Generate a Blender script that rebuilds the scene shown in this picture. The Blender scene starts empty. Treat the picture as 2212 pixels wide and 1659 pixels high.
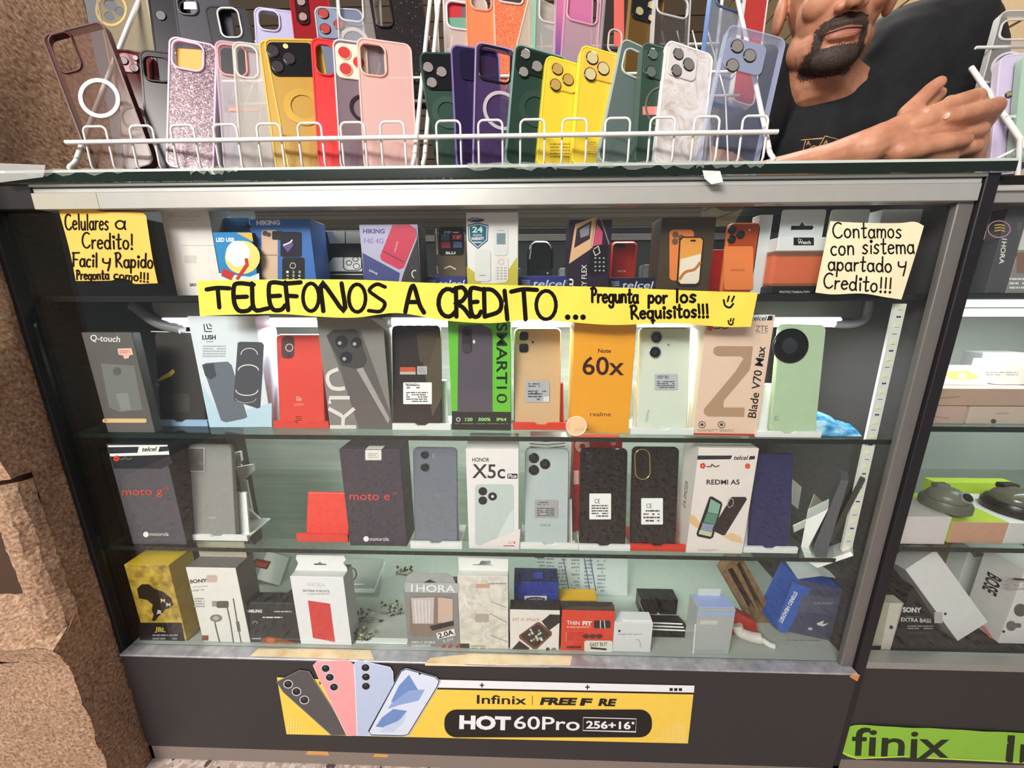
import bpy, bmesh, math, random
from mathutils import Vector, Matrix, noise
from mathutils.geometry import tessellate_polygon
from mathutils.bvhtree import BVHTree
random.seed(7)
V = Vector
scene = bpy.context.scene
COL = scene.collection
# ------------------------------------------------------------------ camera
FPX, PW, PH = 785.0, 2212.0, 1659.0
CAMP = V((0, -0.56, 0.93))
PITCH, YAW, ROLL = math.radians(13.1), math.radians(1.65), math.radians(-0.13)
fw = V((-math.sin(YAW) * math.cos(PITCH), math.cos(YAW) * math.cos(PITCH), -math.sin(PITCH)))
rt = fw.cross(V((0, 0, 1))).normalized()
up = rt.cross(fw).normalized()
cr, sr = math.cos(ROLL), math.sin(ROLL)
rt, up = rt * cr + up * sr, up * cr - rt * sr
cam_data = bpy.data.cameras.new('camera')
cam = bpy.data.objects.new('camera', cam_data)
COL.objects.link(cam)
cam_data.sensor_width = 36.0
cam_data.lens = FPX / PW * 36.0
cam_data.clip_start = 0.02
cam.matrix_world = Matrix(((rt.x, up.x, -fw.x, CAMP.x), (rt.y, up.y, -fw.y, CAMP.y), (rt.z, up.z, -fw.z, CAMP.z), (0, 0, 0, 1)))
scene.camera = cam


def ray(px, py):
    return (fw + rt * ((px - PW / 2) / FPX) - up * ((py - PH / 2) / FPX)).normalized()


def hit(px, py, P, n):
    d = ray(px, py)
    return CAMP + d * ((P - CAMP).dot(n) / d.dot(n))


def at(px, py, Y):
    return hit(px, py, V((0, Y, 0)), V((0, 1, 0)))


def atz(px, py, Z):
    return hit(px, py, V((0, 0, Z)), V((0, 0, 1)))


def atx(px, py, X):
    return hit(px, py, V((X, 0, 0)), V((1, 0, 0)))


# ------------------------------------------------------------------ materials
def lin(h, k=1.0):
    h = h.lstrip('#')
    out = []
    for i in (0, 2, 4):
        c = int(h[i:i + 2], 16) / 255
        out.append((c / 12.92 if c <= .04045 else ((c + .055) / 1.055) ** 2.4) * k)
    return (*out, 1)


MATS = {}


def newmat(key):
    m = bpy.data.materials.new(key)
    m.use_nodes = True
    nt = m.node_tree
    nt.nodes.clear()
    o = nt.nodes.new('ShaderNodeOutputMaterial')
    return m, nt, o


def N(nt, t, **kw):
    n = nt.nodes.new('ShaderNode' + t)
    for k, v in kw.items():
        if hasattr(n, k) and k not in n.inputs:
            setattr(n, k, v)
        else:
            n.inputs[k].default_value = v
    return n


def schlick(nt, f0):
    """sheet reflectance by viewing angle, the same seen from either side"""
    lw = N(nt, 'LayerWeight', Blend=.5)
    pw = N(nt, 'Math', operation='POWER')
    pw.inputs[1].default_value = 5.
    nt.links.new(lw.outputs['Facing'], pw.inputs[0])
    ma = N(nt, 'Math', operation='MULTIPLY_ADD', use_clamp=True)
    ma.inputs[1].default_value = .9
    ma.inputs[2].default_value = f0
    nt.links.new(pw.outputs[0], ma.inputs[0])
    return ma.outputs[0]


def M(h, r=.5, metal=0., var=.05, coat=0., spec=.35):
    """plain surface: colour with faint procedural unevenness"""
    key = f'{h}_{r}_{metal}_{coat}_{spec}'
    if key in MATS:
        return MATS[key]
    m, nt, o = newmat(key)
    b = N(nt, 'BsdfPrincipled', Roughness=r, Metallic=metal)
    b.inputs['Coat Weight'].default_value = coat
    b.inputs['Specular IOR Level'].default_value = spec
    tx = N(nt, 'TexNoise', Scale=60., Detail=2.)
    tc = N(nt, 'TexCoord')
    nt.links.new(tc.outputs['Object'], tx.inputs['Vector'])
    mr = N(nt, 'MapRange')
    mr.inputs['To Min'].default_value = 1 - var
    mr.inputs['To Max'].default_value = 1 + var
    nt.links.new(tx.outputs['Fac'], mr.inputs['Value'])
    mx = N(nt, 'VectorMath', operation='SCALE')
    mx.inputs[0].default_value = lin(h)[:3]
    nt.links.new(mr.outputs[0], mx.inputs['Scale'])
    nt.links.new(mx.outputs[0], b.inputs['Base Color'])
    nt.links.new(b.outputs[0], o.inputs[0])
    MATS[key] = m
    return m


def CLEAR(h, a=.3, r=.12, tint='FFFFFF'):
    """see-through plastic: part transparent, part coloured glossy plastic"""
    key = f'clear{h}_{a}_{r}_{tint}'
    if key in MATS:
        return MATS[key]
    m, nt, o = newmat(key)
    b = N(nt, 'BsdfPrincipled', Roughness=r)
    b.inputs['Base Color'].default_value = lin(h)
    t = N(nt, 'BsdfTransparent', Color=lin(tint))
    ad = N(nt, 'Math', operation='ADD', use_clamp=True)
    ad.inputs[1].default_value = a
    nt.links.new(schlick(nt, .03), ad.inputs[0])
    mx = N(nt, 'MixShader')
    nt.links.new(ad.outputs[0], mx.inputs[0])
    nt.links.new(t.outputs[0], mx.inputs[1])
    nt.links.new(b.outputs[0], mx.inputs[2])
    nt.links.new(mx.outputs[0], o.inputs[0])
    MATS[key] = m
    return m


def GLASS(tint='F4FAF6', ior=1.45, r=.01):
    key = f'glass{tint}{ior}{r}'
    if key in MATS:
        return MATS[key]
    m, nt, o = newmat(key)
    g = N(nt, 'BsdfGlossy', Roughness=r)
    t = N(nt, 'BsdfTransparent', Color=lin(tint))
    mx = N(nt, 'MixShader')
    nt.links.new(schlick(nt, .035), mx.inputs[0])
    nt.links.new(t.outputs[0], mx.inputs[1])
    nt.links.new(g.outputs[0], mx.inputs[2])
    nt.links.new(mx.outputs[0], o.inputs[0])
    MATS[key] = m
    return m


def EMIT(h, s):
    key = f'emit{h}{s}'
    if key in MATS:
        return MATS[key]
    m, nt, o = newmat(key)
    e = N(nt, 'Emission', Color=lin(h), Strength=s)
    nt.links.new(e.outputs[0], o.inputs[0])
    MATS[key] = m
    return m


def RAMP(kind, scale, stops, r=.5, rot=(0, 0, 0), detail=4., bump=0., metal=0., dist=0., coord='Object', interp='LINEAR', clear=0.):
    """procedural pattern: kind = NOISE, VORONOI, WAVE, GRADIENT; stops = [(pos, hex)]"""
    key = f'ramp{kind}{scale}{stops}{r}{rot}{bump}{dist}{interp}{clear}'
    if key in MATS:
        return MATS[key]
    m, nt, o = newmat('pattern_' + kind.lower())
    b = N(nt, 'BsdfPrincipled', Roughness=r, Metallic=metal)
    tc = N(nt, 'TexCoord')
    mp = N(nt, 'Mapping')
    mp.inputs['Rotation'].default_value = rot
    s = scale if isinstance(scale, tuple) else (scale,) * 3
    mp.inputs['Scale'].default_value = s
    nt.links.new(tc.outputs[coord], mp.inputs['Vector'])
    if kind == 'NOISE':
        t = N(nt, 'TexNoise', Scale=1., Detail=detail, Distortion=dist)
        out = t.outputs['Fac']
    elif kind == 'VORONOI':
        t = N(nt, 'TexVoronoi', Scale=1.)
        out = t.outputs['Color']
    elif kind == 'DOTS':
        t = N(nt, 'TexVoronoi', Scale=1.)
        out = t.outputs['Distance']
    elif kind == 'WAVE':
        t = N(nt, 'TexWave', Scale=1., Distortion=dist, Detail=detail)
        out = t.outputs['Fac']
    else:
        t = N(nt, 'TexGradient')
        out = t.outputs['Fac']
    nt.links.new(mp.outputs[0], t.inputs['Vector'])
    cr_ = N(nt, 'ValToRGB')
    cr_.color_ramp.interpolation = interp
    els = cr_.color_ramp.elements
    while len(els) < len(stops):
        els.new(.5)
    for e, (p, h) in zip(els, stops):
        e.position = p
        e.color = lin(h)
    nt.links.new(out, cr_.inputs[0])
    nt.links.new(cr_.outputs[0], b.inputs['Base Color'])
    if bump:
        bp = N(nt, 'Bump', Strength=bump, Distance=.003)
        nt.links.new(out, bp.inputs['Height'])
        nt.links.new(bp.outputs[0], b.inputs['Normal'])
    if clear:
        t2 = N(nt, 'BsdfTransparent')
        mx = N(nt, 'MixShader', Fac=clear)
        nt.links.new(t2.outputs[0], mx.inputs[1])
        nt.links.new(b.outputs[0], mx.inputs[2])
        nt.links.new(mx.outputs[0], o.inputs[0])
    else:
        nt.links.new(b.outputs[0], o.inputs[0])
    MATS[key] = m
    return m


# ------------------------------------------------------------------ text outlines of the built-in font
_TXT = {}


def text_mesh(s, bold=0.):
    k = (s, bold)
    if k not in _TXT:
        cu = bpy.data.curves.new('t', 'FONT')
        cu.body = s
        cu.offset = bold
        cu.resolution_u = 3
        o = bpy.data.objects.new('t', cu)
        COL.objects.link(o)
        dg = bpy.context.evaluated_depsgraph_get()
        me = bpy.data.meshes.new_from_object(o.evaluated_get(dg))
        vs = [(v.co.x, v.co.y) for v in me.vertices]
        fs = [tuple(p.vertices) for p in me.polygons]
        bpy.data.objects.remove(o)
        bpy.data.curves.remove(cu)
        bpy.data.meshes.remove(me)
        x0 = min((v[0] for v in vs), default=0)
        x1 = max((v[0] for v in vs), default=1)
        _TXT[k] = ([(x - x0, y) for x, y in vs], fs, max(x1 - x0, 1e-3))
    return _TXT[k]


CAPH = max(v[1] for v in text_mesh('H')[0])


# handwriting: strokes on a grid, x-height .55, capitals 1
def arc(cx, cy, rx, ry, a0, a1, n=9):
    return [(cx + rx * math.cos(math.radians(a0 + (a1 - a0) * i / n)), cy + ry * math.sin(math.radians(a0 + (a1 - a0) * i / n))) for i in range(n + 1)]


GLY = {
    'a': (.5, [arc(.22, .27, .2, .28, 40, 400, 14), [(.42, .55), (.42, .2), (.48, 0)]]),
    'b': (.45, [[(.03, 1), (.04, 0)], arc(.22, .26, .2, .26, 180, -180, 12)]),
    'c': (.4, [arc(.22, .27, .2, .28, 50, 310)]),
    'd': (.5, [arc(.22, .27, .2, .28, 40, 400, 14), [(.43, 1), (.42, .2), (.46, 0)]]),
    'e': (.45, [[(.03, .28), (.4, .34)] + arc(.22, .3, .19, .26, 10, 180) + arc(.22, .27, .2, .27, 180, 320)]),
    'f': (.4, [arc(.26, .8, .16, .2, 40, 180) + [(.1, 0)], [(0, .5), (.3, .52)]]),
    'g': (.48, [arc(.22, .27, .2, .28, 40, 400, 14), [(.42, .55), (.42, -.1)] + arc(.24, -.15, .18, .22, 0, -160)]),
    'i': (.2, [[(.1, .5), (.11, 0)], arc(.1, .76, .055, .06, 0, 360)]),
    'l': (.2, [[(.08, 1), (.1, 0)]]),
    'm': (.68, [[(.03, .55), (.05, 0)], [(.05, .3)] + arc(.2, .37, .14, .17, 180, 0) + [(.34, 0)], [(.34, .3)] + arc(.48, .37, .13, .17, 180, 0) + [(.62, 0)]]),
    'n': (.46, [[(.03, .55), (.05, 0)], [(.05, .3)] + arc(.22, .35, .16, .2, 180, 0) + [(.39, 0)]]),
    'o': (.48, [arc(.22, .27, .2, .28, 90, 450, 14)]),
    'p': (.48, [[(.04, .55), (.02, -.4)], arc(.23, .27, .19, .27, 180, -180, 12)]),
    'q': (.5, [arc(.22, .27, .2, .28, 40, 400, 14), [(.42, .55), (.41, -.4)], [(.32, -.2), (.52, -.18)]]),
    'r': (.36, [[(.04, .55), (.06, 0)], [(.06, .3), (.14, .5), (.32, .54)]]),
    's': (.4, [[(.34, .5), (.18, .56), (.05, .42), (.18, .29), (.33, .16), (.2, 0), (.02, .05)]]),
    't': (.38, [[(.17, .95), (.16, .1), (.24, 0), (.34, .05)], [(.0, .6), (.34, .62)]]),
    'u': (.48, [[(.03, .55), (.05, .15), (.2, 0), (.38, .2), (.4, .55)], [(.4, .5), (.43, 0)]]),
    'v': (.4, [[(.02, .55), (.18, 0), (.36, .55)]]),
    'y': (.45, [[(.04, .55), (.06, .3), (.2, .22), (.38, .3)], [(.4, .58), (.38, .2), (.3, -.35)]]),
    'A': (.75, [[(.0, 0), (.1, .5), (.24, 1.), (.36, .95), (.55, .3), (.72, -.02)], [(.08, .4), (.5, .4)]]),
    'C': (.66, [arc(.36, .5, .34, .5, 55, 320, 12)]),
    'D': (.66, [[(.08, 1), (.1, 0)], [(.0, .98), (.35, .95), (.6, .6), (.55, .2), (.1, 0)]]),
    'E': (.6, [[(.6, .95), (.2, 1.), (.08, .85), (.1, .3), (.22, .02), (.45, .02), (.58, .18)], [(.1, .5), (.42, .52)]]),
    'F': (.6, [[(.08, 1), (.16, 0)], [(0, .95), (.58, 1.)], [(.12, .52), (.45, .5)]]),
    'I': (.18, [[(.06, 1), (.12, 0)]]),
    'L': (.55, [[(.05, 1.), (.12, .08), (.5, .1)]]),
    'N': (.8, [[(.12, 0), (.08, 1.), (.7, .0), (.62, 1.)]]),
    'O': (.7, [arc(.33, .5, .3, .5, 95, 455, 18)]),
    'P': (.5, [[(.1, 1), (.12, 0)], [(0, .95), (.25, 1.02), (.45, .8), (.35, .55), (.1, .48)]]),
    'R': (.62, [[(.08, 1), (.1, 0)], [(0, .95), (.3, 1.02), (.45, .8), (.3, .55), (.1, .48), (.35, .3), (.58, 0)]]),
    'S': (.52, [[(.48, .9), (.25, 1.), (.05, .78), (.25, .55), (.47, .32), (.35, .03), (.03, .05)]]),
    'T': (.75, [[(.36, .98), (.42, 0)], [(0, .92), (.35, 1.), (.75, .98)]]),
    '!': (.22, [[(.08, .95), (.1, .25)], arc(.1, .0, .03, .04, 0, 360, 6)]),
    '.': (.16, [arc(.06, .02, .03, .04, 0, 360, 6)]),
    ' ': (.42, []),
}


class MB:
    """collects polygons; px methods lay flat print onto the item's own face plane"""

    def __init__(s, item=None, y=0.):
        s.v, s.f, s.m, s.sm, s.mats, s.item, s.y, s.layer = [], [], [], [], [], item, y, 0
        s.wave = None
        s.X = None
        s.hold = False

    def bump(s):
        if not s.hold:
            s.layer += 1

    def mi(s, m):
        if m not in s.mats:
            s.mats.append(m)
        return s.mats.index(m)

    def add(s, vs, fs, m, sm=False):
        b = len(s.v)
        if s.X is not None:
            vs = [s.X @ V(p) for p in vs]
        s.v += [tuple(p) for p in vs]
        k = s.mi(m)
        for f in fs:
            s.f.append(tuple(b + i for i in f))
            s.m.append(k)
            s.sm.append(sm)

    def build(s, name, parent=None, mat=None):
        me = bpy.data.meshes.new(name)
        me.from_pydata(s.v, [], s.f)
        for m in s.mats:
            me.materials.append(m)
        me.polygons.foreach_set('material_index', s.m)
        me.polygons.foreach_set('use_smooth', s.sm)
        me.update()
        o = bpy.data.objects.new(name, me)
        COL.objects.link(o)
        if parent:
            o.parent = parent
        if mat is not None:
            o.matrix_world = mat
        return o

    # ---- solids in local metres
    def box(s, x0, x1, y0, y1, z0, z1, m, b=.0006):
        b = min(b, abs(x1 - x0) / 3, abs(y1 - y0) / 3, abs(z1 - z0) / 3)
        bm = bmesh.new()
        vs = [bm.verts.new((x, y, z)) for x in (x0, x1) for y in (y0, y1) for z in (z0, z1)]
        for f in ((0, 1, 3, 2), (4, 6, 7, 5), (0, 4, 5, 1), (2, 3, 7, 6), (0, 2, 6, 4), (1, 5, 7, 3)):
            bm.faces.new([vs[i] for i in f])
        if b > 0:
            bmesh.ops.bevel(bm, geom=list(bm.edges), offset=b, segments=1, affect='EDGES', profile=.5)
        bm.normal_update()
        bm.verts.index_update()
        s.add([v.co.copy() for v in bm.verts], [[v.index for v in f.verts] for f in bm.faces], m)
        bm.free()

    def hexa(s, p, m):
        """8 points: front TL TR BR BL, back TL TR BR BL"""
        s.add(p, [(0, 3, 2, 1), (4, 5, 6, 7), (0, 1, 5, 4), (3, 7, 6, 2), (0, 4, 7, 3), (1, 2, 6, 5)], m)

    def tube(s, pts, r, m, n=8, closed=False, r2=None, caps=True):
        pts = [V(p) for p in pts]
        L = len(pts)
        vs, fs = [], []
        nrm = None
        for i, p in enumerate(pts):
            a = pts[(i - 1) % L] if (closed or i > 0) else p
            c = pts[(i + 1) % L] if (closed or i < L - 1) else p
            t = (c - a).normalized() if (c - a).length > 1e-9 else V((0, 0, 1))
            if nrm is None:
                nrm = t.orthogonal().normalized()
            nrm = (nrm - t * nrm.dot(t))
            nrm = nrm.normalized() if nrm.length > 1e-6 else t.orthogonal().normalized()
            bn = t.cross(nrm)
            rr = r[i] if isinstance(r, (list, tuple)) else r
            for k in range(n):
                a_ = 2 * math.pi * k / n
                vs.append(p + (nrm * math.cos(a_) + bn * math.sin(a_)) * rr)
        R_ = L if closed else L - 1
        for i in range(R_):
            j = (i + 1) % L
            for k in range(n):
                fs.append((i * n + k, i * n + (k + 1) % n, j * n + (k + 1) % n, j * n + k))
        s.add(vs, fs, m, True)
        if not closed and caps:
            s.add(vs[:n], [tuple(range(n))[::-1]], m)
            s.add(vs[-n:], [tuple(range(n))], m)

    def ell(s, c, r, m, n=16, k=10, rot=None):
        vs, fs = [], []
        for i in range(k + 1):
            th = math.pi * i / k
            for j in range(n):
                ph = 2 * math.pi * j / n
                p = V((r[0] * math.sin(th) * math.cos(ph), r[1] * math.sin(th) * math.sin(ph), r[2] * math.cos(th)))
                if rot is not None:
                    p = rot @ p
                vs.append(V(c) + p)
        for i in range(k):
            for j in range(n):
                fs.append((i * n + j, (i + 1) * n + j, (i + 1) * n + (j + 1) % n, i * n + (j + 1) % n))
        s.add(vs, fs, m, True)

    def caps(s, pts, rs, m, n=14):
        """capsule chain: overlapping balls and cones (for remeshing into one body)"""
        for i, p in enumerate(pts):
            s.ell(p, (rs[i],) * 3, m, n, 8)
        for i in range(len(pts) - 1):
            s.tube([pts[i], pts[i + 1]], [rs[i], rs[i + 1]], m, n)

    def prism(s, outline, y0, y1, m, holes=(), ch=.0, mb=None):
        """x-z outline (with holes) pushed from y0 (front) to y1"""
        loops = [list(outline)] + [list(h) for h in holes]
        pl = [[V((x, z, 0)) for x, z in l] for l in loops]
        tris = tessellate_polygon(pl)
        flat = [p for l in loops for p in l]
        for y, yy in ((y0, y1), (y1, y0)):
            pts = [(x, y, z) for x, z in flat]
            s.add(pts, [t for t in tris], m if y == y0 else (mb or m))
        for l in loops:
            n = len(l)
            vs = [(x, y0, z) for x, z in l] + [(x, y1, z) for x, z in l]
            s.add(vs, [(i, (i + 1) % n, n + (i + 1) % n, n + i) for i in range(n)], mb or m, n > 12)

    def rr(s, x0, x1, z0, z1, r, n=6):
        r = min(r, (x1 - x0) / 2 - 1e-5, (z1 - z0) / 2 - 1e-5)
        o = []
        for cx, cz, a in ((x1 - r, z1 - r, 0), (x0 + r, z1 - r, 90), (x0 + r, z0 + r, 180), (x1 - r, z0 + r, 270)):
            o += arc(cx, cz, r, r, a, a + 90, n)
        return o

    def rprism(s, x0, x1, z0, z1, r, y0, y1, m, ch=.001, mside=None):
        """rounded slab with softened front and back edges"""
        a = s.rr(x0, x1, z0, z1, r)
        b = s.rr(x0 + ch, x1 - ch, z0 + ch, z1 - ch, max(r - ch, 1e-4))
        n = len(a)
        sg = 1 if y1 > y0 else -1
        vs = [(x, y0, z) for x, z in b] + [(x, y0 + ch * sg, z) for x, z in a] + [(x, y1 - ch * sg, z) for x, z in a] + [(x, y1, z) for x, z in b]
        s.add(vs, [tuple(range(n))], m)
        s.add(vs, [(k * n + i, k * n + (i + 1) % n, (k + 1) * n + (i + 1) % n, (k + 1) * n + i) for k in range(3) for i in range(n)], mside or m, True)
        s.add(vs, [tuple(3 * n + i for i in range(n))[::-1]], mside or m)

    # ---- flat print, given in photo pixels and laid on the item's face plane
    def P(s, px, py, dy=0.):
        p = s.item.loc(px, py, s.y)
        y = s.y - .00006 * (1 + min(s.layer, 10)) - .000012 * max(0, s.layer - 10) + dy
        if s.wave:
            y += s.wave(p.x, p.z)
        return V((p.x, y, p.z))

    def poly(s, pts, m, raw=False):
        vs = [s.P(*p) for p in pts]
        n = len(vs)
        a = sum(vs[i].x * vs[(i + 1) % n].z - vs[(i + 1) % n].x * vs[i].z for i in range(n))
        if a < 0:
            vs.reverse()
        if n > 4:
            t = tessellate_polygon([[V((p.x, p.z, 0)) for p in vs]])
            s.add(vs, t, m)
        else:
            s.add(vs, [tuple(range(n))], m)
        s.bump()

    def rect(s, x0, y0, x1, y1, m, r=0):
        if r:
            s.poly(s.rr(x0, x1, y0, y1, r, 4), m)
        else:
            s.poly([(x0, y0), (x1, y0), (x1, y1), (x0, y1)], m)

    def circ(s, x, y, r, m, ry=None, n=20):
        s.poly(arc(x, y, r, ry or r, 0, 360, n)[:-1], m)

    def line(s, pts, w, m, closed=False, smooth=False, round_=False):
        if smooth and len(pts) > 2:
            pts = catmull(pts, 4)
        q = [V(p) for p in pts]
        if closed:
            q.append(q[0])
        L, R_ = [], []
        for i, p in enumerate(q):
            a = q[i - 1] if i else (q[-2] if closed else p)
            c = q[i + 1] if i < len(q) - 1 else (q[1] if closed else p)
            t = c - a
            t = t.normalized() if t.length > 1e-6 else V((1, 0))
            nn = V((-t.y, t.x))
            k = 1.
            if 0 < i < len(q) - 1:
                d1 = (p - a).normalized() if (p - a).length else t
                k = 1 / max(.6, abs(d1.dot(t)))
            L.append(s.P(*(p + nn * w / 2 * k)))
            R_.append(s.P(*(p - nn * w / 2 * k)))
        n = len(q)
        s.add(L + R_, [(i, i + 1, n + i + 1, n + i) for i in range(n - 1)], m)
        s.bump()
        if round_:
            for e in (q[0], q[-1]):
                s.circ(e.x, e.y, w / 2, m, n=8)

    def txt(s, t, p0, p1, h, m, bold=0., rise=None):
        """text whose baseline runs from photo point p0 to p1, capitals h pixels tall"""
        vs, fs, w = text_mesh(t, bold)
        p0, p1 = V(p0), V(p1)
        d = (p1 - p0) / w
        n = V(rise) if rise else V((d.y, -d.x)).normalized()
        u = n * (h / CAPH)
        s.add([s.P(*(p0 + d * x + u * y)) for x, y in vs], fs, m)
        s.bump()

    def hand(s, t, p0, p1, h, th, m, jit=.02):
        """handwriting along p0 -> p1"""
        hd, s.hold = s.hold, True
        tot = sum(GLY[c][0] + .1 for c in t) - .12
        p0, p1 = V(p0), V(p1)
        d = (p1 - p0) / tot
        u = V((d.y, -d.x)).normalized() * h
        x = 0.
        for c in t:
            w, st = GLY[c]
            j = random.uniform(-jit, jit)
            for q in st:
                q = [(a + random.uniform(-jit, jit) * .4, b + j) for a, b in q]
                pts = [tuple(p0 + d * (x + a) + u * b) for a, b in q]
                s.line(pts, th, m, smooth=len(pts) < 8, round_=True)
            x += w + .1
        s.hold = hd
        s.bump()

    def lens(s, px, py, r, proj, m, mring=None, n=24):
        """a round camera lens standing proud of the face"""
        c = s.item.loc(px, py, s.y)
        e = s.item.loc(px + r, py, s.y)
        R_ = (e - c).length
        s.X = None
        pts = [(c.x + R_ * math.cos(a), c.z + R_ * math.sin(a)) for a in [2 * math.pi * i / n for i in range(n)]]
        ins = [(c.x + R_ * .86 * math.cos(a), c.z + R_ * .86 * math.sin(a)) for a in [2 * math.pi * i / n for i in range(n)]]
        y0, y1 = s.y, s.y - proj
        vs = [(x, y0, z) for x, z in pts] + [(x, y1 + .0003, z) for x, z in pts] + [(x, y1, z) for x, z in ins]
        s.add(vs, [(k * n + i, k * n + (i + 1) % n, (k + 1) * n + (i + 1) % n, (k + 1) * n + i) for k in (0, 1) for i in range(n)], mring or m, True)
        s.add(vs[2 * n:], [tuple(range(n))], m)

    def cells(s, x0, y0, x1, y1, rows, m, fill=.55, seed=1, h=.5):
        """rows of tiny unreadable print"""
        rd = random.Random(seed)
        for i in range(rows):
            yy = y0 + (y1 - y0) * (i + .5) / rows
            hh = (y1 - y0) / rows * h / 2
            x = x0
            while x < x1 - 1:
                w = rd.uniform(.06, .3) * (x1 - x0)
                if rd.random() < .86:
                    e = min(x + w, x1)
                    vs = [s.P(x, yy - hh), s.P(e, yy - hh), s.P(e, yy + hh), s.P(x, yy + hh)]
                    s.add(vs, [(0, 1, 2, 3)], m)
                x += w + (x1 - x0) * .03
        s.layer += 1


def catmull(pts, k=4):
    P_ = [V(p) for p in pts]
    P_ = [P_[0] * 2 - P_[1]] + P_ + [P_[-1] * 2 - P_[-2]]
    out = []
    for i in range(1, len(P_) - 2):
        a, b, c, d = P_[i - 1:i + 3]
        for j in range(k):
            t = j / k
            out.append(.5 * (2 * b + (c - a) * t + (2 * a - 5 * b + 4 * c - d) * t * t + (3 * b - a - 3 * c + d) * t ** 3))
    out.append(P_[-2])
    return [tuple(p) for p in out]


def tag(o, label=None, cat=None, group=None, kind=None):
    for k, v in (('label', label), ('category', cat), ('group', group), ('kind', kind)):
        if v:
            o[k] = v
    return o


ALL = []


class Item:
    """a thing standing on a shelf; its front face is fitted to four photo points"""

    def __init__(s, name, label, cat, quad, z=None, Y=None, lean=0., yaw=0., roll=None, group=None, ymin=.012, bottom=None):
        TL, TR, BR, BL = [V(p) for p in quad]
        mb = (BL + BR) / 2
        if Y is None:
            P = atz(mb.x, mb.y, z)
            P.y = min(max(P.y, ymin), .3)
        else:
            P = at(mb.x, mb.y, Y)
        R0 = Matrix.Rotation(math.radians(yaw), 4, 'Z') @ Matrix.Rotation(math.radians(-lean), 4, 'X')
        s.name, s.label, s.cat, s.group = name, label, cat, group
        s.M = Matrix.Translation(P) @ R0
        s.Mi = s.M.inverted()
        a, b, c, d = [s.loc(*p) for p in (TL, TR, BR, BL)]
        s.w = ((b - a).length + (c - d).length) / 2
        s.h = ((a - d).length + (b - c).length) / 2
        e = (a - d).normalized() + (b - c).normalized()
        rl = math.atan2(e.x, e.z)
        s.fit = math.degrees(rl)
        if roll is None:
            roll = s.fit if abs(s.fit) > 2.5 else 0.
        if z is not None:
            if Y is not None and bottom is None:
                s.h += P.z - z
            P.z = z + .0003 + abs(math.sin(math.radians(roll))) * s.w / 2
        s.M = Matrix.Translation(P) @ R0 @ Matrix.Rotation(math.radians(roll), 4, 'Y')
        s.Mi = s.M.inverted()
        s.body = MB(s)
        s.parts = []
        s.base = P
        ALL.append(s)

    def loc(s, px, py, y=0.):
        n = s.M.to_3x3() @ V((0, 1, 0))
        return s.Mi @ hit(px, py, s.M @ V((0, y, 0)), n)

    def part(s, name, y=0., sub=None):
        b = MB(s, y)
        s.parts.append((name, b, sub))
        return b

    def done(s):
        o = s.body.build(s.name, None, s.M)
        tag(o, s.label, s.cat, s.group)
        built = {}
        for name, b, sub in s.parts:
            if b.f:
                built[id(b)] = b.build(name, built[id(sub)] if sub else o)
        s.obj = o
        return o
# ------------------------------------------------------------------ measured levels
GZ = -0.016                     # floor
ZS0, ZS1, ZS2, ZS3 = 0.937, 0.708, 0.486, 0.266   # shelf tops
ZT0, ZT = 1.092, 1.107          # counter glass
XL, XR = -0.772, 0.632
XRL = -0.707
DEP = 0.335

BLACK = M('17151a', .45)
DKPAN = M('3a3636', .42)
ALU = M('b9b9b2', .33, .75)
GREYP = M('77736f', .4, .3)
GEDGE = M('1a2420', .15, 0, .1)
PANE = GLASS('FBFDFC')
SHELFG = GLASS('F4F9F6')


def thing(name, label, cat, loc, group=None):
    o = bpy.data.objects.new(name, None)
    COL.objects.link(o)
    o.location = loc
    o.empty_display_size = .02
    tag(o, label, cat, group)
    return o


def wmb(root=None):
    b = MB()
    if root is not None:
        b.X = Matrix.Translation(-V(root.location))
    return b


def vp(b, p00, p10, p11, p01, nx, ny, amp, sc, m, seed=0.):
    """rough stone patch: a grid whose points are pushed about by noise of their own position"""
    p00, p10, p11, p01 = V(p00), V(p10), V(p11), V(p01)
    vs = []
    for j in range(ny + 1):
        for i in range(nx + 1):
            u, v = i / nx, j / ny
            p = (p00 * (1 - u) + p10 * u) * (1 - v) + (p01 * (1 - u) + p11 * u) * v
            q = p * sc + V((seed, 0, 0))
            d = noise.noise_vector(q) * amp + noise.noise_vector(q * 3.1) * amp * .5 + noise.noise_vector(q * 8.) * amp * .22
            vs.append(p + d)
    n = nx + 1
    b.add(vs, [(j * n + i, j * n + i + 1, (j + 1) * n + i + 1, (j + 1) * n + i) for j in range(ny) for i in range(nx)], m, True)


STONE = RAMP('NOISE', 190, [(.3, '745442'), (.45, '9c7a60'), (.58, 'b08e74'), (.75, 'd0b498')], .95, bump=.8, detail=13.)
XS = -0.782
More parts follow.
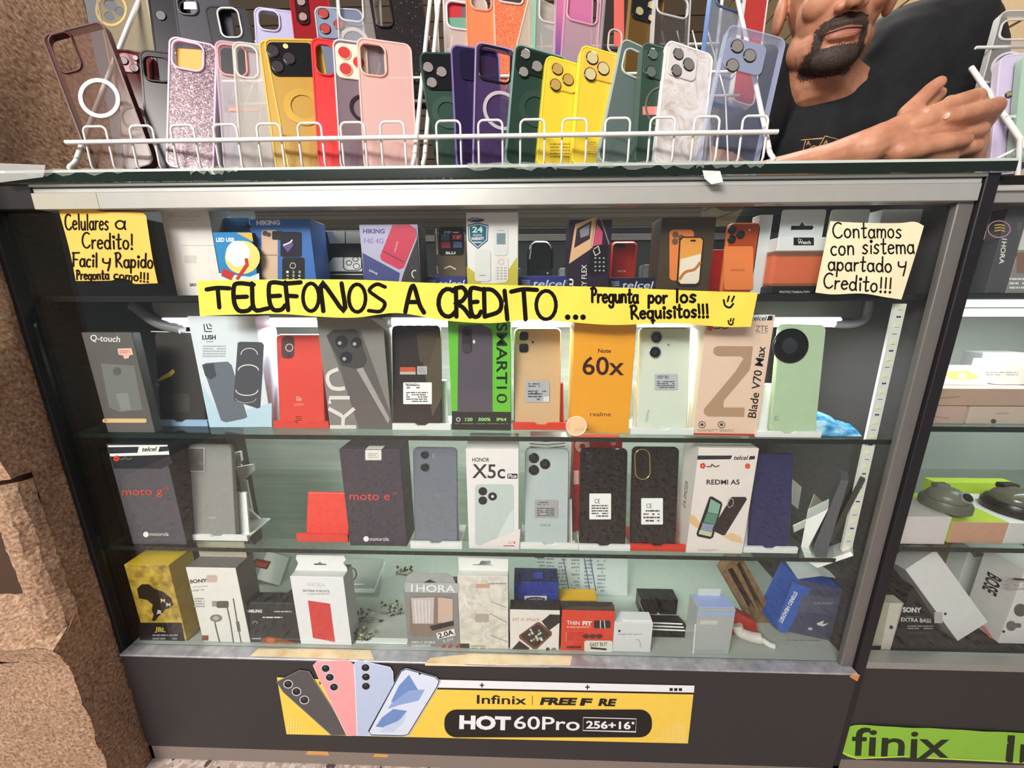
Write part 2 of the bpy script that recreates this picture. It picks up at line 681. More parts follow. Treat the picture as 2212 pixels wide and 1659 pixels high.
# pillar: plain upper block, lower block with a rolled corner, stepped pedestal
b = wmb()
vp(b, (XS, -.075, .66), (XS, .2, .66), (XS, .2, 2.3), (XS, -.075, 2.3), 40, 90, .006, 14, STONE)
vp(b, (XS - .6, -.075, .66), (XS, -.075, .66), (XS, -.075, 2.3), (XS - .6, -.075, 2.3), 20, 40, .006, 14, STONE)
vp(b, (XS, .2, .66), (XS - .6, .2, .66), (XS - .6, .2, 2.3), (XS, .2, 2.3), 16, 40, .006, 14, STONE)
vp(b, (XS - .6, -.075, .66), (XS - .6, .2, .66), (XS, .2, .66), (XS, -.075, .66), 20, 20, .006, 14, STONE)
tag(b.build('wall_left'), kind='structure')
b = wmb()
vp(b, (XS, -.05, GZ), (XS, .2, GZ), (XS - .001, .2, .672), (XS - .001, -.05, .672), 30, 60, .004, 16, STONE, 3)
vp(b, (XS - .6, -.02, .3), (XS - .05, -.02, .3), (XS - .05, -.02, .655), (XS - .6, -.02, .655), 24, 30, .004, 16, STONE, 3)
for k in range(6):        # rolled corner, a half round
    a0, a1 = math.radians(180 * k / 6), math.radians(180 * (k + 1) / 6)
    f = lambda a, z: (XS - .028 + .03 * math.cos(a), -.05 - .032 * math.sin(a), z)
    vp(b, f(a1, .3), f(a0, .3), f(a0, .655), f(a1, .655), 4, 46, .004, 22, STONE)
b.box(XS - .58, XS - .016, -.03, .18, GZ, 2.2, M('4a3628', .9), 0)
tag(b.build('trim_1'), kind='structure')
b = wmb()
vp(b, (XS - .6, -.092, .360), (XS + .002, -.092, .360), (XS + .001, -.03, .412), (XS - .6, -.03, .412), 40, 8, .005, 22, STONE)
vp(b, (XS - .6, -.080, .318), (XS + .002, -.080, .318), (XS + .002, -.092, .360), (XS - .6, -.092, .360), 40, 6, .004, 22, STONE)
vp(b, (XS - .6, -.088, GZ), (XS - .05, -.088, GZ), (XS - .05, -.080, .318), (XS - .6, -.080, .318), 30, 26, .005, 18, STONE)
vp(b, (XS - .05, -.088, GZ), (XS + .002, -.078, GZ), (XS + .002, -.080, .318), (XS - .05, -.080, .318), 8, 26, .005, 18, STONE)
vp(b, (XS + .002, -.078, GZ), (XS + .002, .0, GZ), (XS + .002, .0, .318), (XS + .002, -.080, .318), 10, 26, .003, 18, STONE)
vp(b, (XS + .002, -.080, .318), (XS + .002, .0, .318), (XS + .001, -.03, .412), (XS + .002, -.092, .360), 10, 6, .003, 18, STONE)
tag(b.build('trim_2'), kind='structure')

# floor: speckled pebble terrazzo
FLOOR = RAMP('VORONOI', 120, [(.0, '5a4a42'), (.18, 'b09a90'), (.4, 'c8b4a8'), (.75, 'd8c8c0'), (1., 'efe6e0')], .6, bump=.3, interp='CONSTANT')
b = wmb()
b.box(-2.2, 3.2, -3.2, 3., GZ - .04, GZ, FLOOR, 0)
tag(b.build('floor'), kind='structure')
# shop walls behind the counter
b = wmb()
SLAT = M('b29a78', .55)
GROOVE = M('2b2018', .8)
XW = 1.42
for k in range(33):
    z0 = .1 + k * .1
    b.box(XW, XW + .03, -.02, 2.6, z0 + .006, z0 + .1, SLAT, .001)
b.box(XW + .02, XW + .05, -.02, 2.6, 0, 3.5, GROOVE, 0)
tag(b.build('wall_right'), kind='structure')
b = wmb()
for k in range(33):
    z0 = .1 + k * .1
    b.box(-2.2, XW, 2.6, 2.63, z0 + .006, z0 + .1, M('6a5a48', .6), .001)
b.box(-2.2, XW, 2.63, 2.66, 0, 3.5, GROOVE, 0)
tag(b.build('wall_back'), kind='structure')

# ------------------------------------------------------------------ the main display case
case = thing('display_case', 'tall black framed glass display case full of phones and phone boxes', 'display case', (0, 0, GZ))


def cpart(name, fn, root=None):
    b = wmb(root or case)
    fn(b)
    return b.build(name, root or case)


def sidep(x0, x1):
    return lambda b: b.box(x0, x1, .004, DEP + .02, GZ, ZT0 - .001, DKPAN, .001)


cpart('side_panel', lambda b: (b.box(XL - .009, XL, -.012, DEP + .02, GZ, ZT0, M('100f11', .6), .001)))
cpart('side_panel', lambda b: (b.box(XR - .018, XR, -.012, DEP + .02, GZ, ZT0, M('1f1c20', .5), .001), b.box(XR - .0185, XR - .018, .006, DEP, ZS3, ZT0, DKPAN, 0)))
cpart('corner_post', lambda b: b.box(XR - .040, XR - .0185, -.006, .004, ZS3 - .01, ZT0 - .004, GREYP, .001))
cpart('rail_end', lambda b: b.box(XL, XRL + .004, -.012, .010, 1.058, ZT0 - .001, M('191718', .6), .001))
BACKM = RAMP('NOISE', (3, 3, 60), [(.3, 'a4a99f'), (.55, 'b4baae'), (.75, 'c0c6ba')], .5)
cpart('back_panel', lambda b: (b.box(XL, XR - .018, DEP, DEP + .015, ZS3, ZS0 - .02, BACKM), b.box(XL, XR - .018, DEP - .006, DEP, .62, .626, M('3b4038', .5)),
                               b.box(XL, XR - .018, DEP, DEP + .015, ZS0 - .02, 1.09, M('2a2a2a', .5)), b.box(XL, XR - .018, DEP - .012, DEP, 1.060, 1.074, GREYP)))
cpart('back_post', lambda b: b.box(XL + .002, XL + .03, DEP - .03, DEP, ZS3, ZS0 - .02, M('4a4642', .5)))
cpart('back_post', lambda b: b.box(XR - .05, XR - .019, DEP - .03, DEP, ZS3, ZS0 - .02, M('34302e', .5)))
# counter glass with its green edge, bits of clear tape
TAPE = CLEAR('c4c8be', .22, .15)


def topglass(b):
    zt = ZT
    b.box(XS + .004, XR + .01, -.016, .36, ZT0 + .0004, zt, SHELFG, 0)
    b.box(XS + .004, XR + .011, -.0165, -.016, ZT0, zt - .003, GEDGE, 0)
    b.box(XS + .004, XR + .011, -.0166, -.0155, zt - .003, zt + .0003, M('c9d2c8', .15), 0)


cpart('counter_glass', topglass)


def scraps(k):
    rd = random.Random(4 + k)

    def f(b):
        x, w = TAPES[k]
        n = 14
        top, bot = [], []
        for i in range(n + 1):
            xx = x + w * i / n
            top.append((xx, -.0172 + rd.uniform(-.0006, .0006), ZT + rd.uniform(0, .003)))
            bot.append((xx, -.0174 + rd.uniform(-.001, 0), ZT - rd.uniform(.002, .009)))
        b.add(top + bot, [(i, i + 1, n + 2 + i, n + 1 + i) for i in range(n)], TAPE)
    return f


TAPES = ((-.70, .16), (-.46, .07), (-.075, .12), (-.08, .2), (.1, .14), (.23, .09))
for k in range(6):
    cpart('clear_tape', scraps(k))


def rag(c, px, py, q, m):
    def f(b):
        p = at(px, py, -.02)
        b.add([p + V(v) for v in q], [tuple(range(len(q)))], m)
    return f


cpart('tape_scrap', rag(0, 1533, 375, ((-.010, 0, .004), (.012, -.003, .002), (.016, -.006, -.012), (.002, -.004, -.014), (-.006, 0, -.006)), M('d5d8d2', .4)))
cpart('tape_scrap', rag(0, 60, 362, ((-.04, 0, .006), (.03, -.003, .002), (.026, -.006, -.014), (-.045, -.004, -.02)), CLEAR('c8c8c4', .45, .2)))



def toprail(b):
    b.box(XRL + .004, XR - .018, -.013, .012, 1.087, ZT0 - .0005, M('9aa09a', .3, .6))
    b.box(XRL + .004, XR - .020, -.009, .012, 1.080, 1.0865, M('d8d8d2', .3, .5))
    b.box(XRL + .004, XR - .022, -.012, .010, 1.058, 1.0795, M('bab8b1', .35, .35))
    b.box(XRL + .004, XRL + .1, -.0125, -.012, 1.058, 1.079, M('a8a494', .5))


cpart('top_rail', toprail)
cpart('front_glass', lambda b: b.box(XL + .001, XR - .040, -.002, .002, ZS3, 1.0575, PANE, 0))


def shelf(z, x0, x1, t=.008):
    def f(b):
        b.box(x0, x1, .008, DEP - .01, z - t, z, SHELFG, 0)
        b.box(x0, x1, .0076, .008, z - t, z, GEDGE, 0)
    return f


cpart('glass_shelf', shelf(ZS1, XL + .002, XR - .03))
cpart('glass_shelf', shelf(ZS2, XL + .002, XR - .05))
cpart('glass_shelf', lambda b: b.box(XL + .002, XR - .019, .012, DEP - .01, ZS0 - .010, ZS0, M('211f1f', .2)))
# shelf brackets on the right
cpart('shelf_bracket', lambda b: b.hexa([V(p) for p in ((.45, .03, ZS2 - .009), (.47, .03, ZS2 - .009), (.59, .26, .35), (.57, .26, .35), (.45, .036, ZS2 - .009), (.47, .036, ZS2 - .009), (.59, .27, .35), (.57, .27, .35))], M('5f6058', .5)))


# light bar under the upper shelf: grey channel, row of diodes
YL = .078


def ledbar(b):
    x0, x1 = at(330, 690, YL).x, at(1862, 690, YL).x
    z0, z1, z2 = at(1100, 707, YL).z, at(1100, 686, YL).z, ZS0 - .0105
    b.box(x0, x1, YL + .004, YL + .03, z1, z2, M('8d8a88', .35, .4))
    b.box(x0 + .012, x1 - .03, YL, YL + .02, z0, z1, EMIT('f4f8ff', 1.5), .003)
    b.tube(catmull([(x1 - .04, YL + .006, z0 + .006), (x1 - .01, YL + .003, z0 + .006), (x1 + .008, YL + .004, z0 + .016), (x1 + .012, YL + .008, z2 - .002)], 5), .0075, M('a8a4ac', .4), 10)
    b.tube(catmull([(x0 + .05, YL, z0 - .004), (x0 + .01, YL - .003, z0 + .008), (x0 - .03, YL, z2 - .006)], 5), .009, M('8f8c8c', .4), 10)


lb = cpart('light_bar', ledbar)


def diodes(b):
    x0, x1 = at(345, 690, YL).x, at(1800, 690, YL).x
    zc = at(1100, 697, YL).z
    for i in range(70):
        x = x0 + (x1 - x0) * i / 70
        b.box(x, x + .007, YL - .0015, YL, zc - .003, zc + .004, EMIT('ffffff', 8.), .001)


cpart('diode_row', diodes)


def strip(p0, p1, w, em, px_off, Y):
    """unlit diode tape down an inner corner"""
    a, c = at(*p0, Y), at(*p1, Y)

    def f(b):
        L = (c - a).length
        n = int(L / .0125)
        sx = px_off
        b.hexa([V((a.x, Y, a.z)), V((a.x + w, Y, a.z)), V((c.x + w, Y, c.z)), V((c.x, Y, c.z)), V((a.x, Y + .004, a.z)), V((a.x + w, Y + .004, a.z)), V((c.x + w, Y + .004, c.z)), V((c.x, Y + .004, c.z))], em)
        for i in range(n):
            t = (i + .5) / n
            p = a.lerp(c, t)
            k = i % 4
            if k in (0, 2):
                b.box(p.x + w * .3, p.x + w * .72, Y - .0012, Y, p.z - .0028, p.z + .0028, M('e9e6b8', .3), .0004)
            elif k == 1:
                for s_ in (.35, .55):
                    b.box(p.x + w * s_, p.x + w * (s_ + .14), Y - .0006, Y, p.z - .0012, p.z + .0012, M('2a2622', .5), 0)
            else:
                b.box(p.x + w * .3, p.x + w * .7, Y - .0004, Y, p.z - .0004, p.z + .0004, M('555049', .5), 0)
    return f


cpart('diode_tape', strip((1934, 656), (1818, 1190), .017, M('e2e0da', .4), 1, .012))
cpart('diode_tape', strip((113, 525), (246, 975), .013, M('6f6a58', .5), 1, .085))


# base: dark panel, silver taped sill with bare wood showing, plinth
def base(b):
    b.box(XL, XR - .018, -.018, DEP + .02, .03, ZS3, M('332f30', .5), .001)


cpart('base_panel', base)
cpart('floor_board', lambda b: b.box(XL, XR - .019, .005, DEP - .001, ZS3 - .001, ZS3 + .0006, M('a9aca4', .4), 0))
sillm = RAMP('NOISE', (60, 60, 20), [(.3, '9a999e'), (.6, 'b4b3b6'), (.8, 'c9c8c9')], .3, metal=.3)
cpart('sill', lambda b: b.box(XL + .0, XR - .02, -.0195, .004, ZS3 - .003, ZS3 + .0008, sillm, .0006))
WOOD = RAMP('NOISE', (30, 30, 160), [(.3, 'd9b888'), (.5, 'ecd5a8'), (.75, 'f4e4c4')], .7)


def wood(b):
    for c in (((558, 1401), (800, 1404), (808, 1425), (540, 1417)), ((930, 1421), (1020, 1412), (1236, 1417), (1232, 1437), (918, 1432))):
        vs = [atz(*p, ZS3 + .0011) for p in c]
        b.add(vs, [tuple(range(len(vs)))[::-1]], WOOD)
        b.add([v for v in vs[-2:]] + [v + V((0, -.0002, -.006)) for v in vs[-2:]], [(0, 1, 3, 2)], WOOD)


cpart('bare_wood', wood)
cpart('plinth', lambda b: (b.box(XL - .02, XR, -.012, DEP, GZ, .03, M('8a7c74', .7), .002),
                           b.hexa([at(1842, 1452, -.019), at(1858, 1458, -.019), at(1852, 1472, -.019), at(1835, 1462, -.019), at(1842, 1452, -.01), at(1858, 1458, -.01), at(1852, 1472, -.01), at(1835, 1462, -.01)], M('d98a52', .7))))


for c in (((668, 1618), (706, 1620), (712, 1632), (660, 1630)), ((810, 1628), (840, 1630), (836, 1636), (806, 1635))):
    cpart('chipped_wood', lambda b: b.add([at(*p, -.0125) for p in c], [(0, 3, 2, 1)], M('d8a25c', .8)))



# ------------------------------------------------------------------ poster on the base
class Plane:
    """lets print be laid on a fixed world plane y = Y"""

    def __init__(s, Y):
        s.Y = Y

    def loc(s, px, py, y=0.):
        p = at(px, py, s.Y + y)
        return V((p.x, y, p.z))


def plane_thing(name, label, cat, Y, fn, group=None, y=0.):
    b = MB(Plane(Y), y)
    fn(b)
    o = b.build(name, None, Matrix.Translation((0, Y, 0)))
    return tag(o, label, cat, group)


YEL, INK, WHT = M('f6cf52', .45), M('1b1617', .5), M('efeef2', .45)


def poster(b):
    b.poly([(598, 1463), (690, 1467), (690, 1478), (944, 1470), (1500, 1481), (1486, 1606), (619, 1586)], YEL)
    b.poly([(944, 1468), (1500, 1481), (1499, 1496), (936, 1485)], WHT)
    b.line([(936, 1487), (1499, 1498)], 4, INK)
    for x, y in ((1041, 1480), (1269, 1484)):
        b.line([(x - 5, y), (x + 5, y)], 2.5, INK)
        b.line([(x, y - 5), (x, y + 5)], 2.5, INK)
    for i in range(3):
        b.rect(1446 + i * 10, 1486, 1453 + i * 10, 1492, INK)
    b.txt('Infinix', (1030, 1519), (1137, 1521), 18, INK, .012)
    b.line([(1150, 1502), (1150, 1522)], 1, INK)
    for t, x0, x1, dy in (('FREE', 1166, 1243, 0), ('F', 1252, 1276, 1.5), ('RE', 1292, 1328, 2.2)):
        b.txt(t, (x0, 1521 + dy), (x1, 1522 + dy), 14, INK, .05, rise=(.3, -1))
    b.poly(b.rr(960, 1408, 1532, 1592, 26), INK)
    b.txt('HOT', (992, 1572), (1103, 1575), 26, WHT, .05)
    b.txt('60Pro', (1110, 1573), (1252, 1577), 27, WHT, .01)
    b.line([(1260, 1549), (1374, 1552), (1373, 1580), (1259, 1577)], 1.6, WHT, closed=True)
    b.txt('256+16', (1266, 1572), (1362, 1574), 15, WHT, .03)
    b.circ(1367, 1561, 3, WHT)
    rd = random.Random(2)
    b.hold = True
    for i in range(16):          # halftone corner
        for j in range(9):
            x, y = 1478 - i * 5, 1600 - j * 5 - i * .2
            if i + j * 1.3 < 15:
                b.circ(x, y, 1.6 - .05 * (i + j), M('fbf0c8', .5), n=6)
    for i in range(8):
        for j in range(6):
            if i + j < 8:
                b.circ(622 + i * 6 + j * .5, 1582 - j * 6, 1.4, M('fbf0c8', .5), n=6)
    b.hold = False
    b.layer += 1
    # four phones fanned out
    def phone(c, m, cams, edge):
        b.poly(c, m)
        b.line(c, 1.2, edge, closed=True)
        for x, y in cams:
            b.circ(x, y, 10.5, M('c8c8d0', .3), 9.5)
            b.circ(x, y, 8.5, M('121014', .2), 7.5)
            b.circ(x - 1, y - 2, 3, M('3b3f4c', .2))
    g1 = RAMP('GRADIENT', (9, 9, 9), [(.2, '6a6868'), (.8, '3a3838')], .4, rot=(0, .7, 0))
    phone([(598, 1472), (648, 1447), (668, 1450), (755, 1587), (716, 1587), (612, 1494)], M('545153', .4), [(623, 1477), (641, 1493), (658, 1511)], M('8a888a', .4))
    phone([(677, 1436), (686, 1427), (750, 1425), (764, 1434), (776, 1588), (750, 1588), (690, 1466)], M('f0a2a4', .4), [(704, 1443), (713, 1462), (722, 1483)], M('f8ccc8', .4))
    phone([(766, 1432), (774, 1425), (843, 1440), (849, 1450), (850, 1470), (836, 1588), (772, 1588)], M('b9c6e2', .4), [(790, 1441), (791, 1461), (791, 1481)], M('e2e8f4', .4))
    b.poly([(878, 1442), (942, 1460), (952, 1470), (946, 1484), (884, 1586), (872, 1590), (800, 1588), (795, 1578), (866, 1448)], M('d9e2f4', .35))
    b.line([(878, 1444), (940, 1461), (949, 1470), (944, 1483), (882, 1585), (870, 1588), (802, 1586), (797, 1578), (867, 1449)], 2, M('1c2440', .4), closed=True)
    bl = [M('6f8ec8', .4), M('8fa8d8', .4), M('c4d2ee', .4)]
    b.poly([(884, 1456), (910, 1500), (880, 1518), (845, 1515), (862, 1480)], bl[0])
    b.poly([(884, 1490), (918, 1488), (905, 1512), (862, 1522), (838, 1530), (846, 1518)], bl[1])
    b.poly([(826, 1548), (850, 1530), (880, 1534), (862, 1556), (828, 1570), (812, 1568)], bl[0])
    b.poly([(880, 1538), (872, 1560), (850, 1580), (820, 1580), (830, 1568), (860, 1556)], bl[2])
    b.circ(907, 1454, 2.4, INK)


plane_thing('poster', 'yellow phone advertisement strip glued to the dark base of the tall case', 'poster', -.0190, poster)


# ------------------------------------------------------------------ paper notes stuck on the front glass
def paper(b, top, bot, m, ncol=60, nrow=5, x0=None):
    """wavy sheet between a top and a bottom edge"""
    T, B_ = catmull(top, 1) if False else top, bot

    def samp(e, t):
        L = [0]
        for i in range(len(e) - 1):
            L.append(L[-1] + math.dist(e[i], e[i + 1]))
        d = t * L[-1]
        for i in range(len(e) - 1):
            if d <= L[i + 1] + 1e-9:
                k = (d - L[i]) / max(1e-9, L[i + 1] - L[i])
                return V(e[i]).lerp(V(e[i + 1]), k)
        return V(e[-1])
    T, B_ = catmull(top, 5), catmull(bot, 5)
    vs = []
    for j in range(nrow + 1):
        for i in range(ncol + 1):
            p = samp(T, i / ncol).lerp(samp(B_, i / ncol), j / nrow)
            vs.append(b.P(p.x, p.y, .0002))
    n = ncol + 1
    b.add(vs, [(j * n + i, (j + 1) * n + i, (j + 1) * n + i + 1, j * n + i + 1) for j in range(nrow) for i in range(ncol)], m, True)
    b.layer += 1


INKM = M('140e0a', .9, spec=.15)
def wv(amp, k):
    return lambda x, z: -amp * (1 + math.sin(x * k + z * 31)) - amp * .6 * (1 + math.sin(x * k * 2.3 + 1 - z * 50))


def banner(b):
    b.wave = wv(.0006, 46)
    paper(b, [(428, 607), (560, 604), (760, 604), (900, 610), (1100, 616), (1300, 620), (1500, 628), (1636, 632)],
          [(432, 684), (470, 681), (600, 678), (690, 684), (770, 686), (860, 676), (960, 692), (1060, 698), (1150, 690), (1230, 696), (1330, 702), (1450, 698), (1560, 706), (1622, 706)], M('ead452', .75), 160, 8)
    gl = [('T', 448, 622, 497, 664, 6), ('E', 500, 612, 548, 672, 0), ('L', 540, 612, 584, 672, 0), ('E', 576, 610, 618, 670, 0), ('F', 612, 610, 652, 670, 0), ('O', 654, 612, 694, 672, 0),
          ('N', 690, 612, 752, 672, 0), ('O', 752, 614, 794, 674, 0), ('S', 794, 614, 836, 674, 0), ('A', 876, 620, 918, 674, 0), ('C', 946, 624, 986, 684, 0), ('R', 980, 622, 1018, 684, 0),
          ('E', 1012, 622, 1040, 684, 0), ('D', 1040, 624, 1086, 684, 0), ('I', 1084, 628, 1102, 690, 0), ('T', 1104, 625, 1160, 690, 0), ('O', 1156, 628, 1206, 690, 0)]
    b.hold = True
    for c, x0, y0, x1, y1, _ in gl:
        w, st = GLY[c]
        for q in st:
            pts = [(x0 + (x1 - x0) * a / w, y1 + (y0 - y1) * z) for a, z in q]
            b.line(pts, 9.5 if c not in 'SO' else 8, INKM, smooth=len(pts) < 8, round_=True)
    b.hold = False
    for x in (1226, 1243, 1259):
        b.circ(x, 685, 6, INKM, 6)
    b.hand('Pregunta', (1276, 652), (1378, 654), 30, 5.4, INKM)
    b.hand('por', (1400, 654), (1440, 654), 28, 5.4, INKM)
    b.hand('los', (1458, 652), (1502, 653), 28, 5.4, INKM)
    b.hand('Requisitos!!!', (1362, 688), (1530, 684), 28, 5.2, INKM)
    for x, y, k in ((1574, 640, 1.), (1578, 688, .55)):
        b.line([(x - 11 * k, y + 8 * k)] + [(x - 8 * k, y + 20 * k), (x + 2 * k, y + 24 * k), (x + 9 * k, y + 16 * k)], 4 * max(k, .75), INKM, smooth=True, round_=True)
        b.line([(x, y), (x - 3 * k, y + 11 * k)], 3.6 * max(k, .75), INKM, round_=True)
        b.line([(x + 11 * k, y), (x + 6 * k, y + 11 * k)], 3.6 * max(k, .75), INKM, round_=True)


plane_thing('paper_banner', 'long yellow handwritten paper banner stuck across the front of the glass case', 'sign', -.0026, banner)


def note1(b):
    b.wave = wv(.0008, 30)
    paper(b, [(130, 457), (180, 449), (230, 458), (300, 458), (316, 466)], [(166, 607), (240, 606), (250, 600), (284, 606), (292, 613), (343, 612)], M('e0b453', .75), 50, 20)
    b.hand('Celulares', (142, 496), (238, 497), 33, 3.6, INKM)
    b.hand('a', (252, 494), (274, 496), 32, 3.6, INKM)
    b.hand('Credito!', (178, 536), (290, 538), 33, 3.6, INKM)
    b.hand('Facil', (156, 575), (212, 577), 30, 3.6, INKM)
    b.hand('y', (222, 574), (240, 575), 28, 3.6, INKM)
    b.hand('Rapido', (250, 577), (334, 579), 30, 3.6, INKM)
    b.hand('Pregonta', (167, 604), (236, 603), 20, 3, INKM)
    b.hand('como!!!', (246, 603), (324, 609), 20, 3, INKM)


plane_thing('paper_note', 'orange yellow handwritten note at the upper corner beside the stone pillar', 'sign', -.0028, note1)


def note2(b):
    b.wave = wv(.0008, 30)
    paper(b, [(1792, 478), (1860, 482), (1940, 482), (1975, 479), (1995, 488)], [(1760, 632), (1800, 636), (1860, 634), (1910, 642), (1945, 647)], M('efe3bd', .7), 50, 20)
    b.hand('Contamos', (1797, 514), (1946, 514), 33, 3.4, INKM)
    b.hand('con', (1793, 551), (1842, 550), 34, 3.4, INKM)
    b.hand('sistema', (1860, 548), (1972, 548), 34, 3.4, INKM)
    b.hand('apartado', (1787, 584), (1922, 588), 32, 3.4, INKM)
    b.hand('y', (1934, 584), (1954, 585), 32, 3.4, INKM)
    b.hand('Credito!!!', (1777, 622), (1922, 632), 32, 3.4, INKM)


plane_thing('paper_note', 'cream handwritten note at the upper corner of the glass under the man', 'sign', -.0028, note2)


def sticker(b):
    b.prism(b.rr(-.016, .016, -.016, .016, .016, 8), -.001, .0, CLEAR('ffe9c8', .28, .1))
    b.tube([(.016 * math.cos(i * .2618), -.0008, .016 * math.sin(i * .2618)) for i in range(24)], .0009, M('f2e2c0', .3), 6, True)


b = MB()
sticker(b)
p = at(1245, 920, -.0026)
tag(b.build('round_sticker', None, Matrix.Translation(p)), 'round clear plastic disc stuck on the glass before the orange box', 'sticker')
# ------------------------------------------------------------------ goods in the case
W0 = M('f1efec', .4)
W1 = M('e4e2dc', .45)
K0 = M('1a181b', .4)
K1 = M('0e0d10', .18, coat=.5)
GRYT = M('8b8a8c', .5)
MIDG = M('a9a8aa', .5)
RED = M('e0402f', .35)
REDD = M('a81f1a', .4)
CREAM = M('f2dcb4', .5)
NAVY = M('24285a', .4)


def box_item(name, label, quad, z, dep, m, mside=None, cat='box', group=None, Y=None, lean=0, yaw=0, roll=None, body=True, h=None, ymin=.012):
    it = Item(name, label, cat, quad, z, Y, lean, yaw, roll, group, ymin)
    if h:
        it.h = h
    if body:
        b = it.body
        if mside:
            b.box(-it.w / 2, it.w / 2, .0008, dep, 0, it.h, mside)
            b.box(-it.w / 2, it.w / 2, 0, .001, 0, it.h, m, .0003)
        else:
            b.box(-it.w / 2, it.w / 2, 0, dep, 0, it.h, m)
    return it


def stand(label, xa, xb, yt, yb, m, z, lean=9., ph=.08, group='phone stands on the glass shelves', notch=True, ymin=.014):
    Y0 = max(atz((xa + xb) / 2, yb, z).y, ymin)
    a, c = at(xa, yb, Y0), at(xb, yb, Y0)
    hl = min(max(at((xa + xb) / 2, yt, Y0).z - z, .006), .016)
    xc, hw = (a.x + c.x) / 2, (c.x - a.x) / 2
    t = thing('phone_stand', label, 'phone stand', (xc, Y0, z + .0003), group)
    b = MB(); b.box(-hw * .94, hw * .94, .0045, .07, 0, .003, m); b.build('base', t)
    b = MB()
    out = [(-hw, 0), (hw, 0), (hw, hl)]
    out += ([(x, hl - .004 * k) for x, k in ((.012, 0), (.009, .5), (.006, 1), (-.006, 1), (-.009, .5), (-.012, 0))] if notch else [])
    out += [(-hw, hl)]
    b.prism(out, 0, .0045, m); b.build('front_lip', t)
    b = MB()
    s = math.tan(math.radians(lean))
    y = .0175
    b.hexa([V((-hw * .8, y + s * ph, ph)), V((hw * .8, y + s * ph, ph)), V((hw * .84, y, .003)), V((-hw * .84, y, .003)),
            V((-hw * .8, y + s * ph + .004, ph)), V((hw * .8, y + s * ph + .004, ph)), V((hw * .84, y + .004, .003)), V((-hw * .84, y + .004, .003))], m)
    b.tube([(-hw * .8, y + s * ph + .003, ph), (hw * .8, y + s * ph + .003, ph)], .0035, m)
    b.build('backrest', t)
    b = MB()
    b.hexa([V((-hw * .5, y + .005 + s * ph * .8, ph * .8)), V((hw * .5, y + .005 + s * ph * .8, ph * .8)), V((hw * .6, .066, .003)), V((-hw * .6, .066, .003)),
            V((-hw * .5, y + .008 + s * ph * .8, ph * .8)), V((hw * .5, y + .008 + s * ph * .8, ph * .8)), V((hw * .6, .07, .003)), V((-hw * .6, .07, .003))], m)
    b.build('strut', t)
    return Y0


def phone(label, quad, z, Y0, m, r=.009, lean=9., edge=None, roll=None, cat='phone', group=None):
    it = Item('phone', label, cat, quad, None, Y0 + .0052, lean, 0, roll, group)
    drop = (it.base.z - z - .0045) / math.cos(math.radians(lean))
    it.drop = drop
    it.body.rprism(-it.w / 2, it.w / 2, -drop, it.h, r, 0, .0085, m, .0016, edge)
    return it


def lenses(it, L, proj=.0022, m=None, ring=None):
    for x, y, r in L:
        b = it.part('camera_lens')
        b.lens(x, y, r, proj, m or K1, ring)
        b.y = -proj
        b.circ(x, y, r * .45, M('20242c', .08, coat=1))  # lens glint put in as a paler disc


def label(it, x0, y0, x1, y1, m, rows=6, ce=None, ink=None, seed=1):
    b = it.part('label_sticker', -.0012)
    b.rect(x0, y0, x1, y1, m, 2)
    ink = ink or M('4a484c', .6)
    w, h = x1 - x0, y1 - y0
    b.cells(x0 + w * .1, y0 + h * .42, x1 - w * .14, y0 + h * .92, rows, ink, seed=seed)
    if ce:
        b.txt('CE', ce[0], ce[1], ce[2], K0)
    b.cells(x0 + w * .12, y0 + h * .08, x0 + w * .6, y0 + h * .3, 2, ink, seed=seed + 4) if not ce else None
    return b


def telcel(b, p0, p1, h, m):
    b.txt('telcel', p0, p1, h, m, .02, rise=(.25, -1))


def amigo(b, x, y, w):
    """little red splash logo with a scribble"""
    for a in range(5):
        t = a * 1.2566
        b.circ(x + 4 * math.cos(t), y + 4 * math.sin(t), 3, RED, n=6)
    b.line([(x + 8, y + 2), (x + w * .5, y + 1), (x + w * .55, y - 3), (x + w * .75, y + 2), (x + w, y - 1)], 2.6, M('6a5a58', .5), smooth=True)


# ================= bottom shelf of boxes (floor of the case)
z = ZS3 + .0009
it = box_item('headphone_box', 'gold and black headphone box standing deepest in the shadowed corner', [(276, 1226), (366, 1231), (401, 1392), (304, 1388)], z, .05, RAMP('NOISE', 55, [(.3, '7d6520'), (.5, 'b8963a'), (.7, 'd8b850')], .4), M('d9b52c', .4), roll=0)
b = it.body
b.poly([(300, 1345), (392, 1345), (401, 1392), (302, 1390)], K0)
b.poly([(296, 1272), (306, 1262), (322, 1262), (334, 1272), (352, 1278), (370, 1292), (374, 1306), (366, 1314), (356, 1316), (350, 1326), (344, 1330), (334, 1342), (328, 1340), (332, 1328), (328, 1318), (330, 1306), (318, 1296), (300, 1292)], M('241c16', .4))
for dx, dy in ((352, 1296), (364, 1305)):
    b.poly([(dx - 5, dy - 4), (dx + 1, dy), (dx - 4, dy + 6)], M('e0c8a0', .5))
    b.poly([(dx + 5, dy - 3), (dx - 1, dy), (dx + 4, dy + 6)], M('e0c8a0', .5))
b.txt('JBL', (339, 1324), (350, 1326), 7, W0, .02)
b.txt('JBL', (335, 1363), (358, 1365), 9, M('c8ae3a', .5), .03)
b.cells(330, 1368, 385, 1390, 3, GRYT, seed=3)

